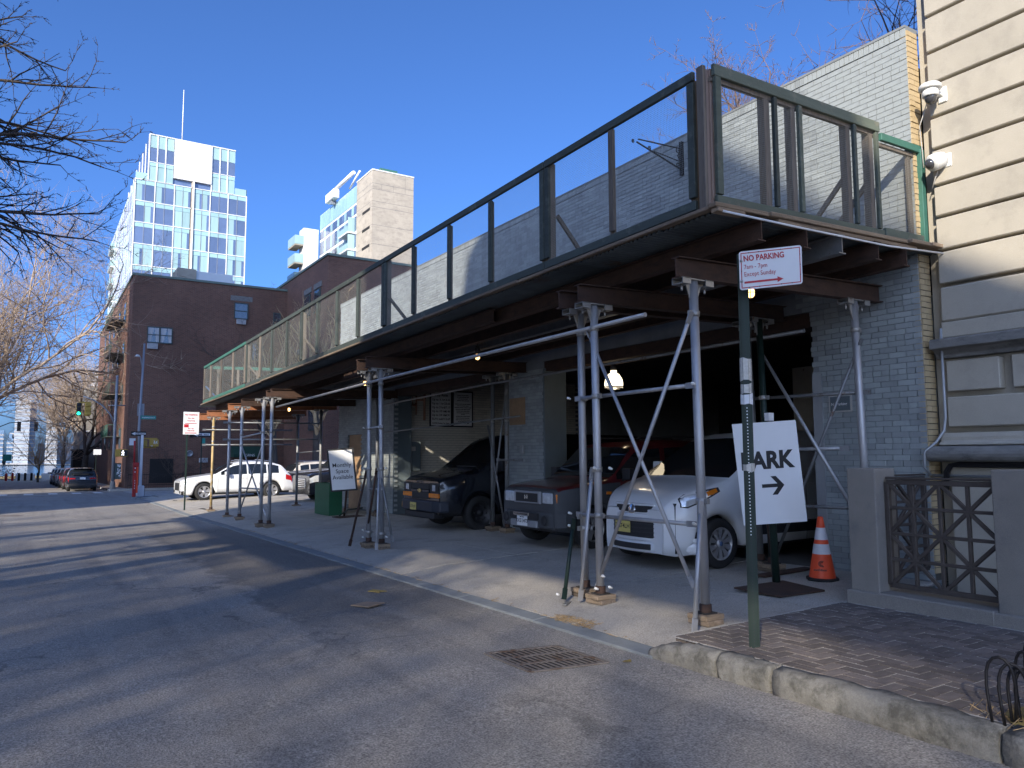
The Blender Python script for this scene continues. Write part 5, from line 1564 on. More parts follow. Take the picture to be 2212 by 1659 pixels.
def bx(t, nm, m, x0, x1, y0, y1, z0, z1, bev=.006):
    return MB().box(x0, x1, y0, y1, z0, z1).obj(nm, M[m], t, bevel=bev)


def decal(t, nm, m, S, rows, off=.006):
    """lens lying on the body side: rows of (x, z below, z above), both sides."""
    def yz(x, z):
        r = S['ring'](x)
        for (y0, z0), (y1, z1) in zip(r[1:], r[2:]):
            if z0 <= z <= z1 and z1 > z0: return y0 + (y1 - y0) * (z - z0) / (z1 - z0)
        return r[4][0]
    for s in (1, -1):
        mb = MB(); vs = []
        for x, za, zb in rows:
            for k in range(4):
                z = za + (zb - za) * k / 3; vs.append((x - off * .8, s * (yz(x, z) + off), z))
        mb.add(vs, [(4 * i + k, 4 * i + k + 1, 4 * i + 5 + k, 4 * i + 4 + k)[::s] for i in range(len(rows) - 1) for k in range(3)], True)
        mb.obj(nm, M[m], t)


def plate_txt(t, par, s, x, y0, y1, z, size, m='black_print'):
    return text(s, size, M[m], par, (x, (y0 + y1) / 2, z), (0, -1, 0), (0, 0, 1), bold=.0015, align='CENTER', nrm=.001)


def place(t, x, y, z, deg=0.0):
    t.location = (x, y, z); t.rotation_euler = (0, 0, math.radians(deg)); return t


# white compact van, third from the left bay
S = dict(L=4.26, W=1.835, paint='paint_white', wheels=(.71, 3.36), R=.325, sill=.27, nose=(.38, .85), glass=(.95, 1.84, 9, 9), rear_glass=False, tumble=.20,
         under=[(0, .20), (.10, .17), (.5, .22), (.9, .27), (4.26, .3)],
         top=[(0, .72), (.03, .80), (.09, .88), (.28, .985), (.60, 1.08), (.93, 1.16), (1.08, 1.25), (1.82, 1.70), (2.08, 1.80), (2.8, 1.845), (4.04, 1.82), (4.2, 1.70), (4.26, 1.1)],
         belt=[(0, .66), (.09, .80), (.4, .93), (.93, 1.05), (1.45, 1.12), (4.26, 1.15)],
         side_glass=[(1.14, 1.46), (1.54, 2.4)], spokes=10, spoke_w=.24, hub='paint_blue', mirror=1.46, mirror_m='paint_white', mirror_h=.22,
         seams=[1.40, 2.46, 3.24], handles=[2.2], handle='black_plastic')
van_w = car('white_van', 'white compact van parked nose out behind the PARK board', 'van', S)
def curved(t, nm, m, z0, z1, fr, hw, th=.10, bev=.02, k=.16, drop=0.0):
    """bow-shaped slab across the nose: fr = how far forward, hw = half width."""
    mb = MB(); pts = []
    for i in range(13):
        u = -1 + 2 * i / 12; pts.append((-fr + k * abs(u) ** 2.4 * (hw / .6) ** 2, u * hw))
    poly = [(x, y, z0) for x, y in pts] + [(x + th, y, z0) for x, y in pts[::-1]]
    mb.prism(poly, (drop, 0, z1 - z0)); return mb.obj(nm, M[m], t, bevel=bev, seg=2)


curved(van_w, 'bumper', 'paint_white', .19, .345, .075, .84, .30, .05, k=.21)
curved(van_w, 'bumper_side', 'paint_white', .343, .40, .055, .82, .26, .02, k=.21)
curved(van_w, 'lower_grille', 'black_plastic', .385, .63, .055, .47, .10, .015, k=.13)
for i in range(4): curved(van_w, 'grille_bar', 'steel_rim', .40 + i * .055, .412 + i * .055, .060, .45, .02, .002, k=.13)
curved(van_w, 'bumper_beam', 'paint_white', .632, .70, .052, .56, .12, .025, k=.20)
curved(van_w, 'upper_grille', 'black_plastic', .715, .80, .022, .36, .10, .012, k=.10)
curved(van_w, 'grille_trim', 'paint_white', .802, .83, .020, .40, .10, .012, k=.10)
curved(van_w, 'intake', 'black_plastic', .235, .31, .088, .36, .06, .01, k=.12)
decal(van_w, 'headlight_rim', 'black_plastic', S, [(.18, .80, .91), (.26, .79, .965), (.42, .86, 1.005), (.58, .935, 1.035), (.72, 1.0, 1.055)], .003)
decal(van_w, 'headlight', 'lamp_glass', S, [(.195, .81, .90), (.26, .81, .95), (.42, .88, .985), (.56, .945, 1.015)], .008)
decal(van_w, 'turn_signal', 'amber', S, [(.52, .945, .995), (.60, .965, 1.02), (.68, 1.0, 1.04)], .010)
MB().lathe([(0, .012), (.06, .010), (.075, 0)], (-.020, 0, .757), (-1, 0, 0.15), 20).obj('emblem', M['chrome'], van_w)
for s in (1, -1):
    MB().lathe([(0, .03), (.055, .025), (.07, 0)], (.105, s * .60, .47), (-1, s * .8, 0), 16).obj('fog_lamp', M['lamp_glass'], van_w)
p = bx(van_w, 'number_plate', 'plate_y', -.075, -.067, -.02, .285, .44, .59, .003); plate_txt(van_w, p, 'ZB74LH', -.0755, -.02, .285, .495, .085)
bx(van_w, 'side_moulding', 'black_plastic', 1.35, 2.7, -.938, -.90, .40, .56, .02); bx(van_w, 'side_moulding', 'black_plastic', 1.35, 2.7, .90, .938, .40, .56, .02)
place(van_w, 6.94, 7.97, walk(7.7, 7.9) + .004, 0)

# boxy red and grey suv
S = dict(L=4.16, W=1.815, paint='paint_red', clad='grey_plastic', cap=True, wheels=(.70, 3.27), R=.33, sill=.33, nose=(.15, .6), glass=(1.05, 1.62, 9, 9), rear_glass=False, tumble=.14,
         under=[(0, .33), (.2, .28), (.6, .33), (4.3, .36)],
         top=[(0, .92), (.03, .965), (.10, 1.0), (.5, 1.06), (1.02, 1.11), (1.15, 1.19), (1.62, 1.66), (1.8, 1.735), (2.6, 1.79), (4.0, 1.77), (4.12, 1.6), (4.16, 1.0)],
         belt=[(0, .88), (.10, .955), (.6, 1.02), (1.1, 1.06), (2, 1.10), (4.3, 1.14)], side_glass=[(1.22, 2.25), (2.34, 3.2), (3.28, 4.1)], spokes=5, spoke_w=.42, mirror=1.30, mirror_h=.19,
         is_clad=lambda x, j: j <= 3 and (x < 1.28 or j <= 1 or x > 3.0) or (x < .05), seams=[1.30, 2.3], handles=[2.05])
ele = car('red_suv', 'boxy dark red and grey suv parked nose out between the vans', 'suv', S)
bx(ele, 'grille_surround', 'pole_grey', -.03, .06, -.40, .40, .72, .925, .012); bx(ele, 'grille', 'black_plastic', -.034, -.02, -.335, .335, .745, .895, .006)
for nm, y0, y1, z0, z1 in [('emblem', -.045, -.027, .785, .865), ('emblem', .027, .045, .785, .865), ('emblem', -.03, .03, .816, .834)]: bx(ele, nm, 'chrome', -.046, -.033, y0, y1, z0, z1, .003)
for s in (1, -1):
    MB().box(-.005, .10, s * .575 - .165, s * .575 + .165, .72, .925).obj('headlight', M['lamp_glass'], ele, bevel=.03, seg=2)
    MB().box(.02, .15, s * .76 - .03, s * .76 + .03, .74, .90).obj('turn_signal', M['amber'], ele, bevel=.015)
    MB().lathe([(0, .004), (.055, .006), (.075, .012), (.085, 0)], (-.078, s * .58, .47), (-1, 0, 0), 18).obj('fog_lamp', M['black_plastic'], ele)
    bx(ele, 'side_marker', 'amber', .95, 1.06, s * .905 - .012, s * .905 + .012, .87, .92)
pts = [(.03, -.80), (-.06, -.58), (-.095, 0), (-.06, .58), (.03, .80), (.18, .885), (.18, -.885)]
bm = MB(); bm.prism([(x, y, .34) for x, y in pts], (0, 0, .25)); bm.obj('bumper', M['grey_plastic'], ele, bevel=.03, seg=2)
bx(ele, 'skid_plate', 'pole_grey', -.105, .0, -.40, .40, .335, .45, .015)
bx(ele, 'intake', 'black_plastic', -.102, -.05, -.42, .42, .47, .575, .006)
bx(ele, 'light_bar', 'chrome', -.125, -.09, -.19, .27, .52, .575, .004); bx(ele, 'light_bar_slot', 'black_plastic', -.128, -.124, -.17, .25, .54, .556, 0)
p = bx(ele, 'number_plate', 'white_sign', -.118, -.108, -.145, .165, .355, .515, .003); plate_txt(ele, p, 'KXZ\u00b73473', -.1185, -.145, .165, .41, .082); plate_txt(ele, p, 'NEW YORK', -.1185, -.145, .165, .49, .024)
bx(ele, 'wiper', 'black_plastic', 1.08, 1.12, -.6, .1, 1.17, 1.19, .003)
for s in (1, -1): MB().tube([(1.9, s * .62, 1.79), (1.95, s * .62, 1.83), (3.9, s * .62, 1.845), (3.95, s * .62, 1.79)], .016, 6).obj('roof_rail', M['black_plastic'], ele)
place(ele, 7.08, 10.78, walk(7.7, 10.8) + .004, 0)

# black full size van
S = dict(L=5.7, W=2.01, paint='paint_black', wheels=(.93, 4.36), R=.365, sill=.36, nose=(.14, .6), glass=(.95, 1.78, 9, 9), rear_glass=False, tumble=.12,
         under=[(0, .36), (.6, .36), (5.7, .40)],
         top=[(0, 1.02), (.04, 1.07), (.12, 1.11), (.5, 1.19), (.92, 1.27), (1.05, 1.36), (1.72, 1.92), (1.95, 2.03), (2.6, 2.08), (5.5, 2.06), (5.64, 1.9), (5.7, 1.2)],
         belt=[(0, .98), (.12, 1.08), (.6, 1.16), (1.2, 1.20), (5.7, 1.25)], side_glass=[(1.12, 2.3), (2.6, 3.6), (3.75, 5.4)], mirror=1.35, mirror_h=.26, rim='steel_rim', seams=[1.12, 2.42, 3.7], handles=[2.2], handle='black_plastic')
bv = car('black_van', 'black full size passenger van parked nose out beside the pipe posts', 'van', S)
bx(bv, 'grille', 'black_plastic', -.028, .06, -.42, .42, .86, .985, .01); bx(bv, 'grille', 'black_plastic', -.028, .06, -.42, .42, .66, .80, .01)
bx(bv, 'grille_bar', 'paint_black', -.036, .06, -.43, .43, .80, .86, .008)
em = MB(); em.prism([(-.048, .075, .812), (-.048, .03, .812), (-.048, .03, .792), (-.048, -.03, .792), (-.048, -.03, .812), (-.048, -.075, .812), (-.048, -.085, .852), (-.048, -.03, .852), (-.048, -.03, .872), (-.048, .03, .872), (-.048, .03, .852), (-.048, .085, .852)][::-1], (.014, 0, 0)); em.obj('emblem', pm('brass_badge', (.62, .44, .16), .35, metal=.5, var=.05), bv)
for s in (1, -1):
    MB().box(-.02, .10, s * .66 - .20, s * .66 + .20, .80, 1.0).obj('headlight', M['black_plastic'], bv, bevel=.012)
    MB().box(-.032, -.01, s * .66 - .07, s * .66 + .07, .83, .965).obj('lens', M['lamp_glass'], bv, bevel=.012)
    MB().box(-.028, .10, s * .66 - .21, s * .66 + .245, .69, .785).obj('turn_signal', M['amber'], bv, bevel=.012)
pts = [(-.02, -.93), (-.10, -.72), (-.12, 0), (-.10, .72), (-.02, .93), (.18, .99), (.18, -.99)]
bm = MB(); bm.prism([(x, y, .40) for x, y in pts], (0, 0, .23)); bm.obj('bumper', pm('dark_blue_bumper', (.022, .026, .038), .5, var=.15), bv, bevel=.03, seg=2)
bx(bv, 'air_dam', 'black_plastic', -.06, .2, -.72, .72, .26, .40, .02)
p = bx(bv, 'number_plate', 'plate_y', -.132, -.122, -.02, .285, .42, .575, .003); plate_txt(bv, p, 'U70\u00b7J07', -.1325, -.02, .285, .465, .085)
bx(bv, 'wiper', 'black_plastic', .97, 1.0, -.65, .2, 1.33, 1.35, .003)
place(bv, 7.14, 15.08, walk(7.7, 15.1) + .004, 0)

# second suv deep in the left-hand bay is not visible; cars on the corner lot and the side street
S_suv = dict(L=4.66, W=1.88, paint='paint_white', wheels=(.90, 3.72), R=.37, sill=.30, nose=(.20, .85), glass=(1.30, 2.10, 3.95, 4.45), tumble=.36,
             under=[(0, .28), (.3, .24), (.8, .3), (4.66, .34)],
             top=[(0, .78), (.05, .86), (.3, .95), (.9, 1.04), (1.30, 1.09), (1.45, 1.17), (2.05, 1.53), (2.4, 1.62), (3.0, 1.645), (3.8, 1.58), (4.15, 1.47), (4.45, 1.12), (4.6, 1.0), (4.66, .6)],
             belt=[(0, .70), (.1, .80), (.6, .90), (1.3, 1.0), (3.6, 1.06), (4.3, 1.06), (4.66, .95)], side_glass=[(1.55, 2.62), (2.70, 3.50), (3.56, 4.0)], spokes=5, spoke_w=.45, hub='alloy', mirror=1.72, mirror_m='paint_white',
             patch=[(.10, .62, 3, 3, 'headlight'), (4.3, 4.62, 3, 3, 'tail_light'), (0.02, .14, 0, 1, 'side_stripe')], seams=[1.42, 2.66, 3.55], handles=[2.42, 3.3])
def suv_bits(t, dark=True):
    bx(t, 'grille', 'black_plastic', -.02, .06, -.45, .45, .42, .74, .02)
    for s in (1, -1):
        MB().tube([(2.3, s * .60, 1.62), (2.35, s * .60, 1.665), (3.7, s * .60, 1.66), (3.8, s * .60, 1.58)], .016, 6).obj('roof_rail', M['chrome'], t)
        bx(t, 'intake', 'black_plastic', -.01, .14, s * .62 - .12, s * .62 + .12, .30, .44, .02)
    bx(t, 'sill_trim', 'black_plastic', 1.3, 3.3, -.95, .95, .28, .33, .01)
ws = car('white_suv', 'gleaming white suv parked across the sunlit corner beyond the shed', 'suv', S_suv)
suv_bits(ws)
for x in (2.45, 3.35): bx(ws, 'roof_bar', 'pole_grey', x, x + .09, -.62, .62, 1.68, 1.71, .01)
place(ws, 5.22, 35.0, zg(35) + .135, 1.5)
S_yuk = dict(L=5.2, W=2.03, paint='paint_silver', wheels=(1.0, 3.95), R=.41, sill=.38, nose=(.08, .6), glass=(1.55, 2.15, 4.85, 5.1), tumble=.22,
             under=[(0, .36), (.3, .32), (5.2, .42)],
             top=[(0, 1.02), (.05, 1.10), (.2, 1.14), (1.0, 1.20), (1.52, 1.24), (1.68, 1.33), (2.15, 1.76), (2.5, 1.86), (4.6, 1.88), (4.95, 1.8), (5.15, 1.2), (5.2, .8)],
             belt=[(0, .95), (.2, 1.06), (1.0, 1.12), (1.6, 1.16), (5.2, 1.2)], side_glass=[(1.9, 2.8), (2.9, 3.8), (3.9, 4.8)], spokes=6, spoke_w=.4, hub='alloy', mirror=1.95, mirror_m='chrome', mirror_h=.2,
             patch=[(.0, .35, 3, 3, 'headlight')], seams=[1.75, 2.85, 3.85], handles=[2.6])
yk = car('silver_suv', 'big silver suv with chrome mirrors nosing up behind the white suv', 'suv', S_yuk)
bx(yk, 'grille', 'chrome', -.03, .05, -.5, .5, .72, 1.04, .02); bx(yk, 'bumper', 'paint_silver', -.09, .15, -.98, .98, .42, .70, .05)
for s in (1, -1): MB().lathe([(0, .01), (.08, .008), (.09, 0)], (-.09, s * .75, .52), (-1, 0, 0), 14).obj('fog_lamp', M['lamp_glass'], yk)
place(yk, 10.55, 36.6, zg(36.6) + .135, 2)
cs = car('cream_suv', 'pale cream suv with dark glass parked beyond the big silver suv', 'suv', dict(S_suv, paint='paint_cream', rim='alloy')); suv_bits(cs)
place(cs, 11.4, 41.2, zg(41) + .13, 182)
cs.location = (16.0, 41.2, zg(41) + .13)
bc = car('blue_car', 'blue car parked on the side street behind the white suv', 'car', dict(S_suv, paint='paint_blue', mirror_m='paint_blue')); suv_bits(bc)
place(bc, 7.4, 47.3, zg(47.3) + .02, 0)
dk = car('dark_suv', 'dark car parked behind the pipe posts next to the green box', 'suv', dict(S_yuk, paint='paint_black', mirror_m='black_plastic'))
bx(dk, 'grille', 'chrome', -.03, .05, -.5, .5, .55, .95, .02)
for i in range(5): bx(dk, 'grille_bar', 'black_plastic', -.036, -.028, -.48, .48, .58 + i * .07, .61 + i * .07, 0)
place(dk, 8.75, 29.2, zg(29.2) + .18, 3)

# the row of parked cars along the right kerb beyond the crossing
S_row = dict(S_suv, paint='paint_black', mirror_m='paint_black', L=4.75, top=[(0, .80), (.05, .90), (.3, .99), (.9, 1.07), (1.30, 1.12), (1.45, 1.2), (2.05, 1.56), (2.4, 1.65), (3.2, 1.67), (4.2, 1.58), (4.45, 1.35), (4.6, 1.15), (4.72, 1.05), (4.75, .6)],
             belt=[(0, .72), (.1, .84), (.6, .95), (1.3, 1.03), (3.6, 1.10), (4.3, 1.10), (4.75, 1.0)], glass=(1.30, 2.10, 4.15, 4.62), under=[(0, .3), (.3, .26), (4.75, .34)], seams=[], handles=[], patch=[(4.5, 4.75, 3, 3, 'tail_light')])
def rear(t, p):
    L = 4.75
    pl_ = bx(t, 'number_plate', 'white_sign', L + .0, L + .02, -.17, .17, .86, 1.0, .004)
    bx(t, 'rear_bumper', 'black_plastic', L - .1, L + .05, -.86, .86, .38, .58, .03)
    bx(t, 'light_bar', 'red_lens', L - .06, L + .015, -.80, -.45, .88, .96, .01); bx(t, 'light_bar', 'red_lens', L - .06, L + .015, .45, .80, .88, .96, .01)
    bx(t, 'spoiler', p, 4.12, 4.42, -.6, .6, 1.585, 1.625, .012)
    bx(t, 'rear_glass', 'car_glass', 4.50, 4.70, -.62, .62, 1.14, 1.30, .05)
row = [('paint_black', 'black suv closest to the crossing in the row along the kerb', 62.3), ('paint_red', 'dark red suv second in the row along the kerb', 68.4), ('paint_black', 'third parked car in the kerb row, dark with pale roof reflections', 74.2),
       ('paint_silver', 'silver car fourth in the row parked along the kerb', 80.0), ('paint_black', 'fifth parked car in the kerb row, mostly hidden', 85.8), ('paint_blue', 'last dark car of the row parked along the kerb', 91.5)]
for p, lb, y in row:
    c_ = car('parked_car', lb, 'car', dict(S_row, paint=p, mirror_m=p), 'cars parked along the kerb beyond the crossing'); rear(c_, p)
    # nose away from the camera (towards +Y): local -x must map to +Y
    place(c_, 3.05 - (y - 62.3) * .018, y + 4.75, zg(y + 2) + .01, -90)

# ------------------------------------------------------------------ buildings in the distance
def window(t, x0, x1, z0, z1, y, cols=2, frame='win_frame', curtain=False):
    """double hung window in a wall facing -y."""
    f = MB(); w = .07
    f.box(x0, x1, y - .06, y + .02, z1 - w, z1); f.box(x0, x1, y - .08, y + .02, z0, z0 + w); f.box(x0, x0 + w, y - .06, y + .02, z0 + w, z1 - w); f.box(x1 - w, x1, y - .06, y + .02, z0 + w, z1 - w)
    for k in range(1, cols): xm = x0 + (x1 - x0) * k / cols; f.box(xm - .05, xm + .05, y - .06, y + .02, z0 + w, z1 - w)
    f.box(x0 + w, x1 - w, y - .055, y + .01, (z0 + z1) / 2 - .03, (z0 + z1) / 2 + .03)
    fo = f.obj('window', M[frame], t)
    for k in range(cols):
        a, b = x0 + (x1 - x0) * k / cols + .06, x0 + (x1 - x0) * (k + 1) / cols - .06
        MB().quad((a, y - .012, z0 + .06), (b, y - .012, z0 + .06), (b, y - .012, z1 - .06), (a, y - .012, z1 - .06)).obj('pane', M['win_glass'], fo)
        if curtain:
            mb = MB(); d = .25 * (b - a)
            mb.add([(a, y - .02, z0 + .1), (a + d, y - .02, z0 + .1), (a + d * 2.2, y - .02, z1 - .1), (a, y - .02, z1 - .1)], [(0, 1, 2, 3)])
            mb.add([(b - d, y - .02, z0 + .1), (b, y - .02, z0 + .1), (b, y - .02, z1 - .1), (b - d * 1.6, y - .02, z1 - .1)], [(0, 1, 2, 3)]); mb.obj('curtain', M['curtain'], fo)
    return fo


def acunit(t, x0, x1, z0, z1, y):
    o = MB().box(x0, x1, y - .22, y, z0, z1).obj('air_conditioner', M['ac'], t)
    mb = MB(); n = 5
    for k in range(n): z = z0 + .05 + (z1 - z0 - .1) * k / (n - 1); mb.box(x0 + .04, x1 - .04, y - .232, y - .22, z - .014, z + .014)
    mb.obj('louvre', M['pole_grey'], o)


bb = thing('brick_apartments', 'brown brick apartment block on the far corner with few windows', 'building', (11, 62, zg(62)))
YB = 62.0
MB().box(5.72, 17.1, YB, 96, -1.2, 15.05).obj('wall', M['brown_bldg'], bb)
MB().box(5.64, 17.1, YB - .08, 96.1, 15.05, 15.22).obj('coping', M['coping'], bb)
MB().box(8.9, 10.3, 63.5, 66, 15.22, 16.35).obj('roof_hut', M['bldg_concrete'], bb)
MB().box(10.31, 13.1, 63.6, 66, 15.22, 16.25).obj('roof_hut', M['white_sign'], bb)
window(bb, 6.76, 8.52, 10.03, 11.29, YB, 2, curtain=True); window(bb, 12.95, 14.03, 12.41, 13.73, YB, 1, curtain=False); window(bb, 16.0, 16.6, 12.0, 13.2, YB, 1)
window(bb, 14.4, 15.3, 9.2, 10.6, YB, 1)
MB().box(12.65, 14.33, YB - .02, YB + .01, 13.88, 14.28).obj('lintel', M['lime_dark'], bb)
acunit(bb, 6.80, 7.50, 9.58, 9.98, YB); acunit(bb, 13.14, 13.83, 12.0, 12.36, YB); acunit(bb, 10.71, 11.31, 1.10, 1.44, YB)
for x0, x1, z0, z1 in [(7.3, 8.9, -.4, 1.4), (10.0, 10.25, 3.0, 4.0)]:
    MB().box(x0, x1, YB - .02, YB + .02, z0, z1).obj('dark_opening', M['dark_in'], bb)
v_ = MB().lathe([(.22, 0), (.25, .10), (.18, .12), (.16, .05), (0, .05)], (10.02, YB - .01, 1.79), (0, -1, 0), 16).obj('round_vent', M['pole_grey'], bb)
# narrow windows and fire escapes on the street side
for y0 in (66.5, 71, 76, 81, 86):
    for z0 in (2.2, 5.6, 9.0, 12.2):
        f = MB().box(5.66, 5.74, y0, y0 + 1.1, z0, z0 + 1.6).obj('window', M['win_frame'], bb)
        MB().box(5.65, 5.66, y0 + .08, y0 + 1.02, z0 + .08, z0 + 1.52).obj('pane', M['win_glass'], f)
fe = thing('fire_escape', 'green iron fire escape on the side of the brown block', 'fire escape', (5.3, 72, 6))
for z in (3.1, 6.4, 9.7, 12.4):
    fm = MB().box(4.75, 5.70, 67, 74, z, z + .05).obj('platform', M['win_frame'], fe)
    mb = MB()
    for k in range(15): mb.tube([(4.77, 67.1 + k * .48, z + .05), (4.77, 67.1 + k * .48, z + .95)], .014, 4)
    for y_ in (67.03,):
        for k in range(3): mb.tube([(4.8 + k * .4, y_, z + .05), (4.8 + k * .4, y_, z + .95)], .014, 4)
        mb.tube([(4.77, y_, z + .95), (5.7, y_, z + .95)], .018, 4)
    mb.tube([(4.77, 67, z + .95), (4.77, 74, z + .95)], .018, 4); mb.obj('railing', M['green_fresh'], fm)
b2 = thing('brick_apartments', 'taller brown brick wing nearer the shed with a green coping', 'building', (24, 52, zg(52)))
MB().box(17.1, 36, 51.75, 96, -1.2, 15.78).obj('wall', M['brown_bldg'], b2)
MB().box(17.02, 36.1, 51.67, 96, 15.78, 15.95).obj('coping', M['coping'], b2)
for y0, z0 in [(53.2, 12.0), (55.6, 12.0), (57.6, 7.6), (54, 3.4)]:
    f = MB().box(17.0, 17.12, y0, y0 + 1.3, z0, z0 + 1.7).obj('window', M['win_frame'], b2)
    MB().box(16.98, 17.0, y0 + .1, y0 + 1.2, z0 + .1, z0 + 1.6).obj('pane', M['win_glass'], f)
    MB().box(17.03, 17.1, y0 - .25, y0 + 1.55, z0 + 1.8, z0 + 2.2).obj('lintel', M['lime_dark'], b2)
window(b2, 18.6, 19.7, 3.4, 5.0, 51.75, 1); window(b2, 21.5, 22.6, 3.4, 5.0, 51.75, 1); MB().box(20.0, 21.2, 51.68, 51.76, -.5, 2.0).obj('door', M['win_frame'], b2)
aw = thing('awning', 'dark green canvas awning over a doorway of the brown building', 'awning', (14.1, 61, 1.9))
mb = MB(); mb.prism([(13.0, 61.9, 2.35), (13.0, 60.8, 1.75), (13.0, 60.8, 1.5), (13.0, 61.9, 1.5)], (2.3, 0, 0)); mb.obj('canvas', M['award_green'], aw)
text('GRNS', .28, M['white_print'], aw, (14.2, 60.79, 1.55), (1, 0, 0), (0, 0, 1), align='CENTER')
fn = thing('iron_fence', 'black iron railing in front of the brown block', 'fence', (9, 60.9, -.7))
for z in (-.5, .25): MB().box(5.8, 12.5, 60.93, 60.96, z, z + .04).obj('rail', M['black_iron'], fn)
for k in range(45): MB().box(5.8 + k * .15, 5.82 + k * .15, 60.94, 60.955, -.75, .35).obj('picket', M['black_iron'], fn)

# glass tower
tw = thing('glass_tower', 'tall white framed glass apartment tower with a mast on top', 'tower', (18.5, 120, 0))
TY = 120.0
X0, X1 = 10.72, 26.38
MB().box(X0 + .3, X1 - .2, TY + .25, 161, 0, 41.9).obj('core', M['t_glass'], tw)
MB().box(12.4 + .2, 24.5 - .2, TY + .25, 158, 41.9, 48.9).obj('upper_core', M['t_glass'], tw)
ux_ = [10.72, 13.35, 16.0, 18.35, 18.72, 21.05, 23.65, 26.38]
fl_ = [41.95 - 3.19 * k for k in range(9)]
cnt = 0
rt_ = random.Random(4)
def pane(x0, x1, z0, z1, m, y=TY): return MB().quad((x0, y, z0), (x1, y, z0), (x1, y, z1), (x0, y, z1)).obj('pane', M[m], tw)
for k in range(len(fl_) - 1):
    zt, zb = fl_[k], fl_[k + 1]
    for i in range(len(ux_) - 1):
        if i == 3: continue
        a, b = ux_[i] + .10, ux_[i + 1] - .10; m_ = (a + b) / 2
        MB().box(a, b, TY - .02, TY + .02, zt - .75, zt - .12).obj('spandrel', M['t_spandrel'], tw)
        aq = {0: .35, 1: .2, 2: 1.2, 4: 1.2, 5: .12, 6: .9}[i]
        for (c, d) in ((a, m_ - .03), (m_ + .03, b)):
            mm = 't_aqua' if rt_.random() < aq * .8 else 't_glass'
            if mm == 't_aqua' and rt_.random() < .5:
                e = c + (d - c) * .7; pane(c, e, zb, zt - .78, 't_aqua'); pane(e, d, zb, zt - .78, 't_glass')
            else: pane(c, d, zb, zt - .78, mm)
for k, z in enumerate(fl_): MB().box(X0 - .08, X1 + .08, TY - .10, TY + .2, z - .11, z + .0).obj('floor_band', M['white_metal'], tw)
for i, x in enumerate(ux_):
    if i in (3, 4): continue
    MB().box(x - .065, x + .065, TY - .11, TY + .2, 10, 42 if 0 < i < 7 else 42).obj('mullion', M['white_metal'], tw)
for i in range(len(ux_) - 1):
    if i != 3: x = (ux_[i] + ux_[i + 1]) / 2; MB().box(x - .03, x + .03, TY - .05, TY + .1, 10, 41.9).obj('mullion', M['pole_grey'], tw)
MB().box(18.36, 18.6, TY - .1, TY + .25, 10, 42.9).obj('chimney_slot', M['bldg_concrete'], tw)
MB().box(18.52, 18.74, TY - .22, TY + .25, 10, 42.9).obj('fin', M['white_metal'], tw)
# upper block: white panelled centre, glass at both sides
for i in range(7):
    for (a, b) in ((15.8, 18.42), (18.46, 21.12)):
        z1 = 49.0 - i * .872; MB().box(a, b, TY - .2, TY + .2, z1 - .858, z1).obj('white_panel', M['white_metal'], tw)
for (a, b, cols) in [(12.38, 15.76, 4), (21.16, 24.58, 4)]:
    xs_ = [a + (b - a) * k / 3 for k in range(4)] if a < 15 else [a + (b - a) * k / 3 for k in range(4)]
    for c, d in zip(xs_, xs_[1:]):
        pane(c + .05, d - .05, 47.0, 48.9, 't_aqua'); pane(c + .05, d - .05, 44.9, 46.95, 't_glass'); MB().box(c + .04, d - .04, TY - .03, TY + .02, 44.2, 44.8).obj('spandrel', M['t_spandrel'], tw); pane(c + .05, d - .05, 42.0, 44.15, 't_aqua')
        MB().box(c - .07, c + .07, TY - .1, TY + .1, 42, 49).obj('mullion', M['white_metal'], tw)
    for z in (42.0, 44.85): MB().box(a, b, TY - .1, TY + .1, z - .1, z).obj('floor_band', M['white_metal'], tw)
    MB().box(a, b, TY - .12, TY + .12, 48.9, 49.05).obj('roof_band', M['white_metal'], tw)
MB().box(X0, 12.38, TY, TY + .05, 41.95, 42.95).obj('balustrade', M['t_aqua'], tw); MB().box(24.6, X1, TY, TY + .05, 41.95, 43.05).obj('balustrade', M['t_aqua'], tw)
MB().box(X1 - .06, X1, TY, 158, 41.95, 43.05).obj('balustrade', M['t_aqua'], tw)
MB().tube([(17.0, TY + 1.5, 48.9), (16.98, TY + 1.5, 57.6)], [.10, .05], 6).obj('mast', M['white_metal'], tw)
# street side, bays receding
ny = 12; ys = [TY + .2 + (160 - TY) * k / ny for k in range(ny + 1)]
for k in range(len(fl_) - 1):
    zt, zb = fl_[k], fl_[k + 1]
    MB().box(X0 - .028, X0 + .2, TY - .05, 160, zt - .11, zt).obj('floor_band', M['white_metal'], tw)
    for j in range(ny):
        a, b = ys[j], ys[j + 1]; mm = 't_aqua' if rt_.random() < .35 else 't_glass'
        MB().quad((X0, b - .1, zb), (X0, a + .1, zb), (X0, a + .1, zt - .78), (X0, b - .1, zt - .78)).obj('pane', M[mm], tw)
        MB().quad((X0, b - .1, zt - .75), (X0, a + .1, zt - .75), (X0, a + .1, zt - .12), (X0, b - .1, zt - .12)).obj('spandrel', M['t_spandrel'], tw)
for j in range(ny + 1):
    for o_ in (0, 1.6): MB().box(X0 - (.035 if o_ == 0 else .02), X0 + .1, ys[j] - .08 + o_, ys[j] + .08 + o_, 10, 42.0).obj('mullion', M['white_metal'], tw)
for j in range(8):
    a, b = TY + .2 + j * 4.2, TY + .2 + (j + 1) * 4.2
    MB().box(12.30, 12.5, a - .09, a + .09, 42, 49).obj('mullion', M['white_metal'], tw)
    MB().quad((12.38, b - .1, 42), (12.38, a + .1, 42), (12.38, a + .1, 48.9), (12.38, b - .1, 48.9)).obj('pane', M['t_glass'], tw)
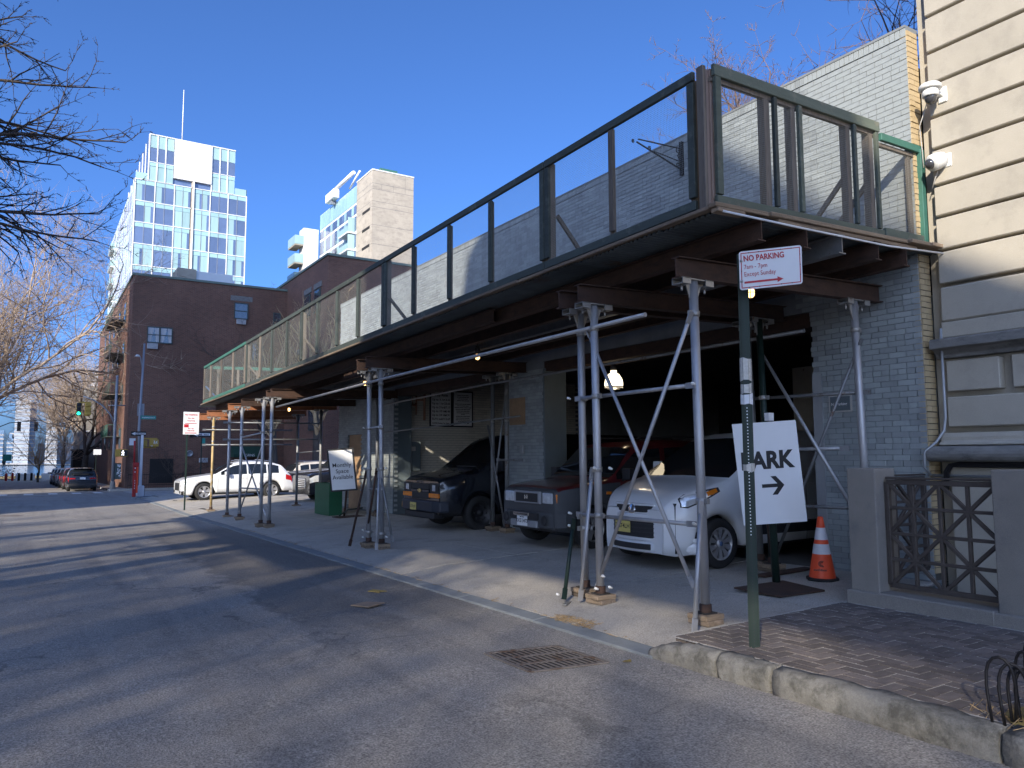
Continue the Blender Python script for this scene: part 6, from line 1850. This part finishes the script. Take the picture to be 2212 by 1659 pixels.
for k in range(7):
    z = fl_[k + 1]
    bl_ = MB().box(10.1, X0, 152, 158, z, z + .2).obj('balcony', M['white_metal'], tw)
    MB().box(10.06, 10.1, 152, 158, z + .2, z + 1.2).obj('balcony_glass', M['t_aqua'], bl_)
    MB().box(10.1, X0, 151.97, 152.02, z + .2, z + 1.2).obj('balcony_glass', M['t_aqua'], bl_)

# concrete and glass tower
ct_ = thing('concrete_tower', 'concrete stair tower of a glass block with a white roof crane', 'building', (50, 118, 0))
CX, CY = 46.4, 118.0
MB().box(CX, 53.98, CY, 125.35, 0, 49.75).obj('stair_tower', M['bldg_concrete'], ct_)
MB().box(CX - .08, 54.05, CY - .08, 125.4, 49.75, 49.95).obj('coping', M['white_metal'], ct_)
jm = MB()
for z in (47.5, 46.5, 44.4, 43.4, 40.3, 37.0, 34.0, 31):
    jm.box(CX - .005, 53.985, CY - .005, CY, z - .03, z + .03); jm.box(CX - .006, CX - .001, CY, 125.3, z - .03, z + .03)
for x, z0, z1 in [(48.0, 46.5, 47.5), (50.2, 46.5, 47.5), (52.4, 46.5, 50)]: jm.box(x - .02, x + .02, CY - .005, CY, z0, z1)
jm.obj('joint', M['lime_dark'], ct_)
for z in (43.0, 39.85, 36.7): MB().box(CX - .02, CX + .02, 119.0, 122.5, z, z + .5).obj('slot_window', M['dark_in'], ct_)
gl = MB().box(CX + .1, 54, 125.36, 146, 0, 49.4).obj('glass_wing', M['white_metal'], ct_)
yy_ = [125.5 + 1.28 * k for k in range(17)]
for k in range(16):
    a, b = yy_[k] + .05, yy_[k + 1] - .05
    MB().quad((CX + .04, b, 46.3), (CX + .04, a, 46.3), (CX + .04, a, 49.3), (CX + .04, b, 49.3)).obj('screen_panel', M['t_spandrel'], gl)
    for z0, z1 in ((44.3, 45.9), (41.2, 43.8), (38.2, 40.6), (35.2, 37.6), (32, 34.4)):
        MB().quad((CX + .04, b, z0), (CX + .04, a, z0), (CX + .04, a, z1), (CX + .04, b, z1)).obj('pane', M['t_glass' if (k * 7 + int(z0)) % 3 else 't_aqua'], gl)
for z in (37.9, 41.0, 34.9):
    MB().box(CX - 1.3, CX, 126.2, 131, z - .25, z).obj('balcony', M['white_metal'], ct_)
    MB().box(CX - 1.27, CX - 1.23, 126.2, 131, z, z + 1.05).obj('balcony_glass', M['t_aqua'], ct_); MB().box(CX - 1.25, CX, 126.2, 126.25, z, z + 2.6).obj('bay_glass', M['t_aqua'], ct_)
MB().box(43.25, 46.2, 146.1, 149, 10, 46.5).obj('white_block', M['white_metal'], ct_)
for z in (43.1, 39.4, 35.7, 32):
    MB().box(41.6, 43.24, 146.1, 151, z - .25, z).obj('balcony', M['bldg_concrete'], ct_)
    MB().box(41.55, 41.6, 146.1, 151, z, z + 1.75).obj('balcony_glass', M['t_aqua'], ct_); MB().box(41.6, 43.24, 146.05, 146.1, z, z + 1.75).obj('balcony_glass', M['t_aqua'], ct_)
cr_ = thing('roof_crane', 'white roof crane boom and cradle on the glass block', 'crane', (46, 132, 49.5))
MB().tube([(46.2, 126.5, 52.0), (46.0, 139.0, 51.6)], .35, 8).obj('boom', M['white_metal'], cr_)
MB().tube([(46.4, 124, 51.5), (46.2, 128.5, 49.6)], .18, 6).obj('stay', M['white_metal'], cr_)
MB().box(45.2, 46.4, 134.5, 139.2, 49.7, 51.4).obj('cradle', M['white_metal'], cr_, bevel=.1)
MB().box(45.5, 46.5, 136.4, 137.0, 49.0, 49.7).obj('base', M['pole_grey'], cr_)
gw = thing('green_screen', 'green translucent screen box on top of the concrete tower', 'screen', (50, 121, 50))
MB().box(48.6, 51.8, 120, 122, 50.1, 51.2).obj('screen', M['green_fresh'], gw); MB().box(51.9, 53.2, 120, 122, 49.95, 50.8).obj('screen', M['green_fresh'], gw)

# grey stucco building beyond, dark low shed in front of it
st = thing('stucco_building', 'plain grey stucco building in half shade behind the street trees', 'building', (7, 100, 0))
MB().box(4.75, 12, 100, 125, -2, 9.6).obj('wall', M['dk_conc'], st)
MB().box(4.7, 10, 99.9, 100.0, 4.4, 4.55).obj('ledge', M['white_metal'], st)
MB().box(6.6, 12, 110, 125, 9.6, 13).obj('penthouse', M['white_metal'], st)
wd = MB().box(6.9, 8.0, 99.9, 100.1, 1.6, 3.6).obj('window', M['win_frame'], st)
hs = thing('dark_shed', 'low dark wooden structure on the pavement behind the parked cars', 'shed', (3.8, 96, -1))
MB().box(3.6, 4.9, 94, 99, -1.3, 2.2).obj('wall', M['dark_in'], hs)
MB().box(3.5, 5.0, 93.9, 99.1, 2.2, 2.35).obj('roof', M['dark_in'], hs)

# skyline across the river
def tower(label, x0, x1, y, h, m, setb=None, group='towers across the river', d=22):
    t = thing('skyline_tower', label, 'tower', ((x0 + x1) / 2, y, -5), group)
    MB().box(x0, x1, y, y + d, -6, h).obj('shaft', M[m], t)
    mb = MB(); n = max(3, int((h + 6) / 3.4))
    for k in range(n): z = -5 + (h + 4) * k / n; mb.box(x0 - .25, x1 + .25, y - .3, y, z, z + 1.0)
    mb.obj('floor_bands', M['far_stone'] if m != 'far_stone' else M['far_glass'], t, kind='stuff')
    if setb: MB().box(x0 + setb, x1 - setb, y + 2, y + d - 3, h, h + 4).obj('crown', M[m], t)
tower('tallest pale glass tower with white bands on the skyline', -14.6, 2.0 - 6, 770, 50, 'far_glass', 2)
tower('blue grey slab close to the tallest tower, joined to its right side', -4.0, .5, 778, 48, 'far_blue')
tower('stone tower behind the bare street trees on the skyline', 8.5, 17, 770, 37, 'far_stone', 2)
tower('dark blue mid height tower left of the tallest tower', -19.5, -15.2, 775, 17, 'far_blue', 1)
tower('blue tower at the left edge of the skyline', -30, -22.4, 780, 24, 'far_blue')
for i, (x0, x1, h, m) in enumerate([(-19, -15, 22, 'far_stone'), (18, 30, 14, 'far_stone'), (30, 44, 22, 'far_glass'), (3, 8, 13, 'far_stone'), (-28, -20, 3, 'far_stone'), (-16, 8, 2, 'far_stone')]):
    tower(['slim stone tower peeping behind the dark blue one', 'low wide stone block right of the skyline', 'pale glass block far right on the skyline', 'short stone block beside the stone tower', 'lowest waterfront block at the left', 'long low waterfront building below the towers'][i], x0, x1, 790 + i * 3, h, m)

# unseen side of the street: blocks shaped for their shadows, then a row
ac = thing('shade_block_across', 'unseen brown block on columns, shaped to shade the garage wall', 'building', (-12, -6, 0))  # added thin block, outline cut to the shadow wanted on the garage wall
mb = MB(); mb.prism([(-8, -17.5, 8.7), (-8, 1.6, 8.7), (-8, 1.6, 14.5), (-8, 1.0, 16.6), (-8, -4.4, 16.6), (-8, -7.3, 14.2), (-8, -10.7, 12.2), (-8, -17.5, 11.0)], (-1.6, 0, 0)); mb.obj('raised_shade_panel', M['across'], ac)
for y_ in (-17, -9, 1.3): MB().box(-8.6, -8.1, y_ - .2, y_ + .2, -.2, 8.69).obj('column', M['across'], ac)
a2 = thing('shade_block_across', 'unseen raised band on columns, added to shade the sidewalk', 'building', (-9, 9, 0))  # added raised band: shades the sidewalk, lets sun reach the road below it
MB().box(-9.6, -8, 1.62, 15.6, 7.2, 10.2).obj('raised_shade_band', M['across'], a2)
for y_ in (6.5, 11, 15.3): MB().box(-8.6, -8.1, y_ - .2, y_ + .2, -.2, 7.19).obj('column', M['across'], a2)
a3 = thing('shade_slab_across', 'unseen tall slab added to shade the brown brick block', 'building', (-40, 28, 0))  # added thin slab, sized to shade the brown brick front
MB().box(-24.0, -20.5, 16.5, 41.0, -.4, 43).obj('wall', M['across'], a3)
a4 = thing('row_across', 'old row along the far left side of the street', 'building', (-20, 100, 0))
MB().box(-26, -11.5, 64, 150, -2, 14).obj('wall', M['across'], a4)

# ------------------------------------------------------------------ street furniture at the crossing
lp = thing('street_lamp', 'tall grey lamp post with street name and one way signs on the near corner', 'street lamp', (4.95, 45.3, -.5))
Y4 = 45.3
MB().tube([(4.93, Y4, -.45), (4.74, Y4, 3.1), (4.84, Y4, 7.7)], [.085, .07, .05], 10).obj('pole', M['pole_grey'], lp)
MB().box(4.77, 5.13, Y4 - .18, Y4 + .18, -.54, -.05).obj('base', M['granite'], lp, bevel=.04)
MB().tube([(4.80, Y4, 6.2), (4.68, Y4, 6.9), (4.60, Y4, 7.05)], .03, 6).obj('arm', M['pole_grey'], lp)
MB().lathe([(0, .08), (.08, .06), (.15, -.03), (0, -.05)], (4.52, Y4, 7.0), n=12).obj('lantern', M['white_print'], lp)
def sgn(t, x0, x1, z0, z1, y, m, nm='sign_plate'): return MB().box(x0, x1, y - .012, y, z0, z1).obj(nm, M[m], t)
p = sgn(lp, 4.35, 5.09, 2.68, 2.92, Y4 - .1, 'black_print')
MB().prism([(4.38, Y4 - .114, 2.80), (4.56, Y4 - .114, 2.715), (4.56, Y4 - .114, 2.755), (5.06, Y4 - .114, 2.755), (5.06, Y4 - .114, 2.845), (4.56, Y4 - .114, 2.845), (4.56, Y4 - .114, 2.885)], (0, .003, 0)).obj('arrow', M['white_print'], p)
text('ONE WAY', .10, M['black_print'], p, (4.80, Y4 - .115, 2.765), (1, 0, 0), (0, 0, 1), bold=.003, align='CENTER')
p = sgn(lp, 4.80, 5.55, 3.58, 3.78, Y4 - .06, 'teal_sign'); text('WASHINGTON ST', .105, M['white_print'], p, (5.18, Y4 - .073, 3.64), (1, 0, 0), (0, 0, 1), bold=.002, align='CENTER', sx=.75)
sgn(lp, 4.63, 4.97, 3.77, 4.43, Y4 + .1, 'pole_grey')
sgn(lp, 4.31, 4.60, 2.18, 2.55, Y4 + .05, 'white_sign')
MB().box(4.94, 5.66, Y4 - .05, Y4 + .0, 2.50, 2.58).obj('bracket', M['yellow_sig'], lp); MB().box(4.94, 5.62, Y4 - .05, Y4, 2.03, 2.10).obj('bracket', M['yellow_sig'], lp)
h_ = MB().box(5.26, 5.72, Y4 - .22, Y4 - .02, 2.10, 2.50).obj('signal_back', M['yellow_sig'], lp, bevel=.03)
MB().box(4.98, 5.16, Y4 - .2, Y4, 2.10, 2.45).obj('signal_back', M['yellow_sig'], lp, bevel=.03)
gf = MB(); rr = random.Random(2)
for k in range(9): a, b = rr.uniform(5.33, 5.65), rr.uniform(2.17, 2.43); gf.beam((a, Y4 - .222, b), (a + rr.uniform(-.08, .08), Y4 - .222, b + rr.uniform(-.12, .12)), .03, .02, (0, 1, 0))
gf.obj('graffiti', M['white_print'], h_)
cp = thing('signal_post', 'pale square post with a concrete foot close to the lamp post', 'post', (4.95, 44.9, -.5))
MB().box(4.80, 4.92, 44.7, 44.82, -.5, 2.72).obj('post', M['white_sign'], cp)
MB().box(4.70, 5.04, 44.6, 44.92, -.52, .05).obj('foot', M['white_sign'], cp, bevel=.03)
fa = thing('alarm_box', 'red street fire alarm box with a slim upright on the corner', 'alarm box', (4.55, 44.1, -.5))
MB().box(4.42, 4.58, 44.0, 44.2, -.50, 1.05).obj('pedestal', M['red_box'], fa, bevel=.02); MB().box(4.40, 4.69, 43.98, 44.24, 1.05, 1.27).obj('head', M['red_box'], fa, bevel=.03)
MB().box(4.585, 4.67, 44.02, 44.2, -.3, 1.05).obj('side_panel', M['orange'], fa, bevel=.01)
MB().tube([(4.46, 44.1, 1.25), (4.44, 44.1, 2.4)], .045, 8).obj('upright', M['red_box'], fa)
mb = MB()
for z in (.95, .75): mb.box(4.48, 4.53, 43.985, 44.0, z, z + .06)
for k in range(4): mb.box(4.495, 4.52, 43.985, 44.0, .3 - k * .13, .36 - k * .13)
mb.obj('marking', M['white_print'], fa)
tp = thing('traffic_pole', 'grey traffic signal pole with a curved arm on the far corner', 'traffic light', (4.9, 61.7, -.7))
Y6 = 61.7
MB().tube([(4.90, Y6, -.3), (4.885, Y6, 3.9), (4.895, Y6, 7.45)], [.12, .105, .09], 10).obj('pole', M['pole_grey'], tp)
MB().lathe([(.22, 0), (.20, .1), (.16, .5), (.12, .58)], (4.90, Y6, -.76), n=8).obj('base', M['granite'], tp)
MB().tube([(4.885, Y6, 3.85), (4.55, Y6, 4.6), (4.05, Y6, 5.21), (3.45, Y6, 5.6), (2.80, Y6, 5.87)], [.06, .055, .05, .045, .04], 8).obj('arm', M['pole_grey'], tp)
MB().tube([(4.38, Y6, 5.25), (5.53, Y6, 5.28)], .04, 6).obj('crossbar', M['pole_grey'], tp)
MB().box(2.55, 3.30, Y6 - .06, Y6 + .06, 5.36, 5.46).obj('bracket', M['yellow_sig'], tp); MB().tube([(2.85, Y6, 5.86), (2.86, Y6, 5.4)], .03, 6).obj('hanger', M['pole_grey'], tp)
for x0, x1, lit in [(2.40, 2.72, True), (2.93, 3.29, False)]:
    h_ = MB().box(x0, x1, Y6 - .16, Y6 + .16, 4.46, 5.37).obj('signal_head', M['yellow_sig'], tp, bevel=.03)
    for k in range(3):
        z = 5.22 - k * .30; xm = (x0 + x1) / 2
        if lit:
            MB().box(x0 + .02, x1 - .02, Y6 - .185, Y6 - .162, z - .14, z + .14).obj('lens_plate', M['black_plastic'], h_)
            MB().lathe([(0, .012), (.095, .008), (.115, 0)], (xm, Y6 - .187, z), (0, -1, 0), 16).obj('lens', M['go_green'] if k == 2 else M['black_print'], h_)
            MB().tube([(xm - .115, Y6 - .18, z + .02), (xm, Y6 - .30, z + .125), (xm + .115, Y6 - .18, z + .02)], .012, 5).obj('visor', M['black_plastic'], h_)
        else: MB().box(x0 + .04, x1 + .05, Y6 - .24, Y6 - .10, z - .10, z + .08).obj('visor', M['yellow_sig'], h_, bevel=.02)
h_ = MB().box(4.97, 5.80, Y6 - .16, Y6 - .02, 1.57, 2.09).obj('signal_head', M['yellow_sig'], tp, bevel=.02)
MB().box(5.32, 5.77, Y6 - .175, Y6 - .162, 1.62, 2.04).obj('lens', M['black_print'], h_)
wk = MB(); ym = Y6 - .178; c_ = (5.46, 1.83)
wk.lathe([(0, .002), (.035, .002)], (c_[0] + .01, ym, c_[1] + .15), (0, -1, 0), 10)
for a, b in [((0, .12), (0, -.02)), ((0, -.02), (.07, -.17)), ((0, -.02), (-.07, -.17)), ((0, .10), (.09, .0)), ((0, .10), (-.08, .02))]: wk.beam((c_[0] + a[0], ym, c_[1] + a[1]), (c_[0] + b[0], ym, c_[1] + b[1]), .045, .004, (0, 1, 0))
wk.obj('walking_figure', M['walk_white'], h_)
MB().box(5.0, 5.40, Y6 - .12, Y6 + .1, -.05, 1.1).obj('poster_box', M['win_frame'], tp)
gf = MB()
for k in range(14): a, b = rr.uniform(5.06, 5.34), rr.uniform(.1, 1.0); gf.beam((a, Y6 - .125, b), (a + rr.uniform(-.1, .1), Y6 - .125, b + rr.uniform(-.2, .2)), .05, .02, (0, 1, 0))
gf.obj('poster', M['white_print'], tp)
n2 = thing('street_sign', 'green post with a tall red and white parking sign by the shed end', 'street sign', (4.585, 29.0, -.3))
MB().box(4.56, 4.61, 28.98, 29.02, -.3, 3.1).obj('post', M['sign_green'], n2)
p = sgn(n2, 4.44, 4.965, 2.36, 3.16, 28.97, 'white_sign')
for z, s_, sz in [(3.03, 'NO PARKING', .085), (2.92, '8am - 6pm', .06), (2.83, 'Except Sunday', .055), (2.55, '8am - 9am', .055), (2.48, 'Except Sunday', .05)]:
    text(s_, sz, M['red_print'], p, (4.70, 28.957, z), (1, 0, 0), (0, 0, 1), bold=.002, align='CENTER', sx=.8)
for z0, z1, x0, x1 in [(2.74, 2.76, 4.5, 4.88), (2.40, 2.425, 4.5, 4.88), (2.61, 2.72, 4.47, 4.62)]: MB().box(x0, x1, 28.952, 28.957, z0, z1).obj('mark', M['red_print'], p)
ow = thing('street_sign', 'one way sign on a dark post in front of the brown wall', 'street sign', (8.1, 46, -.4))
MB().box(8.03, 8.09, 46, 46.05, -.5, 2.7).obj('post', M['sign_green'], ow)
p = sgn(ow, 7.56, 8.52, 2.66, 2.98, 45.98, 'black_print')
MB().prism([(7.60, 45.965, 2.82), (7.84, 45.965, 2.70), (7.84, 45.965, 2.755), (8.49, 45.965, 2.755), (8.49, 45.965, 2.885), (7.84, 45.965, 2.885), (7.84, 45.965, 2.94)], (0, .003, 0)).obj('arrow', M['white_print'], p)
text('ONE  WAY', .13, M['black_print'], p, (8.12, 45.964, 2.77), (1, 0, 0), (0, 0, 1), bold=.004, align='CENTER')
sgn(ow, 8.08, 8.25, 2.3, 2.6, 45.98, 'teal_sign')
n3 = thing('street_sign', 'small white parking sign on a thin post before the grey stucco building', 'street sign', (4.1, 66, -.8))
MB().box(4.02, 4.06, 66, 66.04, -.9, 1.7).obj('post', M['sign_green'], n3); sgn(n3, 3.85, 4.38, 1.72, 2.12, 65.98, 'white_sign')
# far end of the street: bollards, lights, pole signs, low shrubs
BOL = ['red painted bollard first from the left at the street end', 'red painted bollard second from the left at the street end', 'black bollard next to the red ones at the street end', 'black bollard fourth from the left at the street end', 'black bollard fifth from the left at the street end', 'black bollard at the right end of its row, nearest the parked cars']
for i in range(6):
    x = -3.1 + i * .75
    b_ = thing('bollard', BOL[i], 'bollard', (x, 128, zg(128)), 'bollards at the end of the street')
    MB().lathe([(.16, 0), (.15, .9), (.17, .95), (.12, 1.1), (0, 1.12)], (x, 128, zg(128)), n=10).obj('body', M['black_iron'] if i > 1 else M['red_box'], b_)
for i, (x, lb) in enumerate([(-5.0, 'distant green traffic pole at the left edge by the river'), ]):
    t = thing('traffic_pole', lb, 'traffic light', (x, 125, -1.8))
    MB().tube([(x, 125, -1.8), (x, 125, 6.8)], .09, 8).obj('pole', M['sign_green'], t)
    MB().tube([(x, 125, 5.2), (x + 2, 125, 6.2), (x + 5.2, 125, 6.6)], .06, 6).obj('arm', M['sign_green'], t)
    for dx in (2.9, 4.9): MB().box(x + dx, x + dx + .45, 124.8, 125.1, 5.1, 6.4).obj('signal_head', M['black_plastic'], t)
    MB().box(x + 1.5, x + 2.5, 124.9, 125, 1.0, 1.9).obj('sign_plate', M['teal_sign'], t)
for x, lb in [(-2.2, 'pale barrier planter near the river, left one'), (1.2, 'pale barrier by the river behind the parked row')]:
    tag(MB().box(x, x + 2.6, 140, 141, -2.1, -1.0).obj('barrier', M['white_sign'], bevel=.1), lb, 'barrier')
for i, (x, h, m) in enumerate([(-7.0, 2.2, 'hay'), (-3.4, 3.2, 'evergreen'), (-9.5, 2.0, 'hay')]):
    mb = MB(); rr = random.Random(40 + i)
    for k in range(500):
        p = V((rr.gauss(0, 1.0), rr.gauss(0, 1.0), abs(rr.gauss(0, .5)) * h)); a = rr.uniform(0, 6.28)
        q = V((x, 150, -1.9)) + p; d_ = V((math.cos(a), math.sin(a), rr.uniform(-.4, .8))) * .28
        s_ = d_.cross(V((0, 0, 1))).normalized() * .12; mb.add([q - s_, q + s_, q + d_], [(0, 1, 2)])
    tag(mb.obj('shrub', M[m]), ['yellow winter shrub beside the river pole', 'dark evergreen shrub in the riverside planting', 'yellow winter shrub at the far left edge'][i], 'shrub')

# ------------------------------------------------------------------ bare winter trees
def grow(mb, p, d, L, r, depth, rr, P, twig=None):
    """one limb: a wandering tube that throws side branches; ends in twigs."""
    n = max(3, int(L / P['seg'])); pts = [V(p)]; rs = [r]; d = V(d).normalized(); q = V(p)
    kids = []
    for i in range(n):
        t = (i + 1) / n
        w = P['wander'] * (1.2 if depth > 1 else .7)
        d = (d + V((rr.gauss(0, w), rr.gauss(0, w), rr.gauss(0, w) + P['up'] * (.4 if depth == 0 else 1)))).normalized()
        q = q + d * (L / n); pts.append(q.copy()); rs.append(r * (1 - .75 * t) if depth else r * (1 - .5 * t))
        if i >= n * P.get('bare', .3) if depth == 0 else i >= 0:
            kids.append((q.copy(), d.copy(), rs[-1], t))
    sides = 8 if r > .08 else (5 if r > .02 else 3)
    (mb if r > .0 else mb).tube(pts, rs, sides, caps=False)
    if depth >= P['depth']:
        return
    nk = P['kids'][depth]
    for k in range(nk):
        qp, qd, qr, t = kids[min(len(kids) - 1, int((k + rr.random()) / nk * len(kids)))]
        ax = qd.orthogonal().normalized(); ax = Matrix.Rotation(rr.uniform(0, 6.283), 3, qd) @ ax
        ang = math.radians(rr.uniform(*P['ang'])); nd = (qd * math.cos(ang) + ax * math.sin(ang))
        nl = L * rr.uniform(*P['len']) * (1.15 - .55 * t)
        nr = max(P['rmin'], min(qr * .75, r * P['rad']))
        grow(mb, qp, nd, nl, nr, depth + 1, rr, P)


def tree(label, base, h, r, twig, P, seed, lean=(0, 0, 1), group=None, fork=None, trunk_m='bark'):
    t = thing('bare_tree', label, 'tree', base, group)
    rr = random.Random(seed); P = dict(dict(seg=.45, wander=.10, up=.03, depth=4, kids=(7, 6, 5, 4), ang=(30, 65), len=(.45, .75), rad=.5, rmin=.006, bare=.3), **P)
    tr = MB(); cr = MB()
    # trunk with flared foot
    d = V(lean).normalized(); q = V(base); pts = [q.copy()]; rs = [r * 1.35]; n = 8; th = h * P.get('trunk', .35)
    for i in range(n):
        d = (d + V((rr.gauss(0, .04), rr.gauss(0, .04), .02))).normalized(); q = q + d * (th / n); pts.append(q.copy()); rs.append(r * (1.02 - .3 * (i + 1) / n))
    tr.tube(pts, rs, 10); tr.obj('trunk', M[trunk_m], t)
    nb = P.get('limbs', 5)
    for k in range(nb):
        a = 2 * math.pi * (k + rr.uniform(-.3, .3)) / nb + P.get('phase', 0); tilt = math.radians(rr.uniform(*P.get('tilt', (15, 55))))
        dd = V((math.cos(a) * math.sin(tilt), math.sin(a) * math.sin(tilt), math.cos(tilt)))
        st = pts[-1] if k < 2 else pts[rr.randint(n - 3, n)]
        grow(cr, st, dd, h * rr.uniform(*P.get('limb_len', (.45, .65))), r * rr.uniform(.4, .62), 1, rr, P)
    for (st, en, lr) in P.get('extra', []):
        st, en = V(st), V(en); grow(cr, st, (en - st), (en - st).length, lr, 1, rr, P)
    cr.obj('crown', M[twig], t)
    return t


# the three street trees behind the parked cars
tree('bare street tree with a straight dark trunk, first from the left behind the cars', (4.25, 150, -2.2), 20, .30, 'twig_brown', dict(depth=4, kids=(0, 11, 9, 8), seg=.7, tilt=(8, 50), limbs=6, rmin=.012, wander=.13, limb_len=(.45, .62), trunk=.34), 21)
tree('bare street tree with a slim dark trunk, second from the left behind the cars', (4.35, 108, -1.5), 17, .28, 'twig_brown', dict(depth=4, kids=(0, 11, 9, 8), seg=.7, tilt=(8, 50), limbs=6, rmin=.012, wander=.13, limb_len=(.42, .60), trunk=.36), 22)
tree('forked bare tree with mossy trunk right behind the black parked suv', (4.3, 88, -1.2), 14.5, .36, 'twig_dark', dict(depth=4, kids=(0, 7, 6, 5), seg=.6, tilt=(25, 45), limbs=3, rmin=.012, wander=.14, limb_len=(.55, .75), trunk=.20, phase=.2), 23)
tree('big bare tree with tan twigs rising at the left edge of the street', (-3.6, 67, -.9), 24, .28, 'twig_brown', dict(depth=4, kids=(0, 13, 10, 8), seg=.7, tilt=(10, 62), limbs=9, rmin=.012, wander=.14, limb_len=(.42, .62), trunk=.26), 24)
tree('small bare tree low behind the parked row near the river', (2.6, 92, -1.3), 8, .12, 'twig_brown', dict(depth=3, kids=(0, 8, 6), seg=.5, tilt=(15, 60), limbs=6, rmin=.012, wander=.15, trunk=.25), 25)
tree('small bare tree beside the river end of the parked row', (.6, 110, -1.6), 9, .12, 'twig_tan', dict(depth=3, kids=(0, 8, 6), seg=.5, tilt=(15, 60), limbs=6, rmin=.014, wander=.15, trunk=.25), 26)
# overhanging branches at upper left: the tree stands on the other pavement, just out of view
B0 = (-5.0, 10.8, 0)
TIPS = [(-0.17, 10.95, 7.24), (0.21, 11.53, 7.3), (-0.3, 11.2, 6.73), (-0.04, 11.65, 6.69), (0.55, 11.69, 6.63), (0.78, 10.62, 6.08), (0.36, 10.53, 5.67), (0.04, 12.09, 6.46), (0.66, 10.99, 5.48), (0.55, 10.95, 5.11), (0.27, 12.39, 5.32),
        (0.6, 11.39, 4.72), (0.0, 12.09, 4.82), (-0.22, 11.41, 5.1), (-0.07, 11.71, 5.73), (-0.35, 10.79, 5.76), (0.17, 11.71, 5.72), (-0.5, 12.15, 7.52), (-0.28, 11.49, 4.68), (0.37, 11.91, 5.7), (-0.3, 11.4, 8.3), (-0.1, 12.2, 8.0)]
BOUGH = [(-2.0, 11.0, 4.6), (-1.9, 11.3, 5.3), (-2.0, 11.6, 6.2), (-2.1, 11.2, 7.2)]
ex = [((-4.9, 10.8, 3.4 + .3 * i), b_, .085 - .012 * i) for i, b_ in enumerate(BOUGH)]
for tp in TIPS:
    b_ = min(BOUGH, key=lambda q: abs(q[2] - tp[2] + .35))
    ex.append((b_, tp, .034))
tree('large bare tree whose dark branches reach in at the upper left', B0, 11.0, .26, 'twig_dark', dict(depth=4, kids=(0, 15, 6, 3), seg=.17, tilt=(8, 22), limbs=3, rmin=.0052, wander=.13, up=.006, limb_len=(.40, .52), trunk=.30, len=(.16, .40), ang=(25, 60), extra=ex), 31)
# pollarded trees behind the shed
PP = dict(depth=3, kids=(0, 8, 7), seg=.45, limbs=7, tilt=(10, 45), rmin=.018, wander=.10, up=.14, ang=(25, 50), len=(.3, .5), rad=.6, limb_len=(.38, .55), trunk=.38)
tree('pollarded tree with upright tan shoots behind the shed, left one of two', (12.45, 47, -.5), 11.2, .26, 'twig_tan', PP, 41)
tree('pollarded tree with upright tan shoots behind the shed, right one of two', (15.2, 47.5, -.5), 13.0, .30, 'twig_tan', PP, 42)
tree('dark bare tree against the brown brick corner', (14.4, 58, -.6), 13.5, .16, 'twig_dark', dict(depth=4, kids=(0, 7, 6, 4), seg=.6, tilt=(8, 35), limbs=5, rmin=.010, wander=.15, limb_len=(.4, .55), trunk=.35), 43)
tree('low bare creeper like shrub against the brown wall by the crossing', (9.0, 61.2, -.7), 4.5, .05, 'twig_dark', dict(depth=3, kids=(0, 7, 5), seg=.4, tilt=(10, 60), limbs=6, rmin=.010, wander=.2, trunk=.15), 44)
tree('small bare rooftop tree between the two brown brick blocks', (20.5, 84, 15.5), 5, .07, 'twig_dark', dict(depth=3, kids=(0, 6, 5), seg=.4, tilt=(10, 45), limbs=5, rmin=.016, wander=.16, trunk=.3), 45)
# trees in the yard behind the grey garage wall
tree('bare purplish tree rising behind the middle of the garage wall', (13.4, 11.5, 3.6), 8.6, .11, 'twig_plum', dict(depth=4, kids=(0, 10, 8, 5), seg=.30, tilt=(4, 26), limbs=7, rmin=.006, wander=.14, up=.05, limb_len=(.42, .56), trunk=.3, len=(.32, .55)), 51)
tree('bare purplish tree beside the limestone building behind the garage wall', (13.4, 7.6, 4.0), 7.4, .10, 'twig_plum', dict(depth=4, kids=(0, 7, 6, 4), seg=.32, tilt=(5, 28), limbs=5, rmin=.006, wander=.14, up=.05, limb_len=(.42, .56), trunk=.3), 52)
# unseen trees added out of view: their bare crowns soften the sunlight on the road
for i, (x, y, lb) in enumerate([(-22.5, -19.5, 'tall bare unseen tree added behind the viewer, nearest to the corner'), (-24.5, -11.5, 'tall bare unseen tree added behind the viewer, in the middle'), (-26, -27, 'tall bare unseen tree added behind the viewer, farthest back'), (-20, -6.2, 'lower bare unseen tree added behind the viewer, close to the shade blocks'), (-22, 1.0, 'bare unseen tree added across the street, behind the raised shade band'), (-24, 8.0, 'bare unseen tree added across the street, last of the row')]):
    tree(lb, (x, y, 0), 19.5 if i < 3 else 16.5, .20, 'twig_dark', dict(depth=4, kids=(0, 10, 8, 5), seg=.9, tilt=(10, 70), limbs=11, rmin=.018, wander=.14, limb_len=(.42, .60), trunk=.28), 61 + i)

# ------------------------------------------------------------------ lettering becomes plain mesh
bpy.context.view_layer.update()
dg = bpy.context.evaluated_depsgraph_get()
for o in [o for o in bpy.data.objects if o.type == 'FONT']:
    me = bpy.data.meshes.new_from_object(o.evaluated_get(dg))
    nm = o.name.split('.')[0]
    n = bpy.data.objects.new(nm, me); COL.objects.link(n)
    n.parent = o.parent; n.matrix_parent_inverse = o.matrix_parent_inverse.copy(); n.matrix_basis = o.matrix_basis.copy()
    cu = o.data
    bpy.data.objects.remove(o); bpy.data.curves.remove(cu)
